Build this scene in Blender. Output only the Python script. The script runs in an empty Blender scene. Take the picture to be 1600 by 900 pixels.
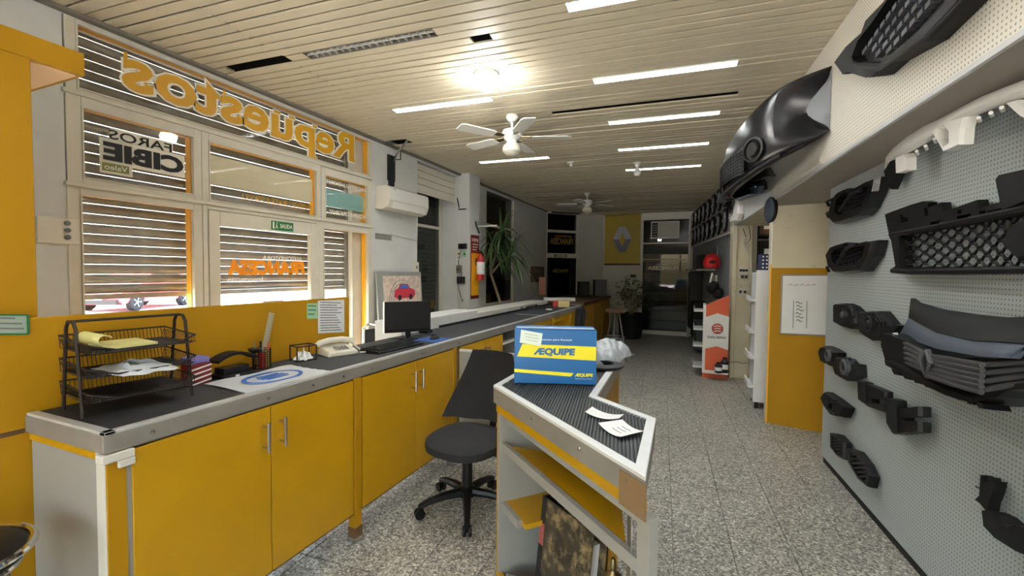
import bpy, bmesh, math, random
import numpy as np
from mathutils import Vector, Matrix
from mathutils.geometry import tessellate_polygon
random.seed(7)
PI = math.pi
SC = bpy.context.scene
COL = SC.collection

# ------------------------------------------------------------------ camera
FPX = 690.0
YAW, PITCH, ROLL, EYE = math.atan(288/FPX), math.atan(25/FPX), 0.0095, 1.5
FW = np.array([-math.sin(YAW)*math.cos(PITCH), math.cos(YAW)*math.cos(PITCH), -math.sin(PITCH)])
_r0 = np.array([math.cos(YAW), math.sin(YAW), 0.0]); _u0 = np.cross(_r0, FW)
RT = math.cos(ROLL)*_r0 + math.sin(ROLL)*_u0
UP = -math.sin(ROLL)*_r0 + math.cos(ROLL)*_u0
CP = np.array([0, 0, EYE])
cam_d = bpy.data.cameras.new('camera'); cam = bpy.data.objects.new('camera', cam_d); COL.objects.link(cam)
cam_d.sensor_width = 36; cam_d.lens = 36*FPX/1600; cam_d.clip_start = 0.05; cam_d.clip_end = 300
cam.matrix_world = Matrix(((RT[0], UP[0], -FW[0], 0), (RT[1], UP[1], -FW[1], 0), (RT[2], UP[2], -FW[2], EYE), (0, 0, 0, 1)))
SC.camera = cam

# ------------------------------------------------------------------ world, sun, exposure
w = bpy.data.worlds.new('sky'); SC.world = w; w.use_nodes = True
nt = w.node_tree; nt.nodes.clear()
out = nt.nodes.new('ShaderNodeOutputWorld'); bg = nt.nodes.new('ShaderNodeBackground'); sky = nt.nodes.new('ShaderNodeTexSky')
sky.sky_type = 'NISHITA'; sky.sun_disc = False; sky.sun_elevation = math.radians(48); sky.sun_rotation = math.radians(250); sky.air_density = 1.6; sky.dust_density = 4.0
bg.inputs['Strength'].default_value = 0.9
nt.links.new(sky.outputs[0], bg.inputs[0]); nt.links.new(bg.outputs[0], out.inputs[0])
sun_d = bpy.data.lights.new('sun', 'SUN'); sun_d.energy = 14.0; sun_d.angle = math.radians(1.0); sun_d.color = (1, .95, .87)
sun = bpy.data.objects.new('sun', sun_d); COL.objects.link(sun)
sun.rotation_euler = Vector((0.45, 0.55, -1.0)).to_track_quat('-Z', 'Y').to_euler()
SC.view_settings.view_transform = 'Standard'; SC.view_settings.look = 'None'
SC.view_settings.exposure = 1.3; SC.view_settings.gamma = 1.0; SC.view_settings.use_curve_mapping = False
TUBE_POWER = 40.0      # emission of the fluorescent tubes
BULB_POWER = 75.0
CEIL_H = 2.97

# ------------------------------------------------------------------ measuring: a line of sight meets a known plane
WA = math.atan(288/FPX) - math.atan(235/FPX)      # the right wall is not parallel to the shop front
MR = Matrix.Rotation(WA, 4, 'Z')
RN = np.array([math.cos(WA), math.sin(WA), 0]); RD = np.array([-math.sin(WA), math.cos(WA), 0])
def ray(x, y): return (x-800)/FPX*RT - (y-450)/FPX*UP + FW
def on(x, y, n, o):
    d = ray(x, y); n = np.array(n, float); o = np.array(o, float)
    return CP + d*(n@(o-CP))/(n@d)
def LX(x, y, X): return on(x, y, (1, 0, 0), (X, 0, 0))
def LY(x, y, Y): return on(x, y, (0, 1, 0), (0, Y, 0))
def LZ(x, y, z): return on(x, y, (0, 0, 1), (0, 0, z))
def RP(x, y, d):
    p = on(x, y, RN, CP+RN*d); return np.array([p@RN, p@RD, p[2]])
def LD(x, y, depth): return CP + ray(x, y)*depth
def r2w(r, y, z): return RN*r + RD*y + np.array([0, 0, z])

# ------------------------------------------------------------------ mesh helpers
class MB:
    def __init__(s, T=None): s.v = []; s.f = []; s.T = T
    def add(s, vs, fs):
        b = len(s.v)
        for p in vs:
            p = Vector([float(c) for c in p])
            s.v.append(s.T @ p if s.T is not None else p)
        s.f += [tuple(i+b for i in f) for f in fs]; return s
    def box(s, x0, x1, y0, y1, z0, z1):
        return s.add([(x0,y0,z0),(x1,y0,z0),(x1,y1,z0),(x0,y1,z0),(x0,y0,z1),(x1,y0,z1),(x1,y1,z1),(x0,y1,z1)],
                     [(0,3,2,1),(4,5,6,7),(0,1,5,4),(1,2,6,5),(2,3,7,6),(3,0,4,7)])
    def obox(s, c, ax, ay, az):
        c, ax, ay, az = [np.array(q, float) for q in (c, ax, ay, az)]
        vs = [c+i*ax+j*ay+k*az for k in (-.5,.5) for i, j in ((-.5,-.5),(.5,-.5),(.5,.5),(-.5,.5))]
        return s.add(vs, [(0,3,2,1),(4,5,6,7),(0,1,5,4),(1,2,6,5),(2,3,7,6),(3,0,4,7)])
    def hexa(s, a, b):   # two quads (lists of four points)
        return s.add(list(a)+list(b), [(0,3,2,1),(4,5,6,7),(0,1,5,4),(1,2,6,5),(2,3,7,6),(3,0,4,7)])
    def prism(s, poly, off, holes=(), front=None, fholes=None):
        """poly: 3D outline; off: vector to the back face; front: another outline (a chamfered face) of the same length"""
        off = np.array(off, float)
        loops = [[np.array(p, float) for p in poly]] + [[np.array(p, float) for p in h] for h in holes]
        fl = [[np.array(p, float) for p in front]] if front is not None else [loops[0]]
        fl += [[np.array(p, float) for p in h] for h in (fholes or [])] if fholes else loops[1:]
        flat = [Vector(p) for lp in fl for p in lp]
        # project on the plane normal to off for a safe tessellation
        n = Vector(off).normalized(); q = n.rotation_difference(Vector((0,0,1)))
        tri = tessellate_polygon([[(q @ Vector(p)).to_2d().to_3d() for p in lp] for lp in fl])
        N = len(flat)
        back = [p+off for lp in loops for p in lp]
        vs = [tuple(p) for p in flat] + back
        fs = [tuple(t) for t in tri] + [tuple(N+i for i in reversed(t)) for t in tri]
        b = 0
        for lp in loops:
            m = len(lp)
            fs += [(b+i, b+(i+1)%m, N+b+(i+1)%m, N+b+i) for i in range(m)]
            b += m
        return s.add(vs, fs)
    def tube(s, pts, r, n=8, closed=False, r1=None):
        pts = [Vector([float(c) for c in p]) for p in pts]; m = len(pts); base = []; vs = []
        up = None
        for i, p in enumerate(pts):
            a = pts[(i-1) % m] if (closed or i) else p; b = pts[(i+1) % m] if (closed or i < m-1) else p
            t = (b-a).normalized()
            if up is None: up = t.orthogonal().normalized()
            u = (up - t*up.dot(t)); u = u.normalized() if u.length > 1e-6 else t.orthogonal().normalized(); up = u
            w_ = t.cross(u)
            rr = r if r1 is None else r+(r1-r)*i/max(1, m-1)
            vs += [p + rr*(math.cos(2*PI*k/n)*u + math.sin(2*PI*k/n)*w_) for k in range(n)]
        fs = []
        for i in range(m if closed else m-1):
            j = (i+1) % m
            fs += [(i*n+k, i*n+(k+1)%n, j*n+(k+1)%n, j*n+k) for k in range(n)]
        if not closed: fs += [tuple(reversed(range(n))), tuple((m-1)*n+k for k in range(n))]
        return s.add(vs, fs)
    def lathe(s, prof, c=(0,0,0), n=20, ax=(0,0,1), closed_ends=True):
        q = Vector((0,0,1)).rotation_difference(Vector([float(a) for a in ax]).normalized()); c = Vector([float(a) for a in c])
        vs = []
        for r, z in prof: vs += [c + q @ Vector((r*math.cos(2*PI*k/n), r*math.sin(2*PI*k/n), z)) for k in range(n)]
        m = len(prof); fs = []
        for i in range(m-1): fs += [(i*n+k, i*n+(k+1)%n, (i+1)*n+(k+1)%n, (i+1)*n+k) for k in range(n)]
        if closed_ends: fs += [tuple(reversed(range(n))), tuple((m-1)*n+k for k in range(n))]
        return s.add(vs, fs)
    def grid(s, fn, nu, nv, th=None, cu=False):
        """fn(u,v)->point; th: vector or None -> a solid skin"""
        P = [[np.array(fn(i/nu, j/nv), float) for j in range(nv+1)] for i in range(nu+1)]
        k = nv+1; vs = [p for row in P for p in row]
        fs = [(i*k+j, (i+1)*k+j, (i+1)*k+j+1, i*k+j+1) for i in range(nu) for j in range(nv)]
        if th is not None:
            th = np.array(th, float); N = len(vs); vs = vs + [p+th for p in vs]
            fs += [tuple(N+i for i in reversed(f)) for f in fs]
            edge = [i*k for i in range(nu+1)] + [nu*k+j for j in range(1, nv+1)] + [i*k+nv for i in range(nu-1, -1, -1)] + [j for j in range(nv-1, 0, -1)]
            m = len(edge); fs += [(edge[i], N+edge[i], N+edge[(i+1)%m], edge[(i+1)%m]) for i in range(m)]
        return s.add(vs, fs)
    def sphere(s, c, rx, ry=None, rz=None, nu=14, nv=9):
        ry = ry or rx; rz = rz or rx; c = np.array(c, float)
        vs = [c+np.array([0,0,-rz])]
        for j in range(1, nv):
            t = -PI/2+PI*j/nv
            vs += [c+np.array([rx*math.cos(t)*math.cos(2*PI*i/nu), ry*math.cos(t)*math.sin(2*PI*i/nu), rz*math.sin(t)]) for i in range(nu)]
        vs.append(c+np.array([0,0,rz])); fs = [(0, 1+(i+1)%nu, 1+i) for i in range(nu)]
        for j in range(nv-2): fs += [(1+j*nu+i, 1+j*nu+(i+1)%nu, 1+(j+1)*nu+(i+1)%nu, 1+(j+1)*nu+i) for i in range(nu)]
        L = len(vs)-1; b = 1+(nv-2)*nu; fs += [(b+i, b+(i+1)%nu, L) for i in range(nu)]
        return s.add(vs, fs)
    def build(s, name, mat=None, parent=None, smooth=False, bev=0.0, label=None):
        root = parent
        while root is not None and root.parent is not None: root = root.parent
        o0 = Vector(root.location) if root is not None else Vector((0,0,0))
        me = bpy.data.meshes.new(name)
        if root is None and s.v:       # a thing that is one mesh: origin at its base
            xs = [p.x for p in s.v]; ys = [p.y for p in s.v]; zs = [p.z for p in s.v]
            o0 = Vector(((min(xs)+max(xs))/2, (min(ys)+max(ys))/2, min(zs)))
        me.from_pydata([tuple(p-o0) for p in s.v], [], s.f); me.validate(); 
        bm = bmesh.new(); bm.from_mesh(me); bmesh.ops.recalc_face_normals(bm, faces=bm.faces); bm.to_mesh(me); bm.free()
        ob = bpy.data.objects.new(name, me); COL.objects.link(ob)
        if parent is not None: ob.parent = parent
        if root is None: ob.location = o0
        if mat is not None: me.materials.append(mat)
        if smooth:
            me.shade_smooth(); me.set_sharp_from_angle(angle=math.radians(38))
        if bev:
            m = ob.modifiers.new('bevel', 'BEVEL'); m.width = bev; m.segments = 2; m.limit_method = 'ANGLE'; m.angle_limit = math.radians(40)
        if label: ob['label'] = label
        return ob
def B(*a): return MB().box(*a)
def BR(*a): return MB(MR).box(*a)

def thing(name, label, cat, loc=(0,0,0), group=None):
    o = bpy.data.objects.new(name, None); COL.objects.link(o); o.location = Vector([float(c) for c in loc]); o.empty_display_size = .05
    o['label'] = label; o['category'] = cat
    if group: o['group'] = group
    return o
def tag(o, label, cat, group=None):
    o['label'] = label; o['category'] = cat
    if group: o['group'] = group
    return o
def struct(o): o['kind'] = 'structure'; return o
def sroot(name, loc=(0,0,0)):
    o = bpy.data.objects.new(name, None); COL.objects.link(o); o.location = Vector([float(c) for c in loc]); o['kind'] = 'structure'; return o
def stuff(o): o['kind'] = 'stuff'; return o
def inst(me, name, loc, parent):       # shared mesh data
    o = bpy.data.objects.new(name, me); COL.objects.link(o); o.parent = parent; o.location = loc; return o
def copy_tree(o, parent=None):
    c = o.copy(); COL.objects.link(c); c.parent = parent
    for ch in list(o.children): copy_tree(ch, c)
    return c

# ------------------------------------------------------------------ materials
def srgb(r, g, b):
    f = lambda c: (c/255/12.92) if c/255 <= .04045 else ((c/255+.055)/1.055)**2.4
    return (f(r), f(g), f(b), 1)
def mat(name, col, rough=.5, metal=0.0, var=0.0, vs=6.0, bump=0.0, bs=60.0, spec=.5, coat=0.0, stain=None, ss=2.0, st=.55):
    m = bpy.data.materials.new(name); m.use_nodes = True; t = m.node_tree; p = t.nodes['Principled BSDF']
    p.inputs['Base Color'].default_value = col; p.inputs['Roughness'].default_value = rough; p.inputs['Metallic'].default_value = metal
    p.inputs['Specular IOR Level'].default_value = spec; p.inputs['Coat Weight'].default_value = coat
    if var or bump or stain: tc = t.nodes.new('ShaderNodeTexCoord')
    src = None
    if var:
        n = t.nodes.new('ShaderNodeTexNoise'); n.inputs['Scale'].default_value = vs; n.inputs['Detail'].default_value = 6
        t.links.new(tc.outputs['Object'], n.inputs['Vector'])
        r = t.nodes.new('ShaderNodeValToRGB'); t.links.new(n.outputs['Fac'], r.inputs[0])
        r.color_ramp.elements[0].position = .3; r.color_ramp.elements[1].position = .7
        r.color_ramp.elements[0].color = tuple(c*(1-var) for c in col[:3])+(1,); r.color_ramp.elements[1].color = tuple(min(1, c*(1+var*.6)) for c in col[:3])+(1,)
        src = r.outputs[0]
    if stain:
        n = t.nodes.new('ShaderNodeTexNoise'); n.inputs['Scale'].default_value = ss; n.inputs['Detail'].default_value = 8; n.inputs['Roughness'].default_value = .7
        t.links.new(tc.outputs['Object'], n.inputs['Vector'])
        r = t.nodes.new('ShaderNodeValToRGB'); t.links.new(n.outputs['Fac'], r.inputs[0]); r.color_ramp.elements[0].position = st; r.color_ramp.elements[1].position = st+.14
        mx = t.nodes.new('ShaderNodeMixRGB'); t.links.new(r.outputs[0], mx.inputs[0])
        if src: t.links.new(src, mx.inputs[1])
        else: mx.inputs[1].default_value = col
        mx.inputs[2].default_value = stain; src = mx.outputs[0]
    if src: t.links.new(src, p.inputs['Base Color'])
    if bump:
        n = t.nodes.new('ShaderNodeTexNoise'); n.inputs['Scale'].default_value = bs; n.inputs['Detail'].default_value = 4
        t.links.new(tc.outputs['Object'], n.inputs['Vector']); b = t.nodes.new('ShaderNodeBump'); b.inputs['Strength'].default_value = bump; b.inputs['Distance'].default_value = .01
        t.links.new(n.outputs['Fac'], b.inputs['Height']); t.links.new(b.outputs[0], p.inputs['Normal'])
    return m
def emit(name, col, k):
    m = bpy.data.materials.new(name); m.use_nodes = True; t = m.node_tree; p = t.nodes['Principled BSDF']
    p.inputs['Base Color'].default_value = (.8,.8,.8,1); p.inputs['Emission Color'].default_value = col; p.inputs['Emission Strength'].default_value = k; return m
def glass_mat(name, tint=(1,1,1,1), refl=.9):
    m = bpy.data.materials.new(name); m.use_nodes = True; t = m.node_tree; t.nodes.clear()
    o = t.nodes.new('ShaderNodeOutputMaterial'); mx = t.nodes.new('ShaderNodeMixShader'); tr = t.nodes.new('ShaderNodeBsdfTransparent'); gl = t.nodes.new('ShaderNodeBsdfGlossy'); fr = t.nodes.new('ShaderNodeFresnel')
    tr.inputs[0].default_value = tint; gl.inputs['Roughness'].default_value = .02; gl.inputs[0].default_value = (refl, refl, refl, 1); fr.inputs['IOR'].default_value = 1.5
    g = t.nodes.new('ShaderNodeNewGeometry'); mm = t.nodes.new('ShaderNodeMath'); mm.operation = 'SUBTRACT'; mm.inputs[0].default_value = 1; t.links.new(g.outputs['Backfacing'], mm.inputs[1]); m2 = t.nodes.new('ShaderNodeMath'); m2.operation = 'MULTIPLY'; t.links.new(fr.outputs[0], m2.inputs[0]); t.links.new(mm.outputs[0], m2.inputs[1]); t.links.new(m2.outputs[0], mx.inputs[0]); t.links.new(tr.outputs[0], mx.inputs[1]); t.links.new(gl.outputs[0], mx.inputs[2]); t.links.new(mx.outputs[0], o.inputs[0]); return m
def dots_mat(name, col, hole, pitch, rad, axes=(1, 2), rough=.45):   # a regular perforation: dark of the holes put into the colour
    m = mat(name, col, rough); t = m.node_tree; p = t.nodes['Principled BSDF']
    tc = t.nodes.new('ShaderNodeTexCoord'); sp = t.nodes.new('ShaderNodeSeparateXYZ'); t.links.new(tc.outputs['Object'], sp.inputs[0])
    def math_(op, a, b=None):
        n = t.nodes.new('ShaderNodeMath'); n.operation = op
        for k, q in enumerate((a, b)):
            if q is None: continue
            if isinstance(q, (int, float)): n.inputs[k].default_value = q
            else: t.links.new(q, n.inputs[k])
        return n.outputs[0]
    cs = []
    for a in axes:
        f = math_('FRACT', math_('DIVIDE', sp.outputs[a], pitch)); f = math_('SUBTRACT', f, .5); cs.append(math_('MULTIPLY', f, f))
    d = math_('SQRT', math_('ADD', cs[0], cs[1])); h = math_('LESS_THAN', d, rad/pitch)
    mx = t.nodes.new('ShaderNodeMixRGB'); t.links.new(h, mx.inputs[0]); mx.inputs[1].default_value = col; mx.inputs[2].default_value = hole
    t.links.new(mx.outputs[0], p.inputs['Base Color']); return m

M = {}
M['yellow'] = mat('yellow laminate', srgb(186,140,12), .42, var=.05, vs=5, bump=.03, bs=200)
M['yellow_paint'] = mat('yellow wall paint', srgb(172,126,10), .6, var=.08, vs=2, spec=.25)
M['yellow_ext'] = mat('yellow enamel', srgb(240,172,20), .5)
M['frame'] = mat('cream enamel', srgb(205,200,184), .5, var=.05, vs=9)
M['plaster'] = mat('pale plaster', srgb(205,207,205), .85, var=.06, vs=3, bump=.08, bs=25, stain=srgb(165,162,150), ss=1.6, st=.62)
M['plaster_warm'] = mat('aged cream plaster', srgb(206,198,172), .85, var=.08, vs=3, bump=.1, bs=20, stain=srgb(150,138,112), ss=4, st=.6)
M['dimwall'] = mat('grey white plaster', srgb(196,194,184), .85, var=.05, vs=3)
M['greywall'] = mat('grey panel paint', srgb(132,136,140), .7, var=.05, vs=4)
M['white'] = mat('white plastic', srgb(228,228,224), .4)
M['offwhite'] = mat('ivory plastic', srgb(214,210,196), .4)
M['whitepaint'] = mat('white board', srgb(225,226,228), .5, var=.03)
M['ceil'] = mat('beige lacquered ceiling strip', srgb(204,194,170), .5, var=.06, vs=2.5)
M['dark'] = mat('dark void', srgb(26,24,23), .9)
M['trim'] = mat('grey trim', srgb(120,114,104), .6, var=.1)
M['alu'] = mat('brushed aluminium edge', srgb(206,208,210), .38, .4, var=.08, vs=12)
M['alu_bright'] = mat('white aluminium edge', srgb(226,230,232), .4, .35, var=.05, vs=14)
M['lip'] = mat('grey laminate lip', srgb(140,136,130), .5, .2, var=.12, vs=8, stain=srgb(104,82,60), ss=3, st=.74)
M['steel'] = mat('steel', srgb(196,196,196), .25, .95)
M['chrome'] = mat('chrome', srgb(225,225,225), .1, 1.0)
M['black'] = mat('black plastic', srgb(15,15,17), .45, var=.1, vs=20, spec=.35)
M['blackgloss'] = mat('black gloss primer', srgb(17,18,24), .26, var=.05)
M['blackmatt'] = mat('matt black plastic', srgb(18,18,20), .6, bump=.05, bs=150, spec=.3)
M['charcoal'] = mat('charcoal plastic', srgb(30,31,34), .5, spec=.3)
M['dullgrey'] = mat('dull metal grey', srgb(72,74,80), .45)
M['mesh_dark'] = mat('brown black wire mesh', srgb(42,34,30), .5, .3)
M['fabric'] = mat('charcoal office fabric', srgb(38,38,40), .95, var=.15, vs=60, bump=.25, bs=300)
M['greylam'] = mat('grey laminate', srgb(150,148,142), .6, var=.05, vs=4, stain=srgb(120,112,98), ss=1.7, st=.66)
M['whitelam'] = mat('white edge strip', srgb(206,204,196), .55, var=.06)
M['paper'] = mat('white paper', srgb(232,234,236), .8)
M['paper_print'] = mat('printed sheet', srgb(222,224,228), .8, var=.12, vs=80)
M['green_paper'] = mat('pale green paper', srgb(150,206,160), .8)
M['yellow_paper'] = mat('pale yellow paper', srgb(222,218,150), .8)
M['ink'] = mat('black ink', srgb(28,28,30), .7)
M['greyink'] = mat('grey ink', srgb(110,112,116), .7)
M['blueink'] = mat('blue ink', srgb(60,110,190), .6)
M['box_blue'] = mat('blue printed carton', srgb(2,96,160), .45, var=.04, vs=5)
M['box_yellow'] = mat('yellow print', srgb(238,222,30), .45)
M['banner_yellow'] = mat('yellow banner vinyl', srgb(168,144,10), .5, var=.04)
M['orange'] = mat('orange red board', srgb(206,90,52), .55, var=.04)
M['orange_ink'] = mat('orange vinyl', srgb(246,150,10), .5)
M['gold'] = mat('gold yellow vinyl', srgb(204,152,16), .5)
M['white_ink'] = mat('white vinyl', srgb(232,228,214), .6)
M['red'] = mat('red enamel', srgb(178,26,26), .3)
M['darkred'] = mat('dark red print', srgb(120,28,24), .5)
M['carred'] = mat('red car paint', srgb(214,40,60), .25, coat=.6)
M['green_sign'] = mat('green sign', srgb(24,110,64), .5)
M['turq'] = mat('turquoise sign back', srgb(134,178,172), .6)
M['signback'] = mat('beige sign back', srgb(206,198,168), .7, var=.08, vs=3)
M['wood'] = mat('dark brown wood', srgb(96,70,44), .6, var=.25, vs=5)
M['wood_yellow'] = mat('yellow brown counter side', srgb(172,128,36), .6, var=.1)
M['leaf'] = mat('dark green leaf', srgb(62,86,44), .55, var=.3, vs=12)
M['trunk'] = mat('plant trunk', srgb(140,122,92), .8, var=.3, vs=20)
M['card'] = mat('cardboard', srgb(176,130,76), .8, var=.1)
M['skin_tan'] = mat('brown bottle', srgb(34,28,26), .3)
M['silver'] = mat('silver emblem', srgb(150,150,150), .4, .2)
M['silver_dk'] = mat('dark silver emblem', srgb(92,92,94), .4, .2)
M['brass'] = mat('old nickel brass', srgb(150,136,104), .28, 1.0)
M['street'] = mat('sunlit concrete road', srgb(205,202,196), .9, var=.06, vs=1)
M['housewall'] = mat('white house front', srgb(236,232,224), .9)
M['rubber'] = mat('tyre rubber', srgb(36,36,38), .8)
M['glass'] = glass_mat('window glass')
M['glass_dark'] = glass_mat('dusty glass', (.55,.57,.58,1), .8)  # tint darkens the view through the pane
M['bag'] = mat('crumpled clear plastic bag', srgb(176,182,188), .3, var=.3, vs=30)
M['polybag'] = mat('white polythene', srgb(214,220,226), .35)
M['peg'] = dots_mat('pegboard perforation', srgb(168,176,176), srgb(112,118,118), .019, .0040)
M['fascia'] = dots_mat('white perforated board', srgb(222,218,206), srgb(150,145,134), .019, .0040)
M['soffit'] = mat('grey soffit', srgb(150,142,132), .8, var=.05)
M['bluegrey'] = mat('blue grey primer', srgb(76,84,98), .45)
M['wheel'] = mat('wheel cover silver', srgb(150,152,156), .35, .6)
M['shutter'] = mat('galvanised shutter strip', srgb(150,146,136), .55, .35, var=.18, vs=10, stain=srgb(150,112,70), ss=2.6, st=.6)
M['tube'] = emit('lit fluorescent tube', (.94, .97, 1.0, 1), TUBE_POWER)
M['store_tube'] = emit('lit store tube', (1.0, .86, .66, 1), 30.0)
M['bulb'] = emit('lit lamp dome', (1.0, .98, .94, 1), BULB_POWER)
M['louvre'] = mat('grille louvre plastic', srgb(60,61,64), .45, spec=.35)
M['dimgold'] = mat('faded gold print', srgb(128,104,40), .6)  # the far door's dimness put into a darker gold
M['screen'] = mat('monitor screen', srgb(30,29,30), .3)

def terrazzo():
    m = mat('terrazzo', srgb(150,148,142), .4); t = m.node_tree; p = t.nodes['Principled BSDF']
    g = t.nodes.new('ShaderNodeNewGeometry')
    v = t.nodes.new('ShaderNodeTexVoronoi'); v.inputs['Scale'].default_value = 105; t.links.new(g.outputs['Position'], v.inputs['Vector'])
    s = t.nodes.new('ShaderNodeSeparateColor'); t.links.new(v.outputs['Color'], s.inputs[0])
    r = t.nodes.new('ShaderNodeValToRGB'); t.links.new(s.outputs[0], r.inputs[0]); r.color_ramp.interpolation = 'CONSTANT'
    el = r.color_ramp.elements; el[0].position = 0; el[0].color = srgb(98,96,90); el[1].position = .26; el[1].color = srgb(138,135,126)
    for pos, c in ((.6, (164,161,151)), (.86, (200,197,185))):
        e = el.new(pos); e.color = srgb(*c)
    n = t.nodes.new('ShaderNodeTexNoise'); n.inputs['Scale'].default_value = 1.3; n.inputs['Detail'].default_value = 5; t.links.new(g.outputs['Position'], n.inputs['Vector'])
    mr = t.nodes.new('ShaderNodeMapRange'); mr.inputs[1].default_value = .3; mr.inputs[2].default_value = .7; mr.inputs[3].default_value = .92; mr.inputs[4].default_value = 1.15; t.links.new(n.outputs['Fac'], mr.inputs[0])
    mx = t.nodes.new('ShaderNodeMixRGB'); mx.blend_type = 'MULTIPLY'; mx.inputs[0].default_value = 1; t.links.new(r.outputs[0], mx.inputs[1]); t.links.new(mr.outputs[0], mx.inputs[2])
    t.links.new(mx.outputs[0], p.inputs['Base Color']); return m
M['terrazzo'] = terrazzo()
def ribbed():
    m = mat('ribbed rubber mat', srgb(38,40,44), .6, var=.1); t = m.node_tree; p = t.nodes['Principled BSDF']
    tc = t.nodes.new('ShaderNodeTexCoord'); wv = t.nodes.new('ShaderNodeTexWave'); wv.inputs['Scale'].default_value = 30; t.links.new(tc.outputs['Object'], wv.inputs[0])
    b = t.nodes.new('ShaderNodeBump'); b.inputs['Distance'].default_value = .004; b.inputs['Strength'].default_value = .7; t.links.new(wv.outputs[1], b.inputs['Height']); t.links.new(b.outputs[0], p.inputs['Normal']); return m
M['mat'] = ribbed()

# ------------------------------------------------------------------ lettering: the font's outlines fitted to a rectangle on a surface
def text(name, s, o, u, v, width, height, m, parent, th=.0015, bold=0.0, shear=0.0, lift=0.0):
    """o: lower-left corner, u/v: unit directions of writing and up, width/height of the inked box"""
    cu = bpy.data.curves.new('lettering', 'FONT'); cu.body = s; cu.offset = bold; cu.resolution_u = 3
    ob = bpy.data.objects.new('lettering', cu); me = bpy.data.meshes.new_from_object(ob)
    P = [(q.co[0]+shear*q.co[1], q.co[1], 0) for q in me.vertices]; F = [tuple(q.vertices) for q in me.polygons]
    bpy.data.meshes.remove(me); bpy.data.objects.remove(ob); bpy.data.curves.remove(cu)
    x0 = min(q[0] for q in P); x1 = max(q[0] for q in P); y0 = min(q[1] for q in P); y1 = max(q[1] for q in P)
    o, u, v = [np.array(q, float) for q in (o, u, v)]; n = np.cross(u, v)
    if n[0] < -.9 and lift == 0: lift = -.004      # on a pane, read from the street, stuck on the room side
    W = [o + u*((q[0]-x0)/(x1-x0)*width) + v*((q[1]-y0)/(y1-y0)*height) + n*lift for q in P]
    mb = MB(); mb.add(W, F)
    ed = {}
    for f in F:
        for i in range(len(f)):
            a, b_ = f[i], f[(i+1) % len(f)]
            if (b_, a) in ed: del ed[(b_, a)]
            else: ed[(a, b_)] = 1
    N = len(W)
    mb2 = MB(); mb2.add(W+[q+n*th for q in W], F+[tuple(N+i for i in reversed(f)) for f in F]+[(a, b_, N+b_, N+a) for a, b_ in ed])
    return mb2.build(name, m, parent)
def gbox(s):      # inked box of a string at size 1
    cu = bpy.data.curves.new('lettering', 'FONT'); cu.body = s; ob = bpy.data.objects.new('lettering', cu); me = bpy.data.meshes.new_from_object(ob)
    P = [tuple(q.co) for q in me.vertices]; bpy.data.meshes.remove(me); bpy.data.objects.remove(ob); bpy.data.curves.remove(cu)
    return min(q[0] for q in P), max(q[0] for q in P), min(q[1] for q in P), max(q[1] for q in P)
def decal(name, pts, m, parent, n, th=.0012):   # flat print: a thin sheet of its own
    n = np.array(n, float); return MB().prism([np.array(p, float)+n*th for p in pts], -n*th).build(name, m, parent)
EY, EX, EZ = np.array([0,1.,0]), np.array([1.,0,0]), np.array([0,0,1.])
# ================================================================== THE SETTING
# ---- floor: slab and terrazzo tiles (the near ones one by one)
fl = struct(MB(MR).box(-5.2, 3.2, -3.2, 11.9, -.12, -.012).build('floor', M['trim']))
o0 = Vector(fl.location)
def tile_mesh(w_, d, h, bv):
    mb = MB(MR); x, y = w_/2, d/2
    vs = [(-x,-y,-h),(x,-y,-h),(x,y,-h),(-x,y,-h),(-x,-y,-bv),(x,-y,-bv),(x,y,-bv),(-x,y,-bv),(-x+bv,-y+bv,0),(x-bv,-y+bv,0),(x-bv,y-bv,0),(-x+bv,y-bv,0)]
    mb.add(vs, [(0,3,2,1),(8,9,10,11)]+[(a+k, b+k, b+4+k, a+4+k) for k in (0,4) for a,b in ((0,1),(1,2),(2,3),(3,0))]); return mb
tb = tile_mesh(.3012, .3012, .012, .0018)
tme = bpy.data.meshes.new('floor_tile'); tme.from_pydata([tuple(p) for p in tb.v], [], tb.f); tme.materials.append(M['terrazzo'])
PT = .305
rest = MB(); cnt = 0
for j in range(-20, 30):
    for i in range(-16, 10):
        r_, y_ = .084+PT*(i+.5), 3.027+PT*(j+.5)
        if r_ < -5 or r_ > 3.0: continue
        p = r2w(r_, y_, 0)
        if 1.35 < y_ < 8.3 and -2.0 < r_ < 1.45 and cnt < 290:
            inst(tme, 'tile', Vector(p)-o0, fl); cnt += 1
        else: rest.add([Vector(p)+q for q in tb.v], tb.f)
stuff(rest.build('tile', M['terrazzo'], fl))

# ---- ceiling: dark void above, pressed strips below
ce = struct(MB(MR).box(-4.4, 1.3, -3.2, 11.7, CEIL_H+.06, CEIL_H+.16).build('ceiling', M['dark']))
o0c = Vector(ce.location)
def strip_mesh(L):
    mb = MB(MR); w2 = .0352
    sec = [(-w2, .012), (-w2, .002), (-w2+.003, 0), (w2-.003, 0), (w2, .002), (w2, .012)]
    vs = [(x, y, z) for x in (0, L) for y, z in sec]
    mb.add(vs, [(k, k+1, k+7, k+6) for k in range(5)]+[(5, 0, 6, 11)]); 
    me = bpy.data.meshes.new('ceiling_strip'); me.from_pydata([tuple(q) for q in mb.v], [], mb.f); me.materials.append(M['ceil']); return me
PS = .0832
lights = [(-.53, .46, 2.47), (-.53, .46, 3.47), (-.53, .46, 4.49), (-.53, .46, 5.49), (-.53, .46, 6.53), (-2.36, -1.41, 3.52), (-2.36, -1.41, 5.53), (-2.34, -1.36, 2.50), (-.53, .46, 1.47), (-.53, .46, .47), (-2.36, -1.41, -.4), (-.53, .46, -.9)]
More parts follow.
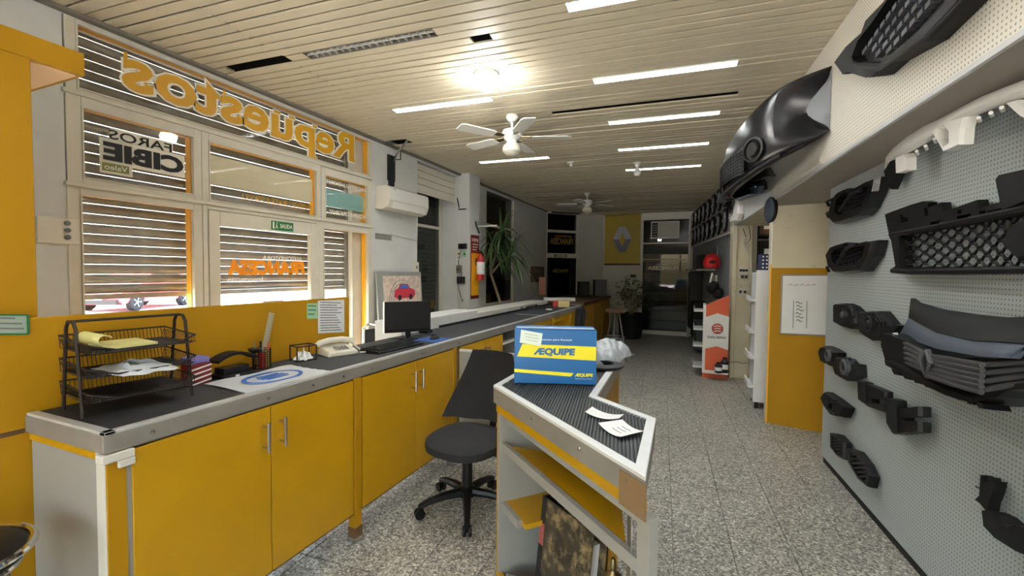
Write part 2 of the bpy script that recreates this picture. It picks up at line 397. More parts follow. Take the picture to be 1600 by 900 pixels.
gaps = [(-3.05, -2.55, 2.50), (-3.3, -2.75, 4.42), (-1.18, -1.05, 2.66), (-1.0, -.05, 4.07), (.0, .55, 4.07)]
cache = {}; nstrip = 0; behind = []
def put_strip(a, b, y):
    global nstrip
    L = round(b-a-.006, 3)
    if L < .05: return
    z = CEIL_H + random.choice((0, 0, 0, .002, .004, -.002)) 
    if y > .9 and nstrip < 296:
        if L not in cache: cache[L] = strip_mesh(L)
        inst(cache[L], 'ceiling_strip', Vector(r2w(a+.003, y, z))-o0c, ce); nstrip += 1
    else: behind.append((a, b, y, z))
for k in range(-45, 126):
    y = 1.30 + PS*k
    if y > 11.5: break
    cuts = [(-4.3, -2.5), (-2.5, .99)]
    # a lamp slot or a missing length interrupts the strip
    for (a, b, yy) in lights + gaps:
        if abs(yy-y) < PS*.5:
            new = []
            for c0, c1 in cuts:
                if b <= c0 or a >= c1: new.append((c0, c1)); continue
                if a > c0: new.append((c0, a))
                if b < c1: new.append((b, c1))
            cuts = new
    for c0, c1 in cuts: put_strip(c0, c1, y)
mb = MB(MR)
for a, b, y, z in behind: mb.box(a, b, y-.0365, y+.0365, z, z+.012)
if behind: stuff(mb.build('ceiling_strip', M['ceil'], ce))
def lamp_row(yy):
    k = round((yy-1.30)/PS); return 1.30+PS*k

# ---- shop front (left), X = -3.36
XF = -3.36
wl = MB()
wl.box(XF-.25, XF, -3.0, 1.372, 0, 3.05)                # pier left of the shop window
wl.box(XF-.25, XF, 1.372, 3.96, 2.945, 3.05)
wl.box(XF-.25, XF, 3.965, 4.835, 0, 3.05)               # pier with the air conditioner
wl.box(XF-.25, XF, 4.835, 5.9, 2.93, 3.05)
wl.box(XF-.45, XF, 5.885, 6.25, 0, 3.05)             # reveal
wl.box(XF-.45, XF-.25, 4.735, 4.835, 0, 3.05)
wl.box(XF-.25, XF, 4.835, 5.9, 0, .45)
wl.box(XF-.25, XF, 6.2, 6.85, 0, 3.05)
wl.box(XF-.25, XF, 6.85, 8.1, 0, .9); wl.box(XF-.25, XF, 6.85, 8.1, 2.9, 3.05)
wl.box(XF-.25, XF, 8.1, 10.25, 0, 3.05)
wall_left = struct(wl.build('wall_left', M['plaster']))
col_ = struct(MB().box(XF, -3.17, 5.9, 6.25, 0, CEIL_H+.02).build('trim_1', M['plaster']))   # projecting column
struct(MB().box(XF, -3.12, 5.87, 6.28, 0, .95).build('trim_2', M['dimwall']))
struct(MB().box(XF-.02, XF+.05, -3.0, 5.9, 2.95, 2.972).build('trim_3', M['trim']))           # grey cove under the ceiling
struct(MB().box(XF-.02, XF+.03, 6.25, 10.2, 2.945, 2.972).build('trim_4', M['trim']))
# low white wall behind the counter and its grey continuation
struct(MB().box(-2.47, -2.19, 2.95, 4.28, -.01, 1.085).build('wall_low', M['plaster'], bev=.006))
struct(MB().box(-2.55, -2.24, 4.28, 6.9, -.01, 1.04).build('wall_low', M['dimwall'], bev=.006))

FR = .055
def window(n, y0, y1, z0, z1, frame=(.03, .03, .03, .03), ext_right=True, glass='glass', x=XF, kind='window_%d', divs=()):
    """a framed pane in the shop front: bars, putty bead, outer yellow reveal, pane"""
    R_ = sroot(kind % n, (x, (y0+y1)/2, z0))
    l, r_, b, t = frame
    mb = MB()
    mb.box(x-.035, x+.006, y0-l, y0, z0-b, z1+t).box(x-.035, x+.006, y1, y1+r_, z0-b, z1+t)
    mb.box(x-.035, x+.006, y0, y1, z0-b, z0).box(x-.035, x+.006, y0, y1, z1, z1+t)
    mb.build('frame', M['frame'], R_, bev=.003)
    bd = MB(); bd.box(x-.006, x+.012, y0, y0+.008, z0, z1).box(x-.006, x+.012, y1-.008, y1, z0, z1).box(x-.006, x+.012, y0+.008, y1-.008, z0, z0+.008).box(x-.006, x+.012, y0+.008, y1-.008, z1-.008, z1)
    bd.build('bead', M['frame'], R_)
    ex = MB(); ex.box(x-.09, x-.036, y1-.004, y1+r_, z0-b, z1+t).box(x-.09, x-.036, y0-l, y0, z0-b, z1+t).box(x-.09, x-.036, y0, y1-.004, z1, z1+t)
    ex.build('outer_reveal', M['yellow_ext'], R_)
    B(x-.012, x-.008, y0, y1, z0, z1).build('pane', M[glass], R_)
    return R_
wA = window(1, 1.43, 3.935, 2.545, 2.925, (.05, .03, .03, .02))
wB = window(2, 1.447, 2.078, 2.03, 2.45, (.07, .05, .03, .06))
wC = window(3, 2.18, 3.194, 2.01, 2.45, (.05, .045, .03, .06))
wD = window(4, 3.29, 3.90, 2.01, 2.43, (.045, .06, .03, .07))
wE = window(5, 1.432, 2.072, .5, 1.935, (.06, .055, .4, .045))
wG = window(6, 3.265, 3.905, .35, 1.912, (.055, .06, .3, .068))
# door with its frame
dr = sroot('door_1', (XF, 2.66, 0))
mb = MB(); mb.box(XF-.04, XF+.008, 2.13, 2.165, 0, 1.975).box(XF-.04, XF+.008, 3.18, 3.207, 0, 1.975).box(XF-.04, XF+.008, 2.165, 3.18, 1.945, 1.975); mb.build('door_frame', M['frame'], dr, bev=.003)
mb = MB(); X0, X1 = XF-.03, XF+.014
mb.box(X0, X1, 2.17, 2.252, .02, 1.94).box(X0, X1, 3.105, 3.175, .02, 1.94).box(X0, X1, 2.252, 3.105, 1.832, 1.94).box(X0, X1, 2.252, 3.105, .02, .25); leaf_ = mb.build('door_leaf', M['frame'], dr, bev=.004)
B(XF-.012, XF-.008, 2.252, 3.105, .25, 1.832).build('pane', M['glass'], dr)
MB().tube([(XF+.02, 3.14, 1.0), (XF+.07, 3.14, 1.0), (XF+.07, 3.05, 1.0)], .009).build('door_handle', M['steel'], dr, smooth=True)
# transom caps (the cream ledges)
struct(MB().box(XF-.03, XF+.03, 1.36, 3.97, 1.975, 2.0).build('trim_5', M['frame'], bev=.004))
struct(MB().box(XF-.03, XF+.022, 1.36, 3.97, 2.505, 2.53).build('trim_6', M['frame'], bev=.004))
struct(MB().box(XF-.2, XF-.04, 1.36, 3.97, -.01, .06).build('trim_7', M['frame']))

# lettering on the panes reads from the street
xi = XF-.0075
YR, YL, ZB0, HH = 3.70, 1.655, 2.552, .372       # the big yellow word, white rimmed, with slab serifs
text('lettering', 'Repuestos', (xi, YR+.012, ZB0-.010), -EY, EZ, YR-YL+.024, HH+.02, M['white_ink'], wA, bold=.058, lift=-.001)
text('lettering', 'Repuestos', (xi, YR, ZB0), -EY, EZ, YR-YL, HH, M['gold'], wA, bold=.026, lift=-.0035)
gx0, gx1, gy0, gy1 = gbox('Repuestos'); sx = (YR-YL)/(gx1-gx0); sz_ = HH/(gy1-gy0)
def glyph(i):
    pre = 'Repuestos'[:i]; b = gbox('Repuestos'[:i+1]); a0 = gbox(pre)[1] if pre else gx0
    return YR-(a0-gx0+(.07 if pre else 0))*sx, YR-(b[1]-gx0)*sx
zb = ZB0+(0-gy0)*sz_; xh = zb+.545*sz_; cap = zb+.72*sz_
mb, mw = MB(), MB()
def serif(y, z, w_=.085, h=.022):
    mb.box(xi+.0022, xi+.0045, y-w_/2, y+w_/2, z, z+h); mw.box(xi+.0005, xi+.002, y-w_/2-.008, y+w_/2+.008, z-.008, z+h+.008)
a, b = glyph(0); serif(a-.03, zb); serif(a-.03, cap-.022, .08); serif(b+.03, zb, .07)
a, b = glyph(2); serif(a-.02, ZB0+.002); serif(a+.0, xh-.022, .05)
a, b = glyph(3); serif(a-.01, xh-.022, .06); serif(b+.04, xh-.022, .06); serif(b+.01, zb, .06)
for k in (5, 8): a, b = glyph(k); mb.box(xi+.0022, xi+.0045, b+.012, b+.032, xh-.075, xh); mb.box(xi+.0022, xi+.0045, a-.03, a-.012, zb, zb+.075)
mw.build('serif', M['white_ink'], wA); mb.build('serif', M['gold'], wA)
# headlamp maker's sticker
B(xi-.003, xi-.0005, 1.705, 2.02, 2.145, 2.30).build('sticker', M['white_ink'], wB)
B(xi-.003, xi-.0005, 1.59, 1.945, 2.301, 2.372).build('sticker', M['white_ink'], wB)
B(xi-.003, xi-.0005, 1.535, 1.704, 2.085, 2.30).build('sticker', M['white_ink'], wB)
text('lettering', 'FAROS', (xi, 1.935, 2.300), -EY, EZ, .355, .058, M['ink'], wB, bold=.01)
text('lettering', 'CIBIE', (xi, 2.01, 2.165), -EY, EZ, .46, .115, M['ink'], wB, bold=.05)
text('lettering', '®', (xi, 1.575, 2.30), -EY, EZ, .035, .035, M['ink'], wB)
B(xi, xi+.001, 1.545, 1.685, 2.1, 2.15).build('sticker', mat('olive sticker', srgb(120,128,60), .6), wB)
text('lettering', 'Valeo', (xi+.001, 1.675, 2.108), -EY, EZ, .12, .034, M['white_ink'], wB, bold=.01)
# pale sign backs seen through the panes, and their lettering
B(xi-.06, xi-.045, 2.15, 3.24, 2.150, 2.366).build('sign_back', M['signback'], wC)
text('lettering', 'ENSIDOLE PLACE & CIA S.R.L', (xi, 3.13, 2.056), -EY, EZ, .70, .055, M['gold'], wC, bold=.006)
B(xi-.06, xi-.045, 3.26, 3.93, 2.14, 2.31).build('sign_back', M['turq'], wD)
text('lettering', 'AMORTIGUADORES', (xi, 3.88, 2.352), -EY, EZ, .57, .042, M['white_ink'], wD, bold=.012)
text('lettering', 'EQUIPO ORIGINAL', (xi, 3.86, 2.055), -EY, EZ, .52, .05, M['white_ink'], wD, bold=.012)
# on the door pane
text('lettering', 'AUTOMOTORA', (xi, 3.02, 1.583), -EY, EZ, .40, .035, M['white_ink'], dr, bold=.01)
text('lettering', 'FRANCESA', (xi, 3.05, 1.455), -EY, EZ, .73, .125, M['orange_ink'], dr, bold=.06, shear=.12)
text('lettering', 'Importación', (xi, 2.62, 1.393), -EY, EZ, .30, .045, M['white_ink'], dr, bold=.008)
B(xi, xi+.001, 2.62, 2.82, 1.13, 1.235).build('notice', mat('lilac notice', srgb(206,206,232), .8), dr)
# exit sign over the door leaf
es = B(XF+.014, XF+.022, 2.69, 2.905, 1.842, 1.917).build('exit_sign', M['green_sign'], None); tag(es, 'small green exit sign fixed above the glass shop door', 'sign')
def child_text(s, par, *a, **k): return text('lettering', s, *a, **k, parent=par)
text('lettering', 'SALIDA', (XF+.022, 2.77, 1.862), EY, EZ, .125, .036, M['white_ink'], es, bold=.02)
mb = MB(); 
mb.box(XF+.022, XF+.0232, 2.698, 2.712, 1.85, 1.91).tube([(XF+.0225, 2.735, 1.90), (XF+.0225, 2.735, 1.878), (XF+.0225, 2.724, 1.853)], .004, 5).tube([(XF+.0225, 2.735, 1.878), (XF+.0225, 2.75, 1.856)], .004, 5).sphere((XF+.0225, 2.739, 1.906), .005, nu=6, nv=4)
mb.build('running_figure', M['white_ink'], es)

# ---- roller shutter outside, half lifted
sh = thing('roller_shutter', 'galvanised roller shutter half raised outside the shop window', 'shutter', (XF-.2, 2.55, 1.29))
SP = .0637; xs = XF-.17
def shutter_strip(L):
    mb = MB(); n = 6
    sec = [(-.009+.017*math.sin(PI*i/n), .0602*i/n) for i in range(n+1)]
    vs = [(x, y, z) for y in (0, L) for x, z in sec] + [(x-.003, y, z) for y in (0, L) for x, z in sec]
    k = n+1; fs = []
    for i in range(n): fs += [(i, i+1, k+i+1, k+i), (2*k+i+1, 2*k+i, 3*k+i, 3*k+i+1)]
    fs += [(0, k, 3*k, 2*k), (n, 2*k+n, 3*k+n, k+n)]
    mb.add(vs, fs); return mb
sm = shutter_strip(2.36); me = bpy.data.meshes.new('shutter_strip'); me.from_pydata([tuple(p) for p in sm.v], [], sm.f); me.materials.append(M['shutter']); me.shade_smooth()
for k in range(26): inst(me, 'slat', Vector((xs, 1.36, 1.335+SP*k))-Vector(sh.location), sh)
B(xs-.012, xs+.012, 1.36, 3.72, 1.30, 1.333).build('bottom_bar', M['shutter'], sh)
for ya in (1.33, 3.72): B(xs-.03, xs+.03, ya, ya+.035, 0, 3.0).build('guide_rail', M['shutter'], sh)
struct(B(XF-.45, XF-.10, 3.77, 3.96, 0, 3.05).build('trim_8', M['frame']))
struct(B(XF-.45, XF-.25, 1.1, 1.33, 0, 3.05).build('trim_9', M['plaster_warm']))
struct(B(XF-.6, XF-.1, 1.33, 3.9, 2.98, 3.05).build('trim_10', M['plaster']))

# ---- window beyond the air conditioner
R7 = sroot('window_7', (XF-.27, 5.3, .45)); xw = XF-.27
mb = MB(); mb.box(xw-.03, xw+.01, 4.84, 4.9, .45, 2.93).box(xw-.03, xw+.01, 5.80, 5.86, .45, 2.93).box(xw-.03, xw+.01, 4.9, 5.8, 2.13, 2.17).box(xw-.03, xw+.01, 4.9, 5.8, 2.88, 2.93).box(xw-.03, xw+.01, 4.9, 5.8, .45, .5); mb.build('frame', M['frame'], R7)
B(xw-.012, xw-.008, 4.9, 5.8, .5, 2.13).build('pane', M['glass_dark'], R7); B(xw-.012, xw-.008, 4.9, 5.8, 2.17, 2.88).build('pane', M['glass_dark'], R7)
me2 = bpy.data.meshes.new('closed_strip'); s2 = shutter_strip(1.1); me2.from_pydata([tuple(p) for p in s2.v], [], s2.f); me2.materials.append(M['shutter'])
for k in range(27): inst(me2, 'shutter_slat', Vector((xw-.12, 4.8, .98+.0595*k))-Vector(R7.location), R7)
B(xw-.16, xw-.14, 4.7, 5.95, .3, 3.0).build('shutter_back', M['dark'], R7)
B(xw-.11, xw-.09, 5.25, 5.8, .93, 1.05).build('yellow_sill', M['yellow_ext'], R7)
rb = thing('roller_blind', 'cream roller blind partly lowered over the window beyond the air conditioner', 'blind', (XF, 5.36, 2.5))
for k in range(4): B(XF-.06, XF-.04, 4.84, 5.88, 2.56+.09*k, 2.645+.09*k).build('slat', M['offwhite'], rb, bev=.004)
B(XF-.063, XF-.037, 4.84, 5.88, 2.535, 2.557).build('bottom_bar', M['offwhite'], rb)

# ---- window 8, dark, beyond the column
R8 = sroot('window_8', (XF, 7.5, .9))
mb = MB(); mb.box(XF-.05, XF-.01, 6.85, 6.9, .9, 2.9).box(XF-.05, XF-.01, 8.05, 8.1, .9, 2.9).box(XF-.05, XF-.01, 6.9, 8.05, 2.30, 2.34).box(XF-.05, XF-.01, 6.9, 8.05, .9, .95); mb.build('frame', M['frame'], R8)
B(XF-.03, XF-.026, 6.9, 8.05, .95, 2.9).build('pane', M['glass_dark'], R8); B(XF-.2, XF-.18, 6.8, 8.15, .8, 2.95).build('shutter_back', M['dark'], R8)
B(XF-.17, XF-.15, 6.9, 7.4, .95, 1.1).build('yellow_sill', M['yellow_ext'], R8)

# ---- far left corner: slanting wall with a door
P0, P1 = np.array([-3.44, 10.12, 0]), np.array([-2.22, 11.34, 0]); tt = (P1-P0)/np.linalg.norm(P1-P0); nn = np.array([tt[1], -tt[0], 0]); LL = np.linalg.norm(P1-P0)
def CW(x, y, off=0.0): return on(x, y, nn, P0+nn*off)
def cbox(s0, s1, z0, z1, d0, d1):
    a = [P0+tt*s+nn*d+EZ*z for z in (z0,) for s, d in ((s0,d0),(s1,d0),(s1,d1),(s0,d1))]; b = [q+EZ*(z1-z0) for q in a]; return MB().hexa(a, b)
def sz(x, y): p = CW(x, y); return (p-P0)@tt, p[2]
s0, z0 = sz(853, 338); s1, _ = sz(903, 338)
mb = cbox(-.1, s0, 0, 3.05, -.2, 0); 
mb.add(*(lambda q: (q.v, q.f))(cbox(s1, LL+.1, 0, 3.05, -.2, 0))); mb.add(*(lambda q: (q.v, q.f))(cbox(s0, s1, 2.93, 3.05, -.2, 0)))
struct(mb.build('wall_corner', M['dimwall']))
D2 = sroot('door_2', P0+tt*(s0+s1)/2)
def addb(mb, q): mb.add(q.v, q.f)
mb = MB()
zt = [sz(878, y)[1] for y in (361, 363.5, 396, 403, 337)]
for q in (cbox(s0, s0+.04, 0, 2.93, -.06, .02), cbox(s1-.04, s1, 0, 2.93, -.06, .02), cbox(s0, s1, zt[1], zt[0]+.02, -.06, .02), cbox(s0, s1, zt[3], zt[2], -.06, .02)): addb(mb, q)
mb.build('door_frame', M['frame'], D2)
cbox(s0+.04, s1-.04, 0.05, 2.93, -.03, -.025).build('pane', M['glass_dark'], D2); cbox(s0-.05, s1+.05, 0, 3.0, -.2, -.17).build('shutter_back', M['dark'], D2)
dk = cbox(s0+.04, s0+.12, .1, zt[3], -.024, .01); addb(dk, cbox(s1-.2, s1-.04, .1, zt[3], -.024, .01)); dk.build('door_leaf', M['black'], D2)
def ctext(s, x0, x1, y0, y1, m, par, **k):
    a, b = sz(x1, (y0+y1)/2), sz(x0, (y0+y1)/2); zb = sz((x0+x1)/2, y1)[1]; zt_ = sz((x0+x1)/2, y0)[1]
    return text('lettering', s, P0+tt*a[0]+EZ*zb+nn*(-.02), -tt, EZ, a[0]-b[0], zt_-zb, m, par, **k)
ctext('FRANCESA', 860, 896, 372, 382, M['dimgold'], D2, bold=.03); ctext('AUTOMOTORA', 868, 894, 368, 370.5, M['gold'], D2)
ctext('FRANCESA', 864, 888, 420, 426, M['dimgold'], D2, bold=.02)
e2 = cbox(sz(865,400)[0], sz(885,400)[0], sz(875,402)[1], sz(875,397.5)[1], .021, .03).build('exit_sign', mat('dim green sign', srgb(96,104,62), .6)); tag(e2, 'dim greenish exit sign above the dark corner door', 'sign')
text('lettering', 'SALIDA', P0+tt*(sz(869,400)[0])+EZ*(sz(875,401.3)[1])+nn*.031, tt, EZ, sz(883,400)[0]-sz(869,400)[0], .05, M['white_ink'], e2, bold=.01)
sp = thing('spotlight_bar', 'black spotlight bar above the dark corner door', 'lamp', P0+tt*s0+EZ*2.9)
cbox(s0, s1+.03, 2.94, 2.965, .02, .06).build('bar', M['black'], sp); cbox(s0, s0+.1, 2.925, 2.955, .06, .1).build('lamp_head', M['white'], sp)

# ---- far wall, Y = 11.34
YB = 11.34
mb = MB(); mb.box(-2.3, -1.27, YB, YB+.2, 0, 3.05).box(-1.27, -.12, YB, YB+.2, 2.80, 3.05).box(-.12, .9, YB, YB+.2, 0, 3.05).box(-1.27, -.12, YB, YB+.2, 0, .1); struct(mb.build('wall_back', M['dimwall']))
R9 = sroot('window_9', (-.7, YB, .2))
mb = MB(); mb.box(-1.27, -1.23, YB-.03, YB+.02, .1, 2.8).box(-.19, -.12, YB-.05, YB+.02, .1, 2.8).box(-1.23, -.19, YB-.03, YB+.02, 2.22, 2.25).box(-1.23, -.19, YB-.03, YB+.02, 1.83, 1.85); mb.build('frame', M['frame'], R9)
B(-1.23, -.19, YB-.006, YB-.002, .1, 2.8).build('pane', M['glass_dark'], R9)
for k in range(9): B(-1.25, -.15, YB+.09, YB+.11, .12+.235*k, .34+.235*k).build('shutter_slat', M['dimwall'] if k % 2 else M['greywall'], R9, bev=.01)
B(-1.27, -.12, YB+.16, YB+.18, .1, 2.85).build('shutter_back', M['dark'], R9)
B(-1.27, -.12, YB-.06, YB-.03, 2.8, CEIL_H).build('shutter_box', M['offwhite'], R9)
text('lettering', 'FRANCESA', (-.40, YB-.008, 1.58), -EX, EZ, .72, .10, M['white_ink'], R9, bold=.05)
text('lettering', 'AUTOMOTORA', (-.50, YB-.008, 1.70), -EX, EZ, .42, .04, M['white_ink'], R9)

# ---- right wall: lintel, pegboard, yellow return, pillar, wall beyond
FD = .96
struct(MB(MR).box(FD+.012, 1.62, -3.0, 7.12, 2.19, 3.0).build('wall_right', M['plaster_warm']))          # beam above
def rlocal(mb, name, m, parent=None):   # built in the wall's own axes and turned as one object
    o = mb.build(name, m, parent); 
    o.matrix_world = MR @ Matrix.Translation(o.location); return o
fp = rlocal(MB().box(FD, FD+.012, -1.0, 4.72, 2.19, CEIL_H), 'perforated_fascia', M['fascia']); struct(fp)
struct(MB(MR).box(FD, FD+.012, 4.72, 7.12, 2.19, CEIL_H).build('trim_11', M['plaster']))
struct(MB(MR).box(FD-.012, FD+.004, -1.0, 4.72, 2.18, 2.2).build('trim_12', M['alu']))
struct(MB(MR).box(FD+.004, 1.7, -3.0, 5.0, 2.178, 2.19).build('soffit', M['soffit']))
pg = rlocal(MB().box(1.24, 1.256, -1.0, 4.13, .055, 2.178), 'pegboard', M['peg']); struct(pg)
struct(MB(MR).box(1.252, 1.30, -1.0, 4.12, 0, .07).build('baseboard_right', M['dark']))
struct(MB(MR).box(1.5, 1.62, -3.0, 4.8, -.01, 2.2).build('wall_right', M['dimwall']))
# yellow return wall: white above, yellow dado
q0, q1 = r2w(1.03, 5.02, 0), r2w(1.62, 4.84, 0); dq = (q1-q0)/np.linalg.norm(q1-q0); nq = np.array([-dq[1], dq[0], 0])
def ybox(s0, s1, z0, z1, d0, d1):
    a = [q0+dq*s+nq*d+EZ*z0 for s, d in ((s0,d0),(s1,d0),(s1,d1),(s0,d1))]; return MB().hexa(a, [p+EZ*(z1-z0) for p in a])
struct(ybox(0, .62, 1.565, 2.2, 0, .14).build('wall_return', M['plaster_warm']))
struct(ybox(0, .62, -.01, 1.565, -.004, .14).build('wall_return', M['yellow_paint']))
struct(ybox(-.012, 0, 1.6, 2.2, -.006, .14).build('trim_13', M['white'])); struct(ybox(-.012, 0, -.01, 1.6, -.006, .14).build('trim_13', M['yellow_ext']))
struct(MB(MR).box(1.02, 1.62, 5.04, 5.12, -.01, 2.2).build('wall_return', M['plaster_warm']))
# pillar at the far jamb of the opening
struct(MB(MR).box(.965, 1.20, 7.06, 7.3, -.01, 2.95).build('trim_14', M['plaster_warm'], bev=.006))
struct(MB(MR).box(.945, 1.0, 7.03, 7.32, -.01, 2.2).build('trim_15', M['plaster_warm'], bev=.006))
# wall beyond the pillar running to the far corner
a = [r2w(.97, 7.3, 0), r2w(1.12, 7.3, 0), r2w(.80, 11.7, 0), r2w(.64, 11.7, 0)]; struct(MB().hexa(a, [p+EZ*3.02 for p in a]).build('wall_right', M['greywall']))
# store room behind the opening
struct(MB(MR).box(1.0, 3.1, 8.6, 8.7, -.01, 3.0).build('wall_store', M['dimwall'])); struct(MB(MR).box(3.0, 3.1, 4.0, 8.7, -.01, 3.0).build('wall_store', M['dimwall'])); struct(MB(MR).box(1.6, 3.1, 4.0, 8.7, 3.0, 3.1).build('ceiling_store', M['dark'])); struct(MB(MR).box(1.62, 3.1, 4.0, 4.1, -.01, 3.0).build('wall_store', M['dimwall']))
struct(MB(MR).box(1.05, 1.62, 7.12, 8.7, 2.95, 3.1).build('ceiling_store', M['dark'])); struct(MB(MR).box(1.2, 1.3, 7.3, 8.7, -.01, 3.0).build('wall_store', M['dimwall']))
# room behind the camera
mb = MB(); mb.box(-4.5, -1.9, -3.1, -3.0, -.02, 3.1).box(1.3, 2.2, -3.1, -3.0, -.02, 3.1).box(-1.9, 1.3, -3.1, -3.0, -.02, .5).box(-1.9, 1.3, -3.1, -3.0, 2.6, 3.1)
struct(mb.build('wall_front', M['dimwall']))
R10 = sroot('window_10', (-.3, -3.05, .5))      # unseen window added behind the camera to let in daylight
mb = MB()
for x in (-1.9, -.86, .2, 1.24): mb.box(x, x+.06, -3.08, -3.02, .5, 2.6)
mb.box(-1.9, 1.3, -3.08, -3.02, .5, .56).box(-1.9, 1.3, -3.08, -3.02, 2.54, 2.6); mb.build('frame', M['frame'], R10)
for x in (-1.84, -.8, .26): B(x, x+.98, -3.052, -3.048, .56, 2.54).build('pane', M['glass'], R10)
struct(B(XF-.25, 40, -40, -3.4, -.35, -.02).build('street', M['street']))
struct(MB(MR).box(1.25, 1.6, -3.1, -1.0, -.01, 2.2).build('wall_right', M['dimwall']))

# ---- tall yellow panel and overhead band, left
yp = sroot('wall_partition', (-2.3, .4, 0))
B(-2.29, -2.25, -1.2, .83, 0, 2.257).build('panel', M['yellow_paint'], yp, bev=.003)
B(-2.9, -2.25, -1.2, .985, 2.257, 2.345).build('overhead_band', M['yellow_paint'], yp, bev=.003)
B(-2.88, -2.27, -1.2, .965, 2.252, 2.257).build('overhead_underside', mat('peach board', srgb(238,196,150), .6), yp)  # pinkish light on the underside put into a peach colour

# ---- street outside
struct(B(-60, XF-.25, -40, 60, -.35, -.02).build('street', M['street']))
hs = MB(); hs.box(-34, -30, -40, 60, -.02, 7); hs.build('house_row', M['housewall'])['kind'] = 'structure'
# ================================================================== CEILING FITTINGS
names = ['lit louvred ceiling light cut off by the top edge of the picture', 'lit louvred ceiling light with visible cells, second in the right hand row', 'lit ceiling light strip third in the right hand row, behind the dark ceiling gap', 'lit ceiling light strip fourth in the right hand row', 'farthest lit ceiling light strip of the right hand row',
         'lit ceiling light strip between the lamp dome and the near fan', 'lit ceiling light strip beyond the near ceiling fan on the left', 'unlit dark louvred ceiling light nearest the shop window', 'lit ceiling light above the island counter, nearest the camera', 'lit ceiling light overhead at the camera', 'lit ceiling light behind the camera on the left', 'lit ceiling light behind the camera on the right']
def ceiling_light(a, b, y, label, lit, cells=18):
    y = lamp_row(y); t = thing('ceiling_light', label, 'ceiling light', r2w((a+b)/2, y, CEIL_H), 'louvred strip lights in the ceiling')
    hw = .042; z0 = CEIL_H
    hs_ = MB(MR); hs_.box(a, b, y-hw-.004, y-hw, z0-.004, z0+.06).box(a, b, y+hw, y+hw+.004, z0-.004, z0+.06).box(a-.004, a, y-hw, y+hw, z0-.004, z0+.06).box(b, b+.004, y-hw, y+hw, z0-.004, z0+.06).box(a, b, y-hw, y+hw, z0+.052, z0+.06)
    hs_.build('housing', M['white'] if lit else M['trim'], t)
    l = MB(MR)
    for i in range(1, cells): x = a+(b-a)*i/cells; l.box(x-.0015, x+.0015, y-hw, y+hw, z0, z0+.016)
    l.box(a, b, y-.0012, y+.0012, z0, z0+.016)
    l.build('louvre', M['white'], t)
    MB(MR).tube([(a+.02, y, z0+.034), (b-.02, y, z0+.034)], .013, 8).build('tube', M['tube'] if lit else M['trim'], t, smooth=True)
for i, (a, b, y) in enumerate(lights): ceiling_light(a, b, y, names[i], i != 7)

bp = r2w(-1.269, 3.09, CEIL_H)
t = thing('dome_lamp', 'bright round dome lamp on the ceiling before the near fan', 'lamp', bp)
MB().lathe([(.09, 0), (.09, -.018), (.075, -.03), (.04, -.03)], bp, 20).build('base', M['white'], t, smooth=True)
MB().lathe([(.068, -.028), (.076, -.05), (.072, -.085), (.052, -.112), (.02, -.125), (.001, -.127)], bp, 20).build('dome', M['bulb'], t, smooth=True)

def ceiling_fan(r_, y_, label, rot, drop=.0):
    c = r2w(r_, y_, CEIL_H); t = thing('ceiling_fan', label, 'fan', c, 'white ceiling fans')
    P = lambda x, y, z: (c[0]+x, c[1]+y, c[2]+z)
    MB().lathe([(.055, 0), (.06, -.02), (.03, -.06), (.014, -.06), (.014, -.13)], c, 16).build('mount', M['white'], t, smooth=True)
    MB().lathe([(.03, -.125), (.085, -.14), (.095, -.165), (.095, -.195), (.07, -.225), (.05, -.235), (.05, -.26)], c, 20).build('motor', M['white'], t, smooth=True)
    MB().lathe([(.045, -.255), (.07, -.27), (.088, -.30), (.088, -.335), (.06, -.365), (.02, -.375), (.001, -.376)], c, 18).build('lamp_shade', M['offwhite'], t, smooth=True)
    MB().tube([P(.05, 0, -.24), P(.052, 0, -.42)], .0022, 5).build('pull_chain', M['steel'], t)
    for k in range(5):
        a = rot+2*PI*k/5; u = np.array([math.cos(a), math.sin(a), 0]); v = np.array([-math.sin(a), math.cos(a), .13])
        pl = lambda s, q, z: c + u*s + v*q + EZ*z
        out_ = [pl(.19, -.045, -.2), pl(.23, -.06, -.2), pl(.52, -.068, -.2), pl(.555, -.05, -.2), pl(.555, .05, -.2), pl(.52, .068, -.2), pl(.23, .06, -.2), pl(.19, .045, -.2)]
        b = MB().prism(out_, (0,0,-.008)).build('blade', M['white'], t)
        MB().prism([pl(.08, -.015, -.197), pl(.17, -.03, -.197), pl(.26, -.03, -.197), pl(.26, .03, -.197), pl(.17, .03, -.197), pl(.08, .015, -.197)], (0,0,-.005)).build('blade_arm', M['brass'], b)
ceiling_fan(-1.37, 3.98, 'white five bladed ceiling fan with lamp shade, near one behind the dome lamp', .35)
ceiling_fan(-1.34, 8.2, 'white five bladed ceiling fan far back in the dim part', .8)
def socket(r_, y_, label, bulb):
    c = r2w(r_, y_, CEIL_H); t = thing('lamp_holder', label, 'lamp holder', c)
    MB().lathe([(.06, 0), (.06, -.012), (.03, -.02), (.028, -.05), (.02, -.055)], c, 14).build('base', M['white'], t, smooth=True)
    if bulb: MB().lathe([(.014, -.05), (.022, -.08), (.05, -.12), (.05, -.15), (.03, -.175), (.001, -.18)], c, 14).build('bulb', M['white'], t, smooth=True)
socket(-1.184, 5.9, 'bare white lamp holder without bulb on the ceiling', False)
socket(-.348, 6.15, 'white lamp holder with an unlit bulb, by the far light strips', True)

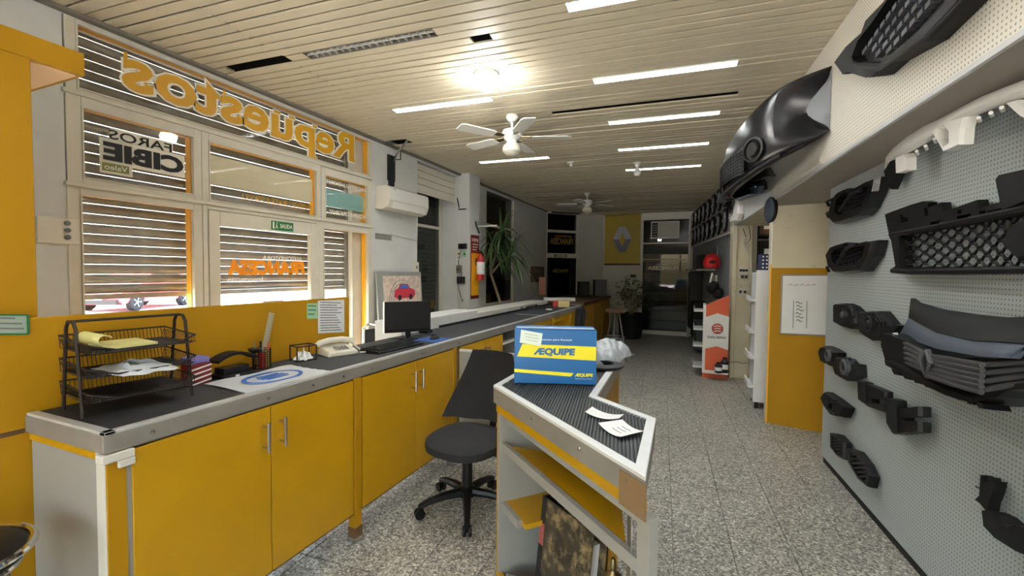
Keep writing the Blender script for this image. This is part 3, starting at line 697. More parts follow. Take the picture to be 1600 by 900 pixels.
# ================================================================== SHOP FRONT WALL ITEMS
# air conditioner
t = thing('air_conditioner', 'white split air conditioner on the wall right of the shop window', 'air conditioner', (XF, 4.38, 2.19))
y0, y1 = 4.02, 4.80
sec = [(0, 2.20), (0, 2.455), (.14, 2.46), (.185, 2.44), (.20, 2.40), (.20, 2.29), (.17, 2.215), (.09, 2.19)]
MB().prism([(XF+x, y0, z) for x, z in sec], (0, y1-y0, 0)).build('body', M['offwhite'], t, bev=.008)
MB().prism([(XF+.202, y0+.012, 2.3), (XF+.202, y1-.012, 2.3), (XF+.202, y1-.012, 2.43), (XF+.202, y0+.012, 2.43)], (-.01,0,0)).build('front_panel', M['white'], t, bev=.004)
MB().hexa([(XF+.175, y0+.06, 2.213), (XF+.175, y1-.06, 2.213), (XF+.20, y1-.06, 2.282), (XF+.20, y0+.06, 2.282)], [(XF+.179, y0+.06, 2.21), (XF+.179, y1-.06, 2.21), (XF+.205, y1-.06, 2.28), (XF+.205, y0+.06, 2.28)]).build('air_flap', M['white'], t, bev=.002)
B(XF+.2025, XF+.204, y0+.06, y0+.11, 2.415, 2.421).build('badge', M['greyink'], t)
tag(B(XF, XF+.012, 4.02, 4.3, 1.86, 1.925).build('cover_plate', M['lip'], bev=.003), 'grey rectangular cover plate on the white wall below the air conditioner', 'cover plate')
tag(MB().tube([(XF+.008, 4.3, 1.935), (XF+.008, 4.82, 1.90), (XF+.008, 4.825, 2.2)], .006, 6).build('cable', M['offwhite']), 'thin pale cable along the wall under the air conditioner', 'cable')
t = thing('security_siren', 'small white wall switch box beside the dark window reveal', 'switch', (XF, 4.8, 1.5)); t.name = 'wall_switch'
B(XF, XF+.03, 4.74, 4.835, 1.485, 1.615).build('box', M['offwhite'], t, bev=.006); B(XF+.03, XF+.034, 4.775, 4.80, 1.53, 1.57).build('rocker', M['greyink'], t)
# tv bracket
t = thing('wall_bracket', 'dark metal wall bracket with a pale arm above the air conditioner', 'bracket', (XF, 4.28, 2.55))
B(XF, XF+.02, 4.23, 4.36, 2.56, 2.86).build('wall_plate', M['charcoal'], t, bev=.004); B(XF, XF+.03, 4.25, 4.33, 2.5, 2.56).build('foot', M['charcoal'], t)
MB().tube([(XF+.02, 4.31, 2.80), (XF+.18, 4.22, 2.88), (XF+.33, 4.16, 2.955)], .014, 8).build('arm', M['steel'], t, smooth=True)
MB().tube([(XF+.02, 4.33, 2.82), (XF+.14, 4.3, 2.80), (XF+.2, 4.22, 2.87)], .006, 6).build('cable', M['black'], t)
# switch plate on the left pier
t = thing('switch_plate', 'cream switch plate with three round buttons on the pier by the shop window', 'switch', (XF, 1.32, 1.63))
B(XF, XF+.015, 1.24, 1.42, 1.635, 1.785).build('plate', M['offwhite'], t, bev=.004)
for k in range(3): MB().lathe([(.014, 0), (.014, .012), (.009, .016)], (XF+.015, 1.365, 1.755-.04*k), 12, ax=(1,0,0)).build('button', M['greyink'], t)
# framed board with the car drawing
t = thing('picture_board', 'grey board with a drawing of a red car on the wall behind the monitor', 'picture', (XF+.1, 4.4, .92))
xb = XF+.06
def pb(y, z): return (xb+(1.5-z)*.06, y, z)
MB().prism([pb(3.97, .90), pb(4.83, .90), pb(4.83, 1.49), pb(3.97, 1.49)], (-.02,0,0)).build('board', mat('grey board', srgb(150,152,148), .7, var=.06), t)
def pbq(y0, y1, z0, z1, m, nme, l=.002): return MB().prism([np.array(pb(y, z))+EX*l for y, z in ((y0,z0),(y1,z0),(y1,z1),(y0,z1))], (-.0015,0,0)).build(nme, m, t)
pbq(4.07, 4.81, .97, 1.44, mat('sketch paper', srgb(214,196,180), .8, var=.3, vs=22), 'drawing_sheet')
pts = [(4.26,1.20),(4.30,1.17),(4.64,1.17),(4.68,1.21),(4.66,1.27),(4.58,1.29),(4.53,1.34),(4.38,1.34),(4.34,1.29),(4.27,1.27)]
MB().prism([np.array(pb(y, z))+EX*.004 for y, z in pts], (-.0015,0,0)).build('drawn_car', mat('printed red', srgb(196,50,66), .7), t)
MB().prism([np.array(pb(y, z))+EX*.006 for y, z in [(4.37,1.285),(4.55,1.285),(4.51,1.33),(4.40,1.33)]], (-.0015,0,0)).build('drawn_window', M['blueink'], t)
for yy in (4.36, 4.58): MB().lathe([(.035,0),(.035,.0015)], np.array(pb(yy, 1.18))+EX*.005, 12, ax=(1,0,0)).build('drawn_wheel', M['ink'], t)
for k in range(3):
    rr = .19+.04*k; MB().tube([np.array(pb(4.36-rr*math.cos(a)*.9+.05, 1.12+rr*math.sin(a)))+EX*.003 for a in np.linspace(.05, 1.9, 10)], .003, 4).build('sketch_arc', M['greyink'], t)

# ---- column fittings
xc = -3.17; yc = 5.9
t = thing('extinguisher_board', 'tall yellow and dark red fire extinguisher board on the column', 'sign', (xc, 6.1, 1.2))
a = LX(734, 366, xc+.01); b_ = LX(748, 466, xc+.01)
B(xc, xc+.008, 5.95, 6.22, b_[2]+.0, a[2]).build('board', M['darkred'], t)
B(xc+.008, xc+.012, 5.965, 6.205, b_[2]+.05, a[2]-.28).build('yellow_field', M['yellow_ext'], t)
zt_ = a[2]
text('lettering', 'EXTINTOR', (xc+.008, 5.98, zt_-.10), EY, EZ, .21, .05, M['white_ink'], t, bold=.02)
for k in range(3): B(xc+.008, xc+.010, 6.0, 6.19-.03*k, zt_-.15-.04*k, zt_-.135-.04*k).build('print_line', M['white_ink'], t)
e = LX(746, 400, xc+.08); ey = 6.12
t = thing('fire_extinguisher', 'red fire extinguisher with a white label hung on the column board', 'fire extinguisher', (xc+.09, ey, 1.45))
ce_ = (xc+.085, ey, 1.37)
MB().lathe([(.055,0),(.062,.02),(.062,.30),(.05,.35),(.022,.385),(.02,.41)], ce_, 18).build('cylinder', M['red'], t, smooth=True)
MB().lathe([(.0632,.09),(.0634,.1),(.0634,.27),(.0632,.28)], ce_, 18, closed_ends=False).build('label', M['paper'], t, smooth=True)
MB().box(xc+.065, xc+.105, ey-.02, ey+.02, 1.78, 1.81).tube([(xc+.085, ey, 1.805), (xc+.085, ey-.10, 1.835)], .008).tube([(xc+.085, ey, 1.79), (xc+.085, ey-.09, 1.79)], .007).build('valve', M['black'], t)
MB().tube([(xc+.085, ey+.02, 1.795), (xc+.085, ey+.09, 1.75), (xc+.085, ey+.085, 1.6), (xc+.085, ey+.08, 1.45)], .011, 8).build('hose', M['black'], t, smooth=True)
B(xc+.012, xc+.03, ey-.03, ey+.03, 1.6, 1.7).build('hook', M['black'], t)
def near(name, x0, x1, y0, y1, m, label, cat, d=.03, holes=0, mk=None):
    a = LY(x0, y0, yc); b = LY(x1, y1, yc); t = thing(name, label, cat, (a[0], yc, b[2]))
    B(a[0], b[0], yc-d, yc, b[2], a[2]).build('case', m, t, bev=.003)
    for k in range(holes):
        c = (a[0]+(b[0]-a[0])*(k+.5)/holes, yc-d, (a[2]+b[2])/2); MB().lathe([(.014,0),(.012,.004)], c, 10, ax=(0,-1,0)).build('hole', M['ink'], t)
    return t
near('control_box', 719, 730, 381, 389, M['black'], 'black control box high on the column side', 'box', .06, 2)
near('light_switch', 713, 722, 391, 402, M['offwhite'], 'cream switch at the left of the pair below the black box', 'switch', .02, 1)
near('light_switch', 724, 729.5, 392, 402, M['green_paper'], 'greenish switch at the right of the pair below the black box', 'switch', .02, 1)
near('power_socket', 714, 721, 404, 413, M['white'], 'white power socket just under the pair of switches', 'socket', .02, 1)
near('power_socket', 714, 722, 415, 427, M['trim'], 'brownish power socket in the middle of the column side', 'socket', .025, 2)
near('power_socket', 716, 727, 432, 443, M['charcoal'], 'dark power socket with plugs low on the column side', 'socket', .05, 2)
near('power_socket', 720, 726, 465, 473, M['whitelam'], 'small pale socket at the foot of the column', 'socket', .012, 1)
tag(MB().tube([LY(720, 390, yc-.02), LY(716, 410, yc-.03), LY(722, 428, yc-.03), LY(715, 445, yc-.03), LY(721, 466, yc-.02)], .007, 6).build('cable', M['trim']), 'brown cable hanging between the sockets on the column', 'cable')
t = thing('arm_bracket', 'small grey wall arm bracket on the column corner above the extinguisher board', 'bracket', LX(747, 355, xc))
p = LX(745, 350, xc); q = LX(752, 352, xc)
MB().tube([LX(743, 346, xc+.02), LX(744, 352, xc+.02), LX(749, 364, xc+.02)], .014, 6).build('plate', M['dullgrey'], t)
MB().tube([LX(747, 354, xc+.02), LX(747, 354, xc+.02)+np.array([.30, .05, 0.01])], .014, 8).build('arm', M['whitelam'], t, smooth=True)
t = thing('hook_bracket', 'small dark hook at the edge of the roller blind', 'hook', (XF, 5.89, 2.1))
p = LX(717, 322, XF+.03); MB().tube([p+np.array([-.03,0,.12]), p, p+np.array([.0,-.0,-.05]), p+np.array([.14,.05,-.04])], .009, 6).build('hook', M['black'], t)

# ================================================================== COUNTER
ZT = .98; XB, XC = -2.19, -1.70      # back edge, front edge
YN, YE = .77, 7.0
ct = thing('service_counter', 'long grey rubber topped counter worktop with a riveted metal edge', 'counter', (-1.95, YN, .92))
B(XB, XC-.004, YN+.004, YE, .925, .972).build('core', M['greylam'], ct)
for a, b in ((YN+.03, 3.0), (3.0, 5.05), (5.05, YE-.03)): B(XB+.004, XC-.028, a, b, .972, ZT).build('rubber_mat', M['mat'], ct)
mb = MB(); mb.box(XC-.028, XC, YN, YE, .972, .983).box(XB, XC, YN, YN+.03, .972, .983).box(XB, XC, YE-.03, YE, .972, .983); mb.build('edge_trim', M['alu'], ct, bev=.002)
mb = MB(); mb.box(XC-.004, XC+.004, YN-.004, YE, .915, .974).box(XB, XC-.004, YN-.004, YN+.004, .915, .974); mb.build('front_lip', M['lip'], ct, bev=.002)
B(XB, XB+.02, 3.5, YE, ZT, 1.0).build('back_strip', M['black'], ct)
for k, y in enumerate((.9, 1.34, 1.58, 1.78, 2.0, 2.5, 3.0, 3.5, 4.1, 4.8, 5.5)): MB().lathe([(.007,0),(.006,.003),(.001,.0045)], (XC+.004, y, .945), 10, ax=(1,0,0)).build('rivet', M['steel'], ct)
B(-2.05, -1.72, 5.03, 5.07, ZT-.002, ZT+.001).build('joint_strip', M['alu'], ct)
mb = MB(); mb.box(XC-.03, XC+.012, YN-.012, YN+.075, .885, .912).box(XC-.0, XC+.014, YN+.03, YN+.075, .86, .885); mb.build('corner_patch', M['whitelam'], ct, bev=.003)

def handle(parent, y, z0, z1, x=XC):
    mb = MB(); mb.tube([(x+.038, y, z0), (x+.038, y, z1)], .0065, 8)
    for z in (z0+.02, z1-.02): mb.tube([(x-.005, y, z), (x+.038, y, z)], .005, 6)
    mb.build('handle', M['steel'], parent, smooth=True)
def cabinet(y0, y1, doors, label, legs=(), end=False, x=XC):
    t = thing('counter_cabinet', label, 'cabinet', (-1.95, y0, .13), 'yellow cabinets under the counter')
    mb = MB(); mb.box(XB+.02, x-.022, y0, y0+.018, .17, .915).box(XB+.02, x-.022, y1-.018, y1, .17, .915).box(XB+.02, XB+.035, y0, y1, .17, .915).box(XB+.02, x-.022, y0+.018, y1-.018, .17, .19).box(XB+.02, x-.022, y0+.018, y1-.018, .895, .915)
    mb.build('carcass', M['greylam'], t)
    for (a, b, hy) in doors:
        d = B(x-.02, x, a+.002, b-.002, .17, .905).build('door', M['yellow'], t, bev=.002)
        if hy: handle(d, hy, .72, .85, x)
        B(x-.02, x-.001, a+.002, b-.002, .163, .17).build('edge_band', M['wood'], d)
    for y in legs:
        l = B(x-.045, x+.005, y-.025, y+.025, .03, .915).build('leg', M['yellow_paint'], t, bev=.003)
        B(x-.052, x+.012, y-.032, y+.032, 0, .03).build('foot', M['steel'], l, bev=.003)
        B(x-.047, x+.007, y-.027, y+.027, .03, .085).build('worn_collar', M['wood'], l)
    for y in (y0+.1, y1-.1): B(XB+.05, XB+.1, y-.025, y+.025, 0, .17).build('rear_foot', M['greylam'], t)
    return t
c1 = cabinet(.84, 1.86, [(.84, 1.355, 1.315), (1.355, 1.86, 1.398)], 'nearest yellow counter cabinet with two doors, beneath the letter tray', legs=(1.89,))
# its end face
mb = MB(); mb.box(XB, XC-.06, YN+.012, YN+.03, 0, .885); mb.build('end_panel', M['greylam'], c1)
B(XC-.06, XC-.012, YN+.002, YN+.034, 0, .915).build('corner_post', M['whitelam'], c1, bev=.003)
B(XB, XC-.06, YN+.006, YN+.03, .885, .915).build('end_rail', M['yellow'], c1)
B(XC-.012, XC-.002, YN+.006, .826, 0, .915).build('yellow_stile', M['yellow_paint'], c1); B(XC-.014, XC-.006, .826, .842, 0, .915).build('grey_strip', M['greylam'], c1)
cabinet(1.92, 2.92, [(1.925, 2.435, 2.385), (2.435, 2.92, 2.47)], 'second yellow counter cabinet, behind the office chair', legs=(2.945,))
cabinet(3.02, 3.86, [(3.03, 3.45, 3.4), (3.45, 3.86, 3.5)], 'third yellow counter cabinet, beyond the grey partition', legs=())
# open section with white shelves, then leg posts
t = thing('shelf_cabinet', 'open white shelved section under the counter beyond the third cabinet', 'cabinet', (-1.95, 3.9, .1))
mb = MB(); mb.box(XB+.02, XC-.02, 3.88, 3.9, 0, .915).box(XB+.02, XB+.04, 3.9, 4.36, 0, .915).box(XB+.02, XC-.02, 4.36, 4.38, 0, .915); mb.build('carcass', M['greylam'], t)
for z in (.12, .36, .58, .78): B(XB+.04, XC-.04, 3.9, 4.36, z, z+.018).build('shelf', M['white'], t)
t = thing('counter_stand', 'yellow legged open section of the counter far along', 'counter', (-1.95, 5.5, 0))
for y in (4.55, 5.45, 6.35): 
    B(XC-.05, XC, y-.03, y+.03, 0, .915).build('leg', M['yellow_paint'], t, bev=.003); B(XB+.02, XB+.07, y-.03, y+.03, 0, .915).build('leg', M['yellow_paint'], t)
B(XC-.03, XC-.01, 4.4, 6.9, .84, .915).build('rail', M['yellow'], t); B(XB+.03, XB+.04, 4.4, 6.9, .05, .915).build('back_panel', M['wood'], t)
# second counter across the far end
t = thing('back_counter', 'yellow sided brown topped counter set across the far end of the long counter', 'counter', (-2.3, 8.8, 0))
B(-2.75, -1.80, 7.6, 10.2, .93, .98).build('top', M['wood'], t, bev=.004); B(-2.7, -1.84, 7.65, 10.15, .06, .93).build('body', M['wood_yellow'], t)
for k in range(3): B(-1.84, -1.822, 7.68+.83*k, 8.48+.83*k, .1, .9).build('door', M['wood_yellow'], t, bev=.004)
B(-2.65, -1.9, 7.63, 7.65, .1, .9).build('side_panel', M['yellow'], t); B(-2.7, -1.86, 7.66, 10.1, 0, .06).build('plinth', M['dark'], t)

# yellow back panel on the counter
pp_ = thing('counter_screen', 'yellow screen panel standing along the back of the counter', 'panel', (-2.2, 1.6, .0))
B(-2.225, -2.195, .60, 2.36, .2, 1.318).build('panel', M['yellow_paint'], pp_, bev=.002)
B(-2.222, -2.198, 2.36, 2.40, .98, 1.318).build('clear_edge', M['glass'], pp_)
B(-2.23, -2.192, .5, .765, .912, .928).build('rail', M['wood'], pp_)
def sheet(name, x0, y0, x1, y1, m, label, lines=0, X=-2.194, cat='notice', skew=0, th=.0012, border=None):
    a = LX(x0, y1, X); b = LX(x1, y0, X); t = thing(name, label, cat, (X, a[1], a[2]))
    qa, qb, qc, qd = a, np.array([X, b[1], LX(x1, y1-skew, X)[2]]), b, np.array([X, a[1], LX(x0, y0+skew, X)[2]])
    MB().prism([qa, qb, qc, qd], (-th, 0, 0)).build('sheet', m, t)
    if border: 
        e = MB(); 
        for p, q in ((qa,qb),(qb,qc),(qc,qd),(qd,qa)): e.tube([p+EX*.001, q+EX*.001], .004, 4)
        e.build('border', border, t)
    w_, h_ = (qb-qa), (qd-qa)
    for k in range(lines):
        f = (k+.7)/(lines+.6); l0 = qa+h_*(1-f)+w_*.08+EX*.0006; L = .84*(.7+.3*random.random())
        MB().prism([l0, l0+w_*L, l0+w_*L+h_*.35/(lines+1), l0+h_*.35/(lines+1)], (-.0005,0,0)).build('print_line', M['greyink'], t)
    return t
sheet('notice_card', 480, 474, 496, 498, M['green_paper'], 'small pale green card taped on the yellow screen panel', 3, cat='card')
sheet('price_list', 497, 468, 538, 521, M['paper_print'], 'white price list sheet taped on the yellow screen panel', 12, skew=2, cat='paper')
sheet('license_sticker', -20, 492, 43, 522, mat('grey green card', srgb(150,164,150), .7), 'grey green bordered notice at the left end of the yellow screen', 3, cat='card', border=M['green_sign'])

# ================================================================== THINGS ON THE COUNTER
# letter tray, three tiers of wire mesh
t = thing('letter_tray', 'dark wire mesh letter tray with three tiers on the near end of the counter', 'letter tray', (-2.03, 1.0, ZT))
ux = np.array([.40, .917, 0]); ux /= np.linalg.norm(ux); uy = np.array([-ux[1], ux[0], 0]) # long side runs along the screen
ux = np.array([.12, .9928, 0]); uy = np.array([-.9928, .12, 0]); c0 = np.array([-2.015, 1.0, ZT])
def tp(s, q, z): return c0+ux*s+uy*q+EZ*z
for k in range(3):
    z = .055+.085*k; tr = MB()
    hw, hd = .165, .13
    rim = [tp(-hw, -hd, z+.03), tp(-hw, hd, z+.045), tp(hw, hd, z+.045), tp(hw, -hd, z+.03), tp(.09, -hd-.02, z+.008), tp(-.09, -hd-.02, z+.008)]
    tr.tube(rim, .0035, 6, closed=True)
    tier = tr.build('tier', M['mesh_dark'], t)
    m2 = MB(); n = 26
    for i in range(n+1): s = -hw+2*hw*i/n; m2.tube([tp(s, hd, z+.043), tp(s, hd-.012, z), tp(s, -hd+.01, z), tp(s, -hd, z+.008)], .0016, 3)
    for i in range(19): q = -hd+2*hd*i/18; m2.tube([tp(-hw, q, z+.035), tp(-hw+.012, q, z), tp(hw-.012, q, z), tp(hw, q, z+.035)], .0016, 3)
    stuff(m2.build('wire_mesh', M['mesh_dark'], tier))
    B2 = MB().hexa([tp(-hw+.01, -hd+.01, z-.003), tp(hw-.01, -hd+.01, z-.003), tp(hw-.01, hd-.01, z-.003), tp(-hw+.01, hd-.01, z-.003)], [tp(-hw+.01, -hd+.01, z-.001), tp(hw-.01, -hd+.01, z-.001), tp(hw-.01, hd-.01, z-.001), tp(-hw+.01, hd-.01, z-.001)]); B2.build('tray_floor', M['mesh_dark'], tier)
for s in (-.168, .168):
    MB().tube([tp(s, -.09, .0), tp(s, -.045, .305), tp(s, -.025, .328), tp(s, .025, .328), tp(s, .045, .305), tp(s, .09, .0)], .006, 8).build('side_leg', M['mesh_dark'], t, smooth=True)
MB().tube([tp(-.168, 0, .33), tp(.168, 0, .33)], .005, 8).build('carry_bar', M['mesh_dark'], t, smooth=True)
zt3 = ZT+.055+.17
npad = thing('note_pad', 'pale yellow note pad with a curled cover in the top tier of the letter tray', 'note pad', tp(-.03, 0, zt3-ZT))
MB().hexa([tp(-.10, -.11, .231), tp(.05, -.10, .231), tp(.05, .09, .231), tp(-.10, .08, .231)], [tp(-.10, -.11, .239), tp(.05, -.10, .239), tp(.05, .09, .239), tp(-.10, .08, .239)]).build('pages', M['yellow_paper'], npad)
def curl(u_, v_): a = 4.2*v_; return tp(-.10-.0-.024*math.sin(a)-.01*v_, -.11+.19*u_, .262-.024*math.cos(a)*(1-.25*v_))
MB().grid(curl, 4, 14, (0, 0, .002)).build('curled_sheet', M['yellow_paper'], npad, smooth=True)
def crumple(c, a, b, h, seed, m, name, label, cat, nu=16, nv=12, rot=0):
    rnd = random.Random(seed); ph = [rnd.random()*6 for _ in range(6)]
    def fn(u_, v_):
        x = (u_-.5)*2; y = (v_-.5)*2; d = max(abs(x), abs(y)); z = h*(1-d**2)*(.65+.35*math.sin(7*x+ph[0])*math.cos(6*y+ph[1]))+.25*h*math.sin(13*x+9*y+ph[2])*(1-d)
        xx, yy = x*a*(1+.08*math.sin(5*y+ph[3])), y*b*(1+.1*math.sin(6*x+ph[4])); cr, sr = math.cos(rot), math.sin(rot)
        return (c[0]+xx*cr-yy*sr, c[1]+xx*sr+yy*cr, c[2]+max(.001, z))
    return tag(MB().grid(fn, nu, nv, (0,0,-.001)).build(name, m, smooth=True), label, cat)
crumple(tp(.0, -.05, .14), .09, .14, .035, 3, M['polybag'], 'plastic_bag', 'crumpled white plastic bag in the middle tier of the letter tray', 'bag', rot=1.45)
# cartons and box beyond the tray
t = thing('striped_carton', 'small carton with slanted dark red and white stripes beside the letter tray', 'box', (-2.08, 1.25, ZT))
cx, cy = -2.085, 1.285; bx = MB().box(cx-.035, cx+.035, cy-.045, cy+.045, ZT, ZT+.095); bx.build('carton', M['darkred'], t, bev=.002)
for k in range(4): MB().hexa([(cx+.0355, cy-.045, ZT+.0+.022*k), (cx+.0355, cy-.045, ZT+.007+.022*k), (cx+.0355, cy+.045, ZT+.022+.022*k), (cx+.0355, cy+.045, ZT+.015+.022*k)], [(cx+.0362, cy-.045, ZT+.0+.022*k), (cx+.0362, cy-.045, ZT+.007+.022*k), (cx+.0362, cy+.045, ZT+.022+.022*k), (cx+.0362, cy+.045, ZT+.015+.022*k)]).build('stripe', M['paper'], t)
tag(MB().hexa([(cx-.03, cy-.05, ZT+.096), (cx+.03, cy-.04, ZT+.096), (cx+.03, cy+.04, ZT+.096), (cx-.03, cy+.03, ZT+.096)], [(cx-.03, cy-.05, ZT+.125), (cx+.03, cy-.04, ZT+.12), (cx+.03, cy+.04, ZT+.12), (cx-.03, cy+.03, ZT+.125)]).build('sachet_pack', mat('violet pack', srgb(120,112,176), .5)), 'small violet pack lying on the striped carton', 'pack')
# hole punch
t = thing('hole_punch', 'large black hole punch on the counter left of the pen cup', 'hole punch', (-2.08, 1.45, ZT))
B(-2.13, -2.03, 1.37, 1.53, ZT, ZT+.02).build('base', M['black'], t, bev=.006); B(-2.115, -2.045, 1.385, 1.515, ZT+.02, ZT+.05).build('die_block', M['black'], t, bev=.004)
MB().grid(lambda u_, v_: (-2.12+.075*v_, 1.36+.20*u_, ZT+.055+.052*math.sin(PI*min(1, u_*.75+.15))), 12, 2, (0,0,.012)).build('lever', M['blackmatt'], t, smooth=True)
B(-2.0295, -2.029, 1.43, 1.45, ZT+.006, ZT+.014).build('mark', M['paper'], t)
# pen cup, ruler, pens
cc = np.array([-2.115, 1.635, ZT])
t = thing('pen_cup', 'dark mesh pen cup on the counter with red and green papers inside', 'pen cup', cc)
mb = MB(); 
for k in range(18): a = 2*PI*k/18; mb.tube([cc+np.array([.043*math.cos(a), .043*math.sin(a), .002]), cc+np.array([.043*math.cos(a), .043*math.sin(a), .1])], .0018, 4)
for z in np.linspace(.004, .1, 9): mb.tube([cc+np.array([.043*math.cos(a), .043*math.sin(a), z]) for a in np.linspace(0, 2*PI, 19)[:-1]], .0018, 4, closed=True)
mb.build('mesh_wall', M['mesh_dark'], t); MB().lathe([(.043,0),(.043,.003)], cc, 18).build('bottom', M['mesh_dark'], t)
for k, (dx, dy, h, m, nm, lb) in enumerate([(.012, -.022, .12, 'darkred', 'marker_pen', 'dark red marker pen in the pen cup'), (-.012, .005, .14, 'ink', 'pen', 'black pen in the pen cup, middle'), (.014, .022, .13, 'orange', 'pen', 'orange pen in the pen cup, right side'), (-.02, -.02, .135, 'trunk', 'pencil', 'wooden pencil at the back of the pen cup')]):
    tag(MB().tube([cc+np.array([dx*.7, dy*.7, .004]), cc+np.array([dx*1.3, dy*1.3, h])], .0055, 8).build(nm, M[m]), lb, 'pen')
tag(MB().box(cc[0]+.018, cc[0]+.032, cc[1]-.03, cc[1]+.0, ZT+.004, ZT+.085).build('card_stub', M['red']), 'red card standing in the front of the pen cup', 'card')
tag(MB().box(cc[0]+.012, cc[0]+.026, cc[1]+.006, cc[1]+.028, ZT+.004, ZT+.09).build('card_stub', mat('olive card', srgb(150,150,60), .7)), 'olive card standing in the pen cup, right of the red one', 'card')
p0 = cc+np.array([-.02, .01, .01]); p1 = np.array([-2.16, 1.735, 1.262]); d = p1-p0; L = np.linalg.norm(d); d /= L; sd = np.cross(d, EX); sd /= np.linalg.norm(sd); nn_ = np.cross(d, sd)
rl_ = thing('ruler', 'translucent grey ruler standing in the pen cup against the yellow screen', 'ruler', p0)
MB().obox(p0+d*L/2, sd*.034, nn_*.003, d*L).build('blade', mat('grey plastic ruler', srgb(164,156,130), .4), rl_)
for k in range(14): MB().obox(p0+d*(L*.3+L*.65*k/13)+sd*.011-nn_*.0018*np.sign(nn_[0])*-1, sd*.010, nn_*.0006, d*.0015).build('graduation', M['ink'], rl_)
tag(MB().lathe([(.02,0),(.032,.012),(.03,.018),(.0,.02)], cc+np.array([.02,-.055,.095]), 14).build('tape_roll', M['black']), 'black tape roll hooked on the rim of the pen cup', 'tape')
# memo cube holder
c = np.array([-2.09, 1.88, ZT]); t = thing('memo_holder', 'black wire memo cube holder on the counter by the yellow screen', 'memo holder', c)
e1 = np.array([.30, .954, 0])*.055; e2 = np.array([.954, -.30, 0])*.045; mb = MB()
co = [c-e1-e2, c+e1-e2, c+e1+e2, c-e1+e2]
mb.tube([p+EZ*.085 for p in co], .004, 5, closed=True).tube([p+EZ*.005 for p in co], .004, 5, closed=True)
for p in co: mb.tube([p, p+EZ*.085], .004, 5)
mb.build('wire_frame', M['black'], t); MB().hexa(co, [p+EZ*.003 for p in co]).build('bottom', M['black'], t)
crumple(c+EZ*.005, .038, .045, .062, 8, M['paper'], 'memo_sheets', 'crumpled white memo sheets inside the wire memo holder', 'paper', rot=.3)
# flyer / poly bag with blue ring
t = thing('plastic_sleeve', 'white plastic sleeve with a blue oval print lying on the counter edge', 'bag', (-1.87, 1.5, ZT+.004))
q = [LZ(320, 601, ZT+.004), LZ(380, 614, ZT+.004), LZ(522, 578, ZT+.004), LZ(455, 571, ZT+.004)]
q = [np.array([-2.03, 1.285, 0]), np.array([-1.71, 1.262, 0]), np.array([-1.715, 1.71, 0]), np.array([-2.03, 1.73, 0])]
def sl(u_, v_): p = (q[0]*(1-u_)+q[3]*u_)*(1-v_)+(q[1]*(1-u_)+q[2]*u_)*v_; p = p.copy(); p[2] = ZT+.0045+.003*math.sin(9*u_+4*v_)+.004*max(0, u_-.85)*6*abs(math.sin(17*v_)); return p
MB().grid(sl, 20, 14, (0,0,-.0015)).build('sleeve', M['polybag'], t, smooth=True)
cen = np.array([-1.868, 1.505, ZT+.0085]); ring = MB(); N = 40
vo = [cen+np.array([.105*math.cos(a), .145*math.sin(a), 0]) for a in np.linspace(0, 2*PI, N+1)[:-1]]; vi = [cen+np.array([.088*math.cos(a), .126*math.sin(a), 0]) for a in np.linspace(0, 2*PI, N+1)[:-1]]
ring.prism(vo, (0,0,-.001), holes=[vi]); ring.build('blue_ring', M['blueink'], t)
for k in range(4): B(cen[0]-.05+.025*k, cen[0]-.034+.025*k, cen[1]-.075+.012*abs(k-1.5), cen[1]+.075-.012*abs(k-1.5), cen[2]-.001, cen[2]).build('blue_print', M['blueink'], t)
# telephone
t = thing('telephone', 'ivory desk telephone with handset at the end of the yellow screen', 'telephone', (-2.04, 2.12, ZT))
ph = np.array([-2.045, 2.10, ZT]); a1 = np.array([.35, .937, 0]); a2 = np.array([.937, -.35, 0])
def pt(s, q_, z): return ph+a1*s+a2*q_+EZ*z
MB().hexa([pt(-.10,-.075,0), pt(.10,-.075,0), pt(.10,.085,0), pt(-.10,.085,0)], [pt(-.09,-.065,.06), pt(.09,-.065,.06), pt(.09,.08,.03), pt(-.09,.08,.03)]).build('base', M['offwhite'], t, bev=.01)
MB().tube([pt(-.115,-.03,.062), pt(-.10,-.03,.075), pt(-.04,-.03,.086), pt(.04,-.03,.086), pt(.10,-.03,.075), pt(.115,-.03,.062)], .019, 10).build('handset', M['offwhite'], t, smooth=True)
for i in range(3):
    for j in range(4): MB().obox(pt(-.03+.022*j, .02+.018*i, .048-.004*i), a1*.014, a2*.011, EZ*.008).build('key', M['greylam'], t)
MB().tube([pt(.11,-.03,.05), pt(.15,.02,.006), pt(.13,.06,.006), pt(.16,.09,.006), pt(.10,.085,.01)], .005, 6).build('cord', M['offwhite'], t, smooth=True)
# keyboard
t = thing('keyboard', 'black computer keyboard on the counter in front of the monitor', 'keyboard', (-1.86, 2.47, ZT))
kc = np.array([-1.87, 2.42, ZT]); k1 = np.array([.06, .998, 0]); k2 = np.array([.998, -.06, 0]); k1 = k1/np.linalg.norm(k1); k2 = np.array([k1[1], -k1[0], 0])
def kp(s, q_, z): return kc+k1*s+k2*q_+EZ*z
MB().hexa([kp(-.225,-.08,0), kp(.225,-.08,0), kp(.225,.08,0), kp(-.225,.08,0)], [kp(-.222,-.078,.026), kp(.222,-.078,.026), kp(.222,.078,.014), kp(-.222,.078,.014)]).build('case', M['black'], t, bev=.004)
km = None
for r_ in range(5):
    for j in range(18):
        p = kp(-.205+.0235*j+(.004*r_ if j < 14 else 0), -.055+.0265*r_, .026-.0024*r_)
        if km is None:
            kk = MB().obox((0,0,0), k1*.019, k2*.019, EZ*.009); km = bpy.data.meshes.new('key'); km.from_pydata([tuple(v) for v in kk.v], [], kk.f); km.materials.append(M['charcoal'])
        inst(km, 'key', Vector(p)-Vector(t.location), t)
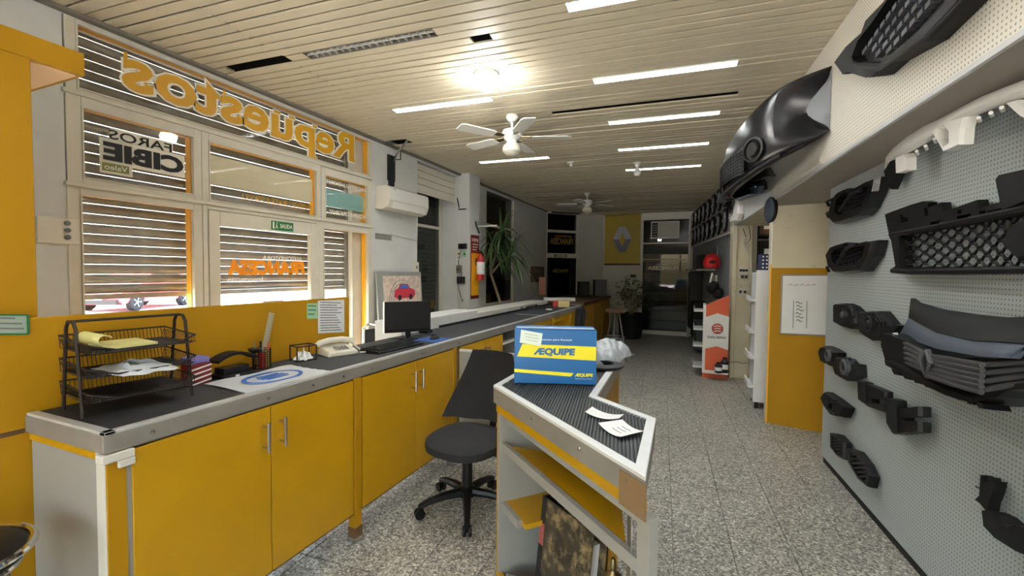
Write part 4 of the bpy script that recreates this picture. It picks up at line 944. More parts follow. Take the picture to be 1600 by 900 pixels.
# monitor
t = thing('monitor', 'thin black computer monitor on a stand on the counter, screen dark', 'monitor', (-2.1, 2.95, ZT))
w0, w1 = 3.30, 3.48
TL, BL, TRm, BRm = LD(601, 472, w0), LD(601, 521, w0), LD(673, 470, w1), LD(673, 514.5, w1)
up_ = np.array([0,0,1.]); wd = (TRm-TL); wd[2] = 0; nrm = np.cross(wd, up_); nrm /= np.linalg.norm(nrm); 
if nrm @ (CP-TL) < 0: nrm = -nrm
hh = TL[2]-BL[2]; base_ = BL.copy()
def mo(s, z, n_): return base_+wd*s+EZ*(z*hh)+nrm*n_
MB().hexa([mo(0,0,-.03), mo(1,0,-.03), mo(1,1,-.03), mo(0,1,-.03)], [mo(0,0,0), mo(1,0,0), mo(1,1,0), mo(0,1,0)]).build('casing', M['black'], t, bev=.004)
MB().hexa([mo(-.012,.0,-.028), mo(-.001,.0,-.028), mo(-.001,1,-.028), mo(-.012,1,-.028)], [mo(-.012,.0,-.002), mo(-.001,.0,-.002), mo(-.001,1,-.002), mo(-.012,1,-.002)]).build('side_edge', M['white'], t)
MB().hexa([mo(.02,.1,.0), mo(.98,.1,.0), mo(.98,.965,.0), mo(.02,.965,.0)], [mo(.02,.1,.0015), mo(.98,.1,.0015), mo(.98,.965,.0015), mo(.02,.965,.0015)]).build('screen', M['screen'], t)
mid = mo(.5, 0, -.02); zb = mid[2]
MB().hexa([mid+wd*-.06-nrm*.01-EZ*(zb-ZT), mid+wd*.06-nrm*.01-EZ*(zb-ZT), mid+wd*.06+nrm*.012-EZ*(zb-ZT), mid+wd*-.06+nrm*.012-EZ*(zb-ZT)], [mid+wd*-.06-nrm*.01+EZ*.06, mid+wd*.06-nrm*.01+EZ*.06, mid+wd*.06+nrm*.012+EZ*.06, mid+wd*-.06+nrm*.012+EZ*.06]).build('stand_neck', M['black'], t)
f0 = mid-EZ*(zb-ZT); MB().lathe([(.085,0),(.085,.008),(.03,.014)], f0, 24).build('stand_foot', M['black'], t, smooth=True)
# mouse on a blue pad
t = thing('mouse_pad', 'blue mouse pad on the counter right of the monitor', 'mouse pad', (-1.83, 2.85, ZT))
B(-1.94, -1.735, 2.74, 2.95, ZT, ZT+.004).build('pad', mat('blue pad', srgb(40,80,150), .7), t)
t = thing('computer_mouse', 'black computer mouse on the blue mouse pad', 'mouse', (-1.84, 2.88, ZT+.004))
MB().sphere((-1.84, 2.88, ZT+.006), .032, .055, .028, 14, 8).build('shell', M['black'], t, smooth=True); MB().lathe([(.006,-.004),(.006,.004)], (-1.84, 2.85, ZT+.034), 10, ax=(1,0,0)).build('wheel', M['charcoal'], t)
tag(MB().tube([(-1.86, 2.92, ZT+.01), (-1.93, 3.05, ZT+.008), (-2.02, 3.02, ZT+.008), (-2.06, 2.9, ZT+.008), (-2.0, 2.75, ZT+.008), (-2.1, 2.66, ZT+.02)], .004, 6).build('cable', M['ink']), 'black cable winding on the counter behind the mouse pad', 'cable')
tag(B(-2.14, -2.05, 3.1, 3.18, ZT, ZT+.03).build('adapter', M['charcoal'], bev=.005), 'small dark adapter on the counter behind the monitor', 'adapter')
# chrome chair arm behind the counter
t = thing('visitor_chair', 'visitor chair with a curved chrome arm between counter and shop front', 'chair', (-2.9, 3.7, 0))
B(-3.1, -2.68, 3.5, 3.95, .42, .47).build('seat', M['fabric'], t, bev=.02)
for yy in (3.48, 3.97):
    MB().tube([(-3.05, yy, 0), (-3.06, yy, .5), (-3.05, yy, .93), (-2.98, yy, .98), (-2.85, yy, .96), (-2.74, yy, .86), (-2.68, yy, .6), (-2.68, yy, 0)], .013, 8).build('chrome_frame', M['chrome'], t, smooth=True)
B(-3.12, -3.07, 3.52, 3.93, .55, .9).build('backrest', M['fabric'], t, bev=.02)

# things far along the counter
random.seed(3)
for k, (x, y) in enumerate(((812, 482), (826, 480), (838, 482))):
    p = LZ(x, y, ZT); pts = [p+np.array([.10*math.cos(a*1.7+k), .16*math.sin(a*1.3), .012+.018*abs(math.sin(a*2+k))]) for a in np.linspace(0, 7, 26)]
    tag(MB().tube(pts, .008, 5).build('cable_coil', M['black']), ['tangled black cable on the far counter, left heap', 'tangled black cable on the far counter, middle heap', 'tangled black cable on the far counter, right heap'][k], 'cable')
p = LZ(858, 485, ZT); tag(MB().sphere(p+EZ*.012, .05, .03, .012).build('white_puck', M['white'], smooth=True), 'small white flat object among the cables on the far counter', 'object')
def stand_box(name, x0, x1, ytop, ybot, m, label, cat, z=ZT, dep=.12):
    a = LZ(x0, ybot, z); b = a.copy(); s = (a-CP)@FW; L = (x1-x0)/FPX*s; h = (ybot-ytop)/FPX*s
    u = RT.copy(); u[2] = 0; f = FW.copy(); f[2] = 0; f /= np.linalg.norm(f); p = a.copy()
    return tag(MB().hexa([p, p+u*L, p+u*L+f*dep, p+f*dep], [p+EZ*h, p+u*L+EZ*h, p+u*L+f*dep+EZ*h, p+f*dep+EZ*h]).build(name, m, bev=.004), label, cat)
stand_box('paper_sheet', 850, 899, 465, 470, M['white'], 'long white box end lying on the far counter', 'box', dep=.15)
stand_box('jar', 864, 871, 470, 480, M['red'], 'small red pot on the far counter', 'pot', dep=.06)
stand_box('carton', 872, 890, 470, 480, mat('yellowish carton', srgb(196,178,120), .7), 'pale yellow carton beside the red pot on the far counter', 'box')
stand_box('pink_card', 842, 852, 433, 461, mat('salmon card', srgb(214,150,134), .8), 'salmon pink card standing at the back of the far counter', 'card', dep=.02)
stand_box('printer', 905, 921, 440, 462, M['charcoal'], 'dark machine on the far counter, left of the pair', 'machine', dep=.3)
stand_box('printer', 930, 948, 437, 462, M['dullgrey'], 'grey machine on the far counter, right of the pair', 'machine', dep=.3)
t = thing('wall_picture', 'small dark framed picture beside the dark corner door', 'picture', (XF, 9.6, 1.5))
a, b_ = LX(831, 416, XF+.03), LX(850, 440, XF+.03); B(XF, XF+.03, a[1], b_[1], b_[2], a[2]).build('frame', M['wood'], t); B(XF+.03, XF+.034, a[1]+.08, b_[1]-.08, b_[2]+.05, a[2]-.05).build('print', mat('dull print', srgb(120,110,96), .8, var=.5, vs=12), t)
# dark bag hanging at the counter end
t = thing('hanging_jacket', 'black jacket hanging from the far end of the counter', 'jacket', (-1.62, 6.6, .4))
p = LZ(905, 477, .95); pj = np.array([-1.66, 6.75, .0])
def jk(u_, v_): return pj+np.array([.05*math.sin(PI*u_)*(1+.4*math.sin(9*v_))+.02*math.sin(14*u_), (u_-.5)*(.34+.1*math.sin(3*v_)), .95-.62*v_])
MB().grid(jk, 12, 10, (-.03,0,0)).build('cloth', M['fabric'], t, smooth=True)
MB().tube([pj+np.array([.02,0,.36]), pj+np.array([.06,.03,.18])], .02, 6).build('white_cord', M['white'], t)
# ================================================================== OFFICE CHAIR, PARTITION, ISLAND
gp = thing('swing_partition', 'grey partition board between the long counter and the island', 'panel', (-1.2, 3.0, 0))
B(-1.672, -.86, 2.97, 2.995, .10, .885).build('board', M['greylam'], gp); B(-1.672, -.86, 2.966, 2.999, .885, .9).build('top_edge', M['whitelam'], gp)
for x in (-1.66, -.9): B(x-.02, x+.02, 2.965, 2.968, .2, .26).build('hinge', M['steel'], gp)

t = thing('office_chair', 'black fabric swivel chair on five castors between the counters', 'chair', (-1.31, 2.43, 0))
C0 = np.array([-1.31, 2.43, 0])
fwd = np.array([-.12, -.993, 0]); sdv = np.array([.993, -.12, 0])
def ch(f, s, z): return C0+fwd*f+sdv*s+EZ*z
mb = MB()
for k in range(5):
    a = 2*PI*k/5+.62; u = fwd*math.cos(a)+sdv*math.sin(a)
    leg = MB().tube([C0+EZ*.115+u*.02, C0+EZ*.11+u*.14, C0+EZ*.095+u*.24, C0+EZ*.075+u*.30], .03, 8, r1=.017).build('base_arm', M['black'], t, smooth=True)
    cw = MB(); ax = np.cross(u, EZ); ctr = C0+u*.30+EZ*.032
    for sgn in (-1, 1): cw.lathe([(.012,-.009),(.028,-.009),(.031,-.004),(.031,.004),(.028,.009),(.012,.009)], ctr+ax*.017*sgn, 14, ax=ax)
    cw.build('castor', M['black'], leg, smooth=True)
    MB().tube([C0+u*.30+EZ*.03, C0+u*.30+EZ*.085], .010, 8).build('castor_stem', M['black'], leg)
MB().lathe([(.048,.085),(.05,.14),(.035,.15),(.033,.30),(.026,.30),(.026,.40)], C0, 16).build('gas_column', M['black'], t, smooth=True)
B2 = MB(); B2.hexa([ch(-.11,-.10,.385), ch(.11,-.10,.385), ch(.11,.10,.385), ch(-.11,.10,.385)], [ch(-.13,-.12,.415), ch(.13,-.12,.415), ch(.13,.12,.415), ch(-.13,.12,.415)]); B2.build('seat_plate', M['black'], t)
n = 40; prof = [(.90, .405), (.985, .415), (1.0, .435), (.985, .458), (.9, .474), (.6, .482), (.02, .478)]
mb = MB(); vs = []
for sc, z in prof:
    for k in range(n):
        a = 2*PI*k/n; c_, s_ = math.cos(a), math.sin(a); e = 2.7
        rx = .235*abs(c_)**(2/e)*np.sign(c_); ry = .245*abs(s_)**(2/e)*np.sign(s_)
        vs.append(ch(rx*sc, ry*sc, z-(.02*max(0, rx/.235)**2)*sc))
m_ = len(prof); fs = [(i*n+k, i*n+(k+1)%n, (i+1)*n+(k+1)%n, (i+1)*n+k) for i in range(m_-1) for k in range(n)]+[tuple(range(n)), tuple((m_-1)*n+k for k in range(n))]
mb.add(vs, fs).build('seat', M['fabric'], t, smooth=True)
def bk(s, h, o):   # backrest surface: s -1..1 across, h 0..1 up, o thickness
    w_ = (.225-.05*h**2)*(1-.10*(abs(h-.0))**3); z = .53+.405*h
    f = -.25-.10*h+.045*(s*s) - o - .02*math.sin(PI*h)
    return ch(f, s*w_, z)
nu, nv = 14, 14; P0_ = []; mb = MB(); idx = []
pl = [(math.cos(a), math.sin(a)) for a in np.linspace(0, 2*PI, 45)[:-1]]
def sq(c_, s_): e = 3.4; return abs(c_)**(2/e)*np.sign(c_), abs(s_)**(2/e)*np.sign(s_)
rings = [(1.0, .018), (.97, .0), (.88, -.012), (.5, -.016), (.02, -.016)]; vs = []
back_r = [(1.0, .018), (.97, .036), (.85, .042), (.02, .045)]
for sc, o in rings+back_r:
    for c_, s_ in pl:
        x, y = sq(c_, s_); vs.append(bk(x*sc, .5+.5*y*sc, o))
n = len(pl); fs = []
for i in list(range(4))+[5, 6, 7]: fs += [(i*n+k, i*n+(k+1)%n, (i+1)*n+(k+1)%n, (i+1)*n+k) for k in range(n)]
fs += [tuple(4*n+k for k in range(n)), tuple(8*n+k for k in range(n))]
mb.add(vs, fs)
mb.build('backrest', M['fabric'], t, smooth=True)
MB().tube([ch(-.08,0,.395), ch(-.22,0,.39), ch(-.30,0,.43), ch(-.325,0,.60), ch(-.34,0,.72)], .022, 8).build('back_bar', M['black'], t, smooth=True)
MB().tube([ch(0,.10,.40), ch(.02,.25,.39), ch(.02,.29,.385)], .007, 6).build('lever', M['black'], t)
# a jacket over the backrest
def jf(u_, v_):
    k = v_; s = (u_-.5)*2.05*(1+.42*k*k*(1.25-.5*k))
    if k < .18: p = bk(s, 1.0, .02+.02*k/.18); p = p+EZ*(.012)
    q_ = bk(s, 1.02-k*1.12, -.020-.012*math.sin(8*u_)*k); return q_+EZ*.012-fwd*0+fwd*(.010*math.sin(19*u_+2*k)*k)
jk_ = MB().grid(jf, 14, 12, tuple(-fwd*.004)).build('draped_jacket', mat('black jacket cloth', srgb(34,33,34), .95, var=.15, vs=14), smooth=True); tag(jk_, 'black jacket hung over the backrest of the office chair', 'jacket')

# ---- island counter
IA, IB, IC, ID, IE, IF = [np.array(p+(0,), float) for p in ((-.845,1.815), (-.107,1.150), (-.122,1.640), (-.376,1.840), (-.42,2.90), (-.86,2.96))]
POLY = [IA, IB, IC, ID, IE, IF]
def inset(poly, d):
    out_ = []; m = len(poly)
    for i in range(m):
        a, b, c = poly[i-1], poly[i], poly[(i+1) % m]
        e1, e2 = (b-a)/np.linalg.norm(b-a), (c-b)/np.linalg.norm(c-b); n1, n2 = np.array([-e1[1], e1[0], 0]), np.array([-e2[1], e2[0], 0])
        k = n1+n2; out_.append(b + k*d/(1+n1@n2))
    return out_
IZ = .98
it = thing('island_counter', 'angled island counter with ribbed black top, white metal edge and open shelves', 'counter', (-.55, 2.0, 0))
P_in = inset(POLY, .032)
MB().prism([p+EZ*(IZ+.003) for p in POLY], (0,0,-.012), holes=[[p+EZ*(IZ+.003) for p in P_in]]).build('edge_trim', M['alu_bright'], it, bev=.0015)
MB().prism([p+EZ*.973 for p in P_in], (0,0,-.04)).build('core', M['blackmatt'], it)
lip_o, lip_i = inset(POLY, 0.001), inset(POLY, .006)
for i in range(6):
    a, b, c, d = lip_o[i], lip_o[(i+1)%6], lip_i[(i+1)%6], lip_i[i]; MB().hexa([p+EZ*.905 for p in (a,b,c,d)], [p+EZ*.974 for p in (a,b,c,d)]).build('lip', M['lip'], it)
# ribs of the rubber mat, clipped to the two arms of the top
def clip(poly, n, d, keep):
    r_ = []; m = len(poly)
    for i in range(m):
        a, b = poly[i], poly[(i+1) % m]; fa, fb = (a@n-d)*keep, (b@n-d)*keep
        if fa >= 0: r_.append(a)
        if fa*fb < 0: r_.append(a+(b-a)*fa/(fa-fb))
    return r_
quads = [[P_in[0], P_in[1], P_in[2], P_in[3]], [P_in[0], P_in[3], P_in[4], P_in[5]]]
rd_ = np.array([.16, -.987, 0]); nr_ = np.array([.987, .16, 0])
mb = MB()
for qd in quads:
    lo, hi = min(p@nr_ for p in qd), max(p@nr_ for p in qd); k = math.floor(lo/.0115)
    while k*.0115 < hi:
        c = clip(clip(qd, nr_, k*.0115, 1), nr_, k*.0115+.0065, -1)
        if len(c) >= 3:
            try: mb.prism([p+EZ*.9795 for p in c], (0,0,-.0075))
            except Exception: pass
        k += 1
ribs = stuff(mb.build('mat_rib', mat('black rubber rib', srgb(58,62,66), .55), it))
mb2 = MB(); mb2.prism([p+EZ*.9745 for p in P_in], (0,0,-.0015)); mb2.build('rubber_mat', mat('black rubber mat', srgb(26,28,30), .7), it)
tAB = (IB-IA)/np.linalg.norm(IB-IA); nAB = np.array([-tAB[1], tAB[0], 0])      # inward
LAB = np.linalg.norm(IB-IA)
def ip(t_, q_, z): return IA+tAB*t_+nAB*q_+EZ*z
def ib(t0, t1, q0_, q1_, z0, z1): 
    a = [ip(t0,q0_,z0), ip(t1,q0_,z0), ip(t1,q1_,z0), ip(t0,q1_,z0)]; return MB().hexa(a, [p+EZ*(z1-z0) for p in a])
ib(.005, LAB-.03, .012, .035, .862, .905).build('yellow_rail', M['yellow'], it, bev=.003)
ib(.035, LAB-.05, .03, .05, .828, .862).build('grey_rail', M['greylam'], it)
ib(.012, .032, .02, .40, .0, .862).build('side_panel', M['greylam'], it); ib(.004, .012, .018, .40, .0, .862).build('edge_band', M['wood_yellow'], it)
ib(LAB-.052, LAB-.006, .02, .052, 0, .862).build('post', M['greylam'], it, bev=.002); pass
ARM = inset([IA, IB+np.array([-.03,.03,0]), IC+np.array([-.085,-.03,0]), ID], .034)
def shelf_poly(z, th, poly, nme, m): return MB().prism([q+EZ*(z+th) for q in poly], (0,0,-th)).build(nme, m, it)
s = shelf_poly(.70, .022, [ARM[0]+nAB*.02, ARM[1]+nAB*.02, ARM[2], ARM[3]], 'shelf', M['yellow']); ib(.032, LAB-.032, .03, .05, .686, .724).build('shelf_edge', M['greylam'], s)
s = ib(.032, .24, .05, .355, .425, .447).build('shelf', M['yellow'], it); ib(.032, .20, .03, .05, .411, .449).build('shelf_edge', M['greylam'], s)
shelf_poly(.12, .025, ARM, 'bottom_shelf', M['greylam']); ib(.012, LAB-.02, .018, .035, .0, .12).build('plinth', M['yellow'], it)
IC2 = IC+np.array([-.085, -.03, 0]); IB2 = IB+np.array([-.035, .06, 0])
for p_, q_ in ((IA, IF), (IF, IE), (IE, ID), (ID, IC2), (IC2, IB2)):   # yellow outer boards
    d = (q_-p_)/np.linalg.norm(q_-p_); n = np.array([d[1], -d[0], 0])
    if n @ (np.array([-.55, 2.0, 0])-p_) < 0: n = -n
    if p_ is IC2: n = n*.1
    a = [p_+d*.02+n*.03, q_-d*.02+n*.03, q_-d*.02+n*.045, p_+d*.02+n*.045]
    MB().hexa([x+EZ*.02 for x in a], [x+EZ*.9045 for x in a]).build('outer_board', M['yellow'] if p_ is IA or p_ is IF else (M['greylam'] if p_ is IC2 else M['wood_yellow']), it)
for k in (.06, .38, .70, .93): MB().lathe([(.007,0),(.006,.003),(.001,.0045)], ip(k*LAB, -.0, .945), 10, ax=-nAB).build('rivet', M['steel'], it)
a = [ip(LAB-.10,-.0035,.868), ip(LAB+.004,-.0035,.868), ip(LAB+.004,-.0005,.868), ip(LAB-.10,-.0005,.868)]; MB().hexa(a, [p+EZ*.095 for p in a]).build('packing_tape', mat('brown packing tape', srgb(126,102,72), .35), it)

# things on and in the island
bx = thing('carton_box', 'blue and yellow printed parts carton standing on the island counter', 'box', (-.58, 2.0, IZ))
b0 = np.array([-.772, 1.886, IZ+.004]); bt = np.array([.356, .126, 0]); bt /= np.linalg.norm(bt); bn = np.array([-bt[1], bt[0], 0]); BW, BH, BD = .378, .252, .13
def bq(s, z, o=0.0): return b0+bt*s+EZ*z-bn*o
def bplate(pts, m, nme, o=.0008): return MB().prism([bq(s, z, o) for s, z in pts], bn*.0006).build(nme, m, bx)
MB().hexa([bq(0,0), bq(BW,0), bq(BW,0)+bn*BD, bq(0,0)+bn*BD], [bq(0,BH), bq(BW,BH-.003), bq(BW,BH)+bn*BD, bq(0,BH)+bn*BD]).build('carton', M['box_blue'], bx, bev=.002)
bplate([(0.012,.125),(BW-.002,.112),(BW-.002,.176),(.036,.184)], M['box_yellow'], 'yellow_band')
bplate([(.0,.052),(.262,.036),(.275,.052),(.0,.067)], M['box_yellow'], 'yellow_stripe')
text('lettering', 'ÆQUIPE', bq(.088,.129,.0022), bt, EZ, .192, .038, M['box_blue'], bx, bold=.05, shear=.08, th=.0006)
text('lettering', 'ÆQUIPE', bq(.280,.034,.0016), bt, EZ, .083, .018, M['box_yellow'], bx, bold=.05, shear=.08, th=.0006)
text('lettering', 'Equipamentos para Renault', bq(.075,.199,.0014), bt, EZ, .19, .011, M['paper'], bx, bold=.01, th=.0005)
text('lettering', 'Equipamentos para Renault', bq(.282,.024,.0014), bt, EZ, .08, .005, M['paper'], bx, th=.0005)
MB().hexa([bq(.005,BH+.001,-.004), bq(BW-.005,BH-.001,-.004), bq(BW-.005,BH-.001,-.126), bq(.005,BH+.001,-.126)], [bq(.005,BH+.004,-.004), bq(BW-.005,BH+.002,-.004), bq(BW-.005,BH+.002,-.126), bq(.005,BH+.004,-.126)]).build('lid_flap', M['box_blue'], bx)
MB().hexa([bq(.01,BH+.0041,-.02), bq(BW-.01,BH+.0021,-.02), bq(BW-.01,BH+.0021,-.06), bq(.01,BH+.0041,-.06)], [bq(.01,BH+.0047,-.02), bq(BW-.01,BH+.0027,-.02), bq(BW-.01,BH+.0027,-.06), bq(.01,BH+.0047,-.06)]).build('sealing_tape', M['polybag'], bx)
pn = thing('paper_note', 'white handwritten paper note stuck on the top left of the blue carton', 'note', bq(.07, .18))
MB().prism([bq(.024,.190,.003), bq(.122,.176,.008), bq(.130,.234,.004), bq(.03,.250,.003)], bn*.0008).build('sheet', mat('pale green white paper', srgb(222,234,224), .8), pn)
for k in range(3): MB().prism([bq(.045+.004*k,.232-.014*k,.0055), bq(.11+.004*k,.222-.014*k,.006), bq(.11+.004*k,.2235-.014*k,.006), bq(.045+.004*k,.2335-.014*k,.0055)], bn*.0004).build('pencil_line', M['greyink'], pn)
def bagf(u_, v_):
    x, y = (u_-.5)*2, (v_-.5)*2; d = (x*x)**1.3+(y*y)**1.3; z = .105*max(0, 1-d)**.55*(1+.10*math.sin(5*x+1)*math.cos(4*y)+.05*math.sin(17*x+11*y)+.04*math.cos(23*y-9*x))
    return (-.50+.115*x*(1+.08*math.sin(4*y))+.05*max(0, y)*x, 2.66+.20*y+.03*math.sin(3*x), IZ+.005+z+.035*max(0, x-.6)*abs(math.sin(2*y+1)))
tag(MB().grid(bagf, 34, 34, (0,0,-.001)).build('parts_bag', M['bag'], smooth=True), 'crumpled clear plastic bag behind the blue carton on the island', 'bag')
tag(MB().lathe([(.10,0),(.115,.012),(.115,.02),(.08,.028),(.06,.026),(.06,.0)], (-.465, 2.42, IZ), 26).build('dark_disc', M['black'], smooth=True), 'black round part peeking out under the clear bag on the island', 'part')
def slip(pts, name, label, lift=.006, lines=0):
    P4 = [np.array([x, y, 0]) for x, y in pts]
    def fn(u_, v_): p = (P4[0]*(1-u_)+P4[1]*u_)*(1-v_)+(P4[3]*(1-u_)+P4[2]*u_)*v_; return p+EZ*(IZ+.0035+lift*(2*u_-1)**2)
    t = thing(name, label, 'paper', fn(.5, .5)); MB().grid(fn, 8, 2, (0,0,-.0007)).build('sheet', M['paper'], t, smooth=True)
    for k in range(lines):
        v_ = .3+.4*k/max(1, lines-1) if lines > 1 else .5; MB().grid(lambda a, b: fn(.3+.4*a, v_+.03*b)+EZ*.0006, 4, 1, (0,0,-.0003)).build('print_line', M['greyink'], t)
    return t
slip([(-.362,1.568),(-.238,1.545),(-.228,1.60),(-.352,1.640)], 'paper_slip', 'folded white paper slip on the island, the one nearer the blue carton', .012)
slip([(-.345+.05,1.475),(-.205,1.378),(-.143,1.462),(-.225,1.545)], 'paper_slip', 'white paper slip with faint print on the island, the one nearest its end', .01, 3)
# binder on the bottom shelf
def bb(t_, q_, z): return ip(t_, q_, z)
bd = thing('ring_binder', 'old marbled lever arch binder with a black and red spine on the lower island shelf', 'binder', ip(.45, .15, .15))
tilt = .10
def bv(s, h, q_): return ip(.235+s, .10+q_+h*.10+s*.10, .148+h)
def slab(s0_, s1_, h0, h1, q0_, q1_): return MB().hexa([bv(s0_,h0,q0_), bv(s1_,h0,q0_), bv(s1_,h0,q1_), bv(s0_,h0,q1_)], [bv(s0_,h1,q0_), bv(s1_,h1,q0_), bv(s1_,h1,q1_), bv(s0_,h1,q1_)])
marb = mat('marbled binder paper', srgb(70,62,48), .6, var=.5, vs=18, stain=srgb(158,136,96), ss=9, st=.5)
slab(.0, .31, 0, .40, 0, .004).build('front_cover', marb, bd); slab(.0, .31, 0, .40, .066, .07).build('back_cover', marb, bd); slab(-.006, .0, 0, .40, -.001, .071).build('spine', M['ink'], bd)
slab(-.0075, .022, .20, .29, -.0018, .0).build('red_spine_label', mat('faded red label', srgb(160,84,80), .7), bd); slab(-.0075, .03, 0, .09, -.0018, .0).build('black_corner', M['ink'], bd); slab(-.0075, .022, .29, .40, -.0018, 0).build('black_corner', M['ink'], bd); slab(-.0075, .022, .09, .20, -.0018, 0).build('black_corner', M['ink'], bd)
slab(.01, .28, .01, .33, .008, .062).build('pages', M['paper'], bd)
bl = thing('counter_bell', 'worn metal counter bell on the lower island shelf beside the binder', 'bell', ip(.80, .13, .145))
cb = ip(.80, .10, .145)
tag(ib(.70, .93, .07, .30, .145, .42).build('card_carton', M['card']), 'brown cardboard carton behind the metal bell on the lower island shelf', 'box')
tag(bl, bl['label'], 'bell'); cb = ip(.815, .035, .148+.28)
bpy.data.objects['counter_bell'].location = Vector(ip(.815, .045, .145))
cb = ip(.815, .045, .147)
MB().lathe([(.02,0),(.022,.30),(.03,.32),(.045,.36),(.05,.375),(.05,.395),(.047,.40),(.044,.425),(.03,.45),(.012,.462),(.008,.47),(.012,.485),(.006,.505),(.001,.508)], cb, 20).build('bell_body', M['brass'], bl, smooth=True)
for k in (.385, .41): MB().lathe([(.051,k),(.052,k+.002),(.051,k+.004)], cb, 20, closed_ends=False).build('band', M['steel'], bl)

# ---- stool at the left edge
c = LZ(20, 838, .62); st = thing('bar_stool', 'dark round stool with a chrome rim at the lower left corner', 'stool', (c[0], c[1], 0))
rim = .0
pr_ = LZ(55, 836, .70); R0 = .17; cs = pr_+np.array([-.06, -.16, 0]); cs[2] = 0
st.location = Vector(cs)
MB().lathe([(R0-.02,.663),(R0-.012,.673),(R0-.012,.703),(R0-.04,.716),(.01,.718)], cs, 32).build('seat', M['black'], st, smooth=True)
MB().tube([cs+np.array([R0*math.cos(a), R0*math.sin(a), .70]) for a in np.linspace(0, 2*PI, 37)[:-1]], .011, 8, closed=True).build('chrome_rim', M['chrome'], st, smooth=True)
MB().tube([cs+np.array([(R0-.03)*math.cos(a), (R0-.03)*math.sin(a), .655]) for a in np.linspace(0, 2*PI, 37)[:-1]], .010, 8, closed=True).build('lower_ring', M['chrome'], st, smooth=True)
for k in range(4): a = PI/4+PI/2*k; MB().tube([cs+np.array([.12*math.cos(a), .12*math.sin(a), .665]), cs+np.array([.18*math.cos(a), .18*math.sin(a), 0])], .012, 8).build('leg', M['chrome'], st, smooth=True)

# ================================================================== FAR END
bn_ = thing('logo_banner', 'yellow hanging banner with a grey diamond emblem on the far wall', 'banner', (-1.74, YB-.02, 1.7))
bx0, bx1, bz0, bz1 = -2.18, -1.30, 1.72, 2.95
B(bx0, bx1, YB-.014, YB-.008, bz0, bz1).build('sheet', M['banner_yellow'], bn_); MB().tube([(bx0, YB-.014, bz0), (bx1, YB-.014, bz0)], .022, 8).build('bottom_rail', M['wood'], bn_); MB().tube([(bx0, YB-.014, bz1), (bx1, YB-.014, bz1)], .018, 8).build('top_rail', M['wood_yellow'], bn_)
ex, ez, ew, eh = -1.745, 2.345, .235, .32
def em(pts, m, nme, y=YB-.016): return MB().prism([(ex+x*ew, y, ez+z*eh) for x, z in pts], (0,.004,0)).build(nme, m, bn_)
em([(-.35,1),(.35,1),(1,0),(.36,0),(0,.52),(-.36,0),(-1,0)], M['silver'], 'emblem_upper'); em([(-1,0),(-.36,0),(0,-.52),(.36,0),(1,0),(.35,-1),(-.35,-1)], M['silver_dk'], 'emblem_lower')
wa = thing('window_air_conditioner', 'old window air conditioner in the dark upper pane of the far window', 'air conditioner', (-.72, YB-.2, 2.33))
B(-1.04, -.40, YB-.18, YB-.01, 2.34, 2.745).build('case', M['offwhite'], wa, bev=.01); B(-.86, -.43, YB-.19, YB-.18, 2.37, 2.715).build('front_grille', M['greylam'], wa)
for k in range(10): B(-.85, -.44, YB-.196, YB-.19, 2.385+.033*k, 2.397+.033*k).build('grille_slat', M['offwhite'], wa)
B(-1.02, -.88, YB-.19, YB-.18, 2.37, 2.715).build('control_panel', M['ink'], wa)
for k in range(5): B(-1.01, -.89, YB-.194, YB-.19, 2.40+.06*k, 2.42+.06*k).build('vent_slat', M['greylam'], wa)
ws = thing('wall_socket_black', 'small black double socket on the far white wall under the banner', 'socket', (-1.48, YB, 1.42)); ws.name = 'wall_socket'
a, b_ = LY(985, 429, YB-.01), LY(993.5, 433.5, YB-.01); B(a[0], b_[0], YB-.02, YB, b_[2], a[2]).build('case', M['ink'], ws)
for k in range(2): MB().lathe([(.022,0),(.02,.01)], (a[0]+(b_[0]-a[0])*(.27+.46*k), YB-.02, (a[2]+b_[2])/2), 10, ax=(0,-1,0)).build('plug', M['black'], ws)
# plant pot with shrub
pc = np.array([-1.15, 10.3, 0.]); po = thing('potted_shrub', 'dark potted shrub in a large black pot before the far window', 'plant', pc)
pc = LZ(984, 528, 0); po.location = Vector(pc)
MB().lathe([(.22,0),(.26,.02),(.31,.50),(.335,.52),(.335,.58),(.30,.58),(.29,.52),(.01,.5)], pc, 22).build('pot', M['blackmatt'], po, smooth=True)
rnd = random.Random(5); lv = MB(); stm = MB()
for k in range(26):
    a, r_ = rnd.random()*2*PI, .08+.34*rnd.random(); top = pc+np.array([r_*math.cos(a)+.12, r_*math.sin(a), .72+.62*rnd.random()])
    stm.tube([pc+EZ*.5, (pc+EZ*.5+top)/2+EZ*.08, top], .006, 4)
    for j in range(9):
        q = top+np.array([rnd.uniform(-.13,.13), rnd.uniform(-.13,.13), rnd.uniform(-.12,.1)]); u = np.array([rnd.uniform(-1,1), rnd.uniform(-1,1), rnd.uniform(-.6,.4)]); u /= np.linalg.norm(u); v = np.cross(u, [0.3,.2,1]); v /= np.linalg.norm(v); L = .10+.05*rnd.random()
        lv.add([q, q+u*L*.5+v*.03+EZ*.008, q+u*L, q+u*L*.5-v*.03+EZ*.008, q+u*L*.5-EZ*.004], [(0,1,4),(1,2,4),(2,3,4),(3,0,4),(0,3,2,1)])
stm.build('stem', M['trunk'], po); stuff(lv.build('foliage', M['leaf'], po))
p = LZ(1008, 515, 0); tag(MB().sphere(p+EZ*.14, .17, .14, .15, 12, 7).build('white_bag', M['polybag'], smooth=True), 'white bag on the floor right of the black plant pot', 'bag')
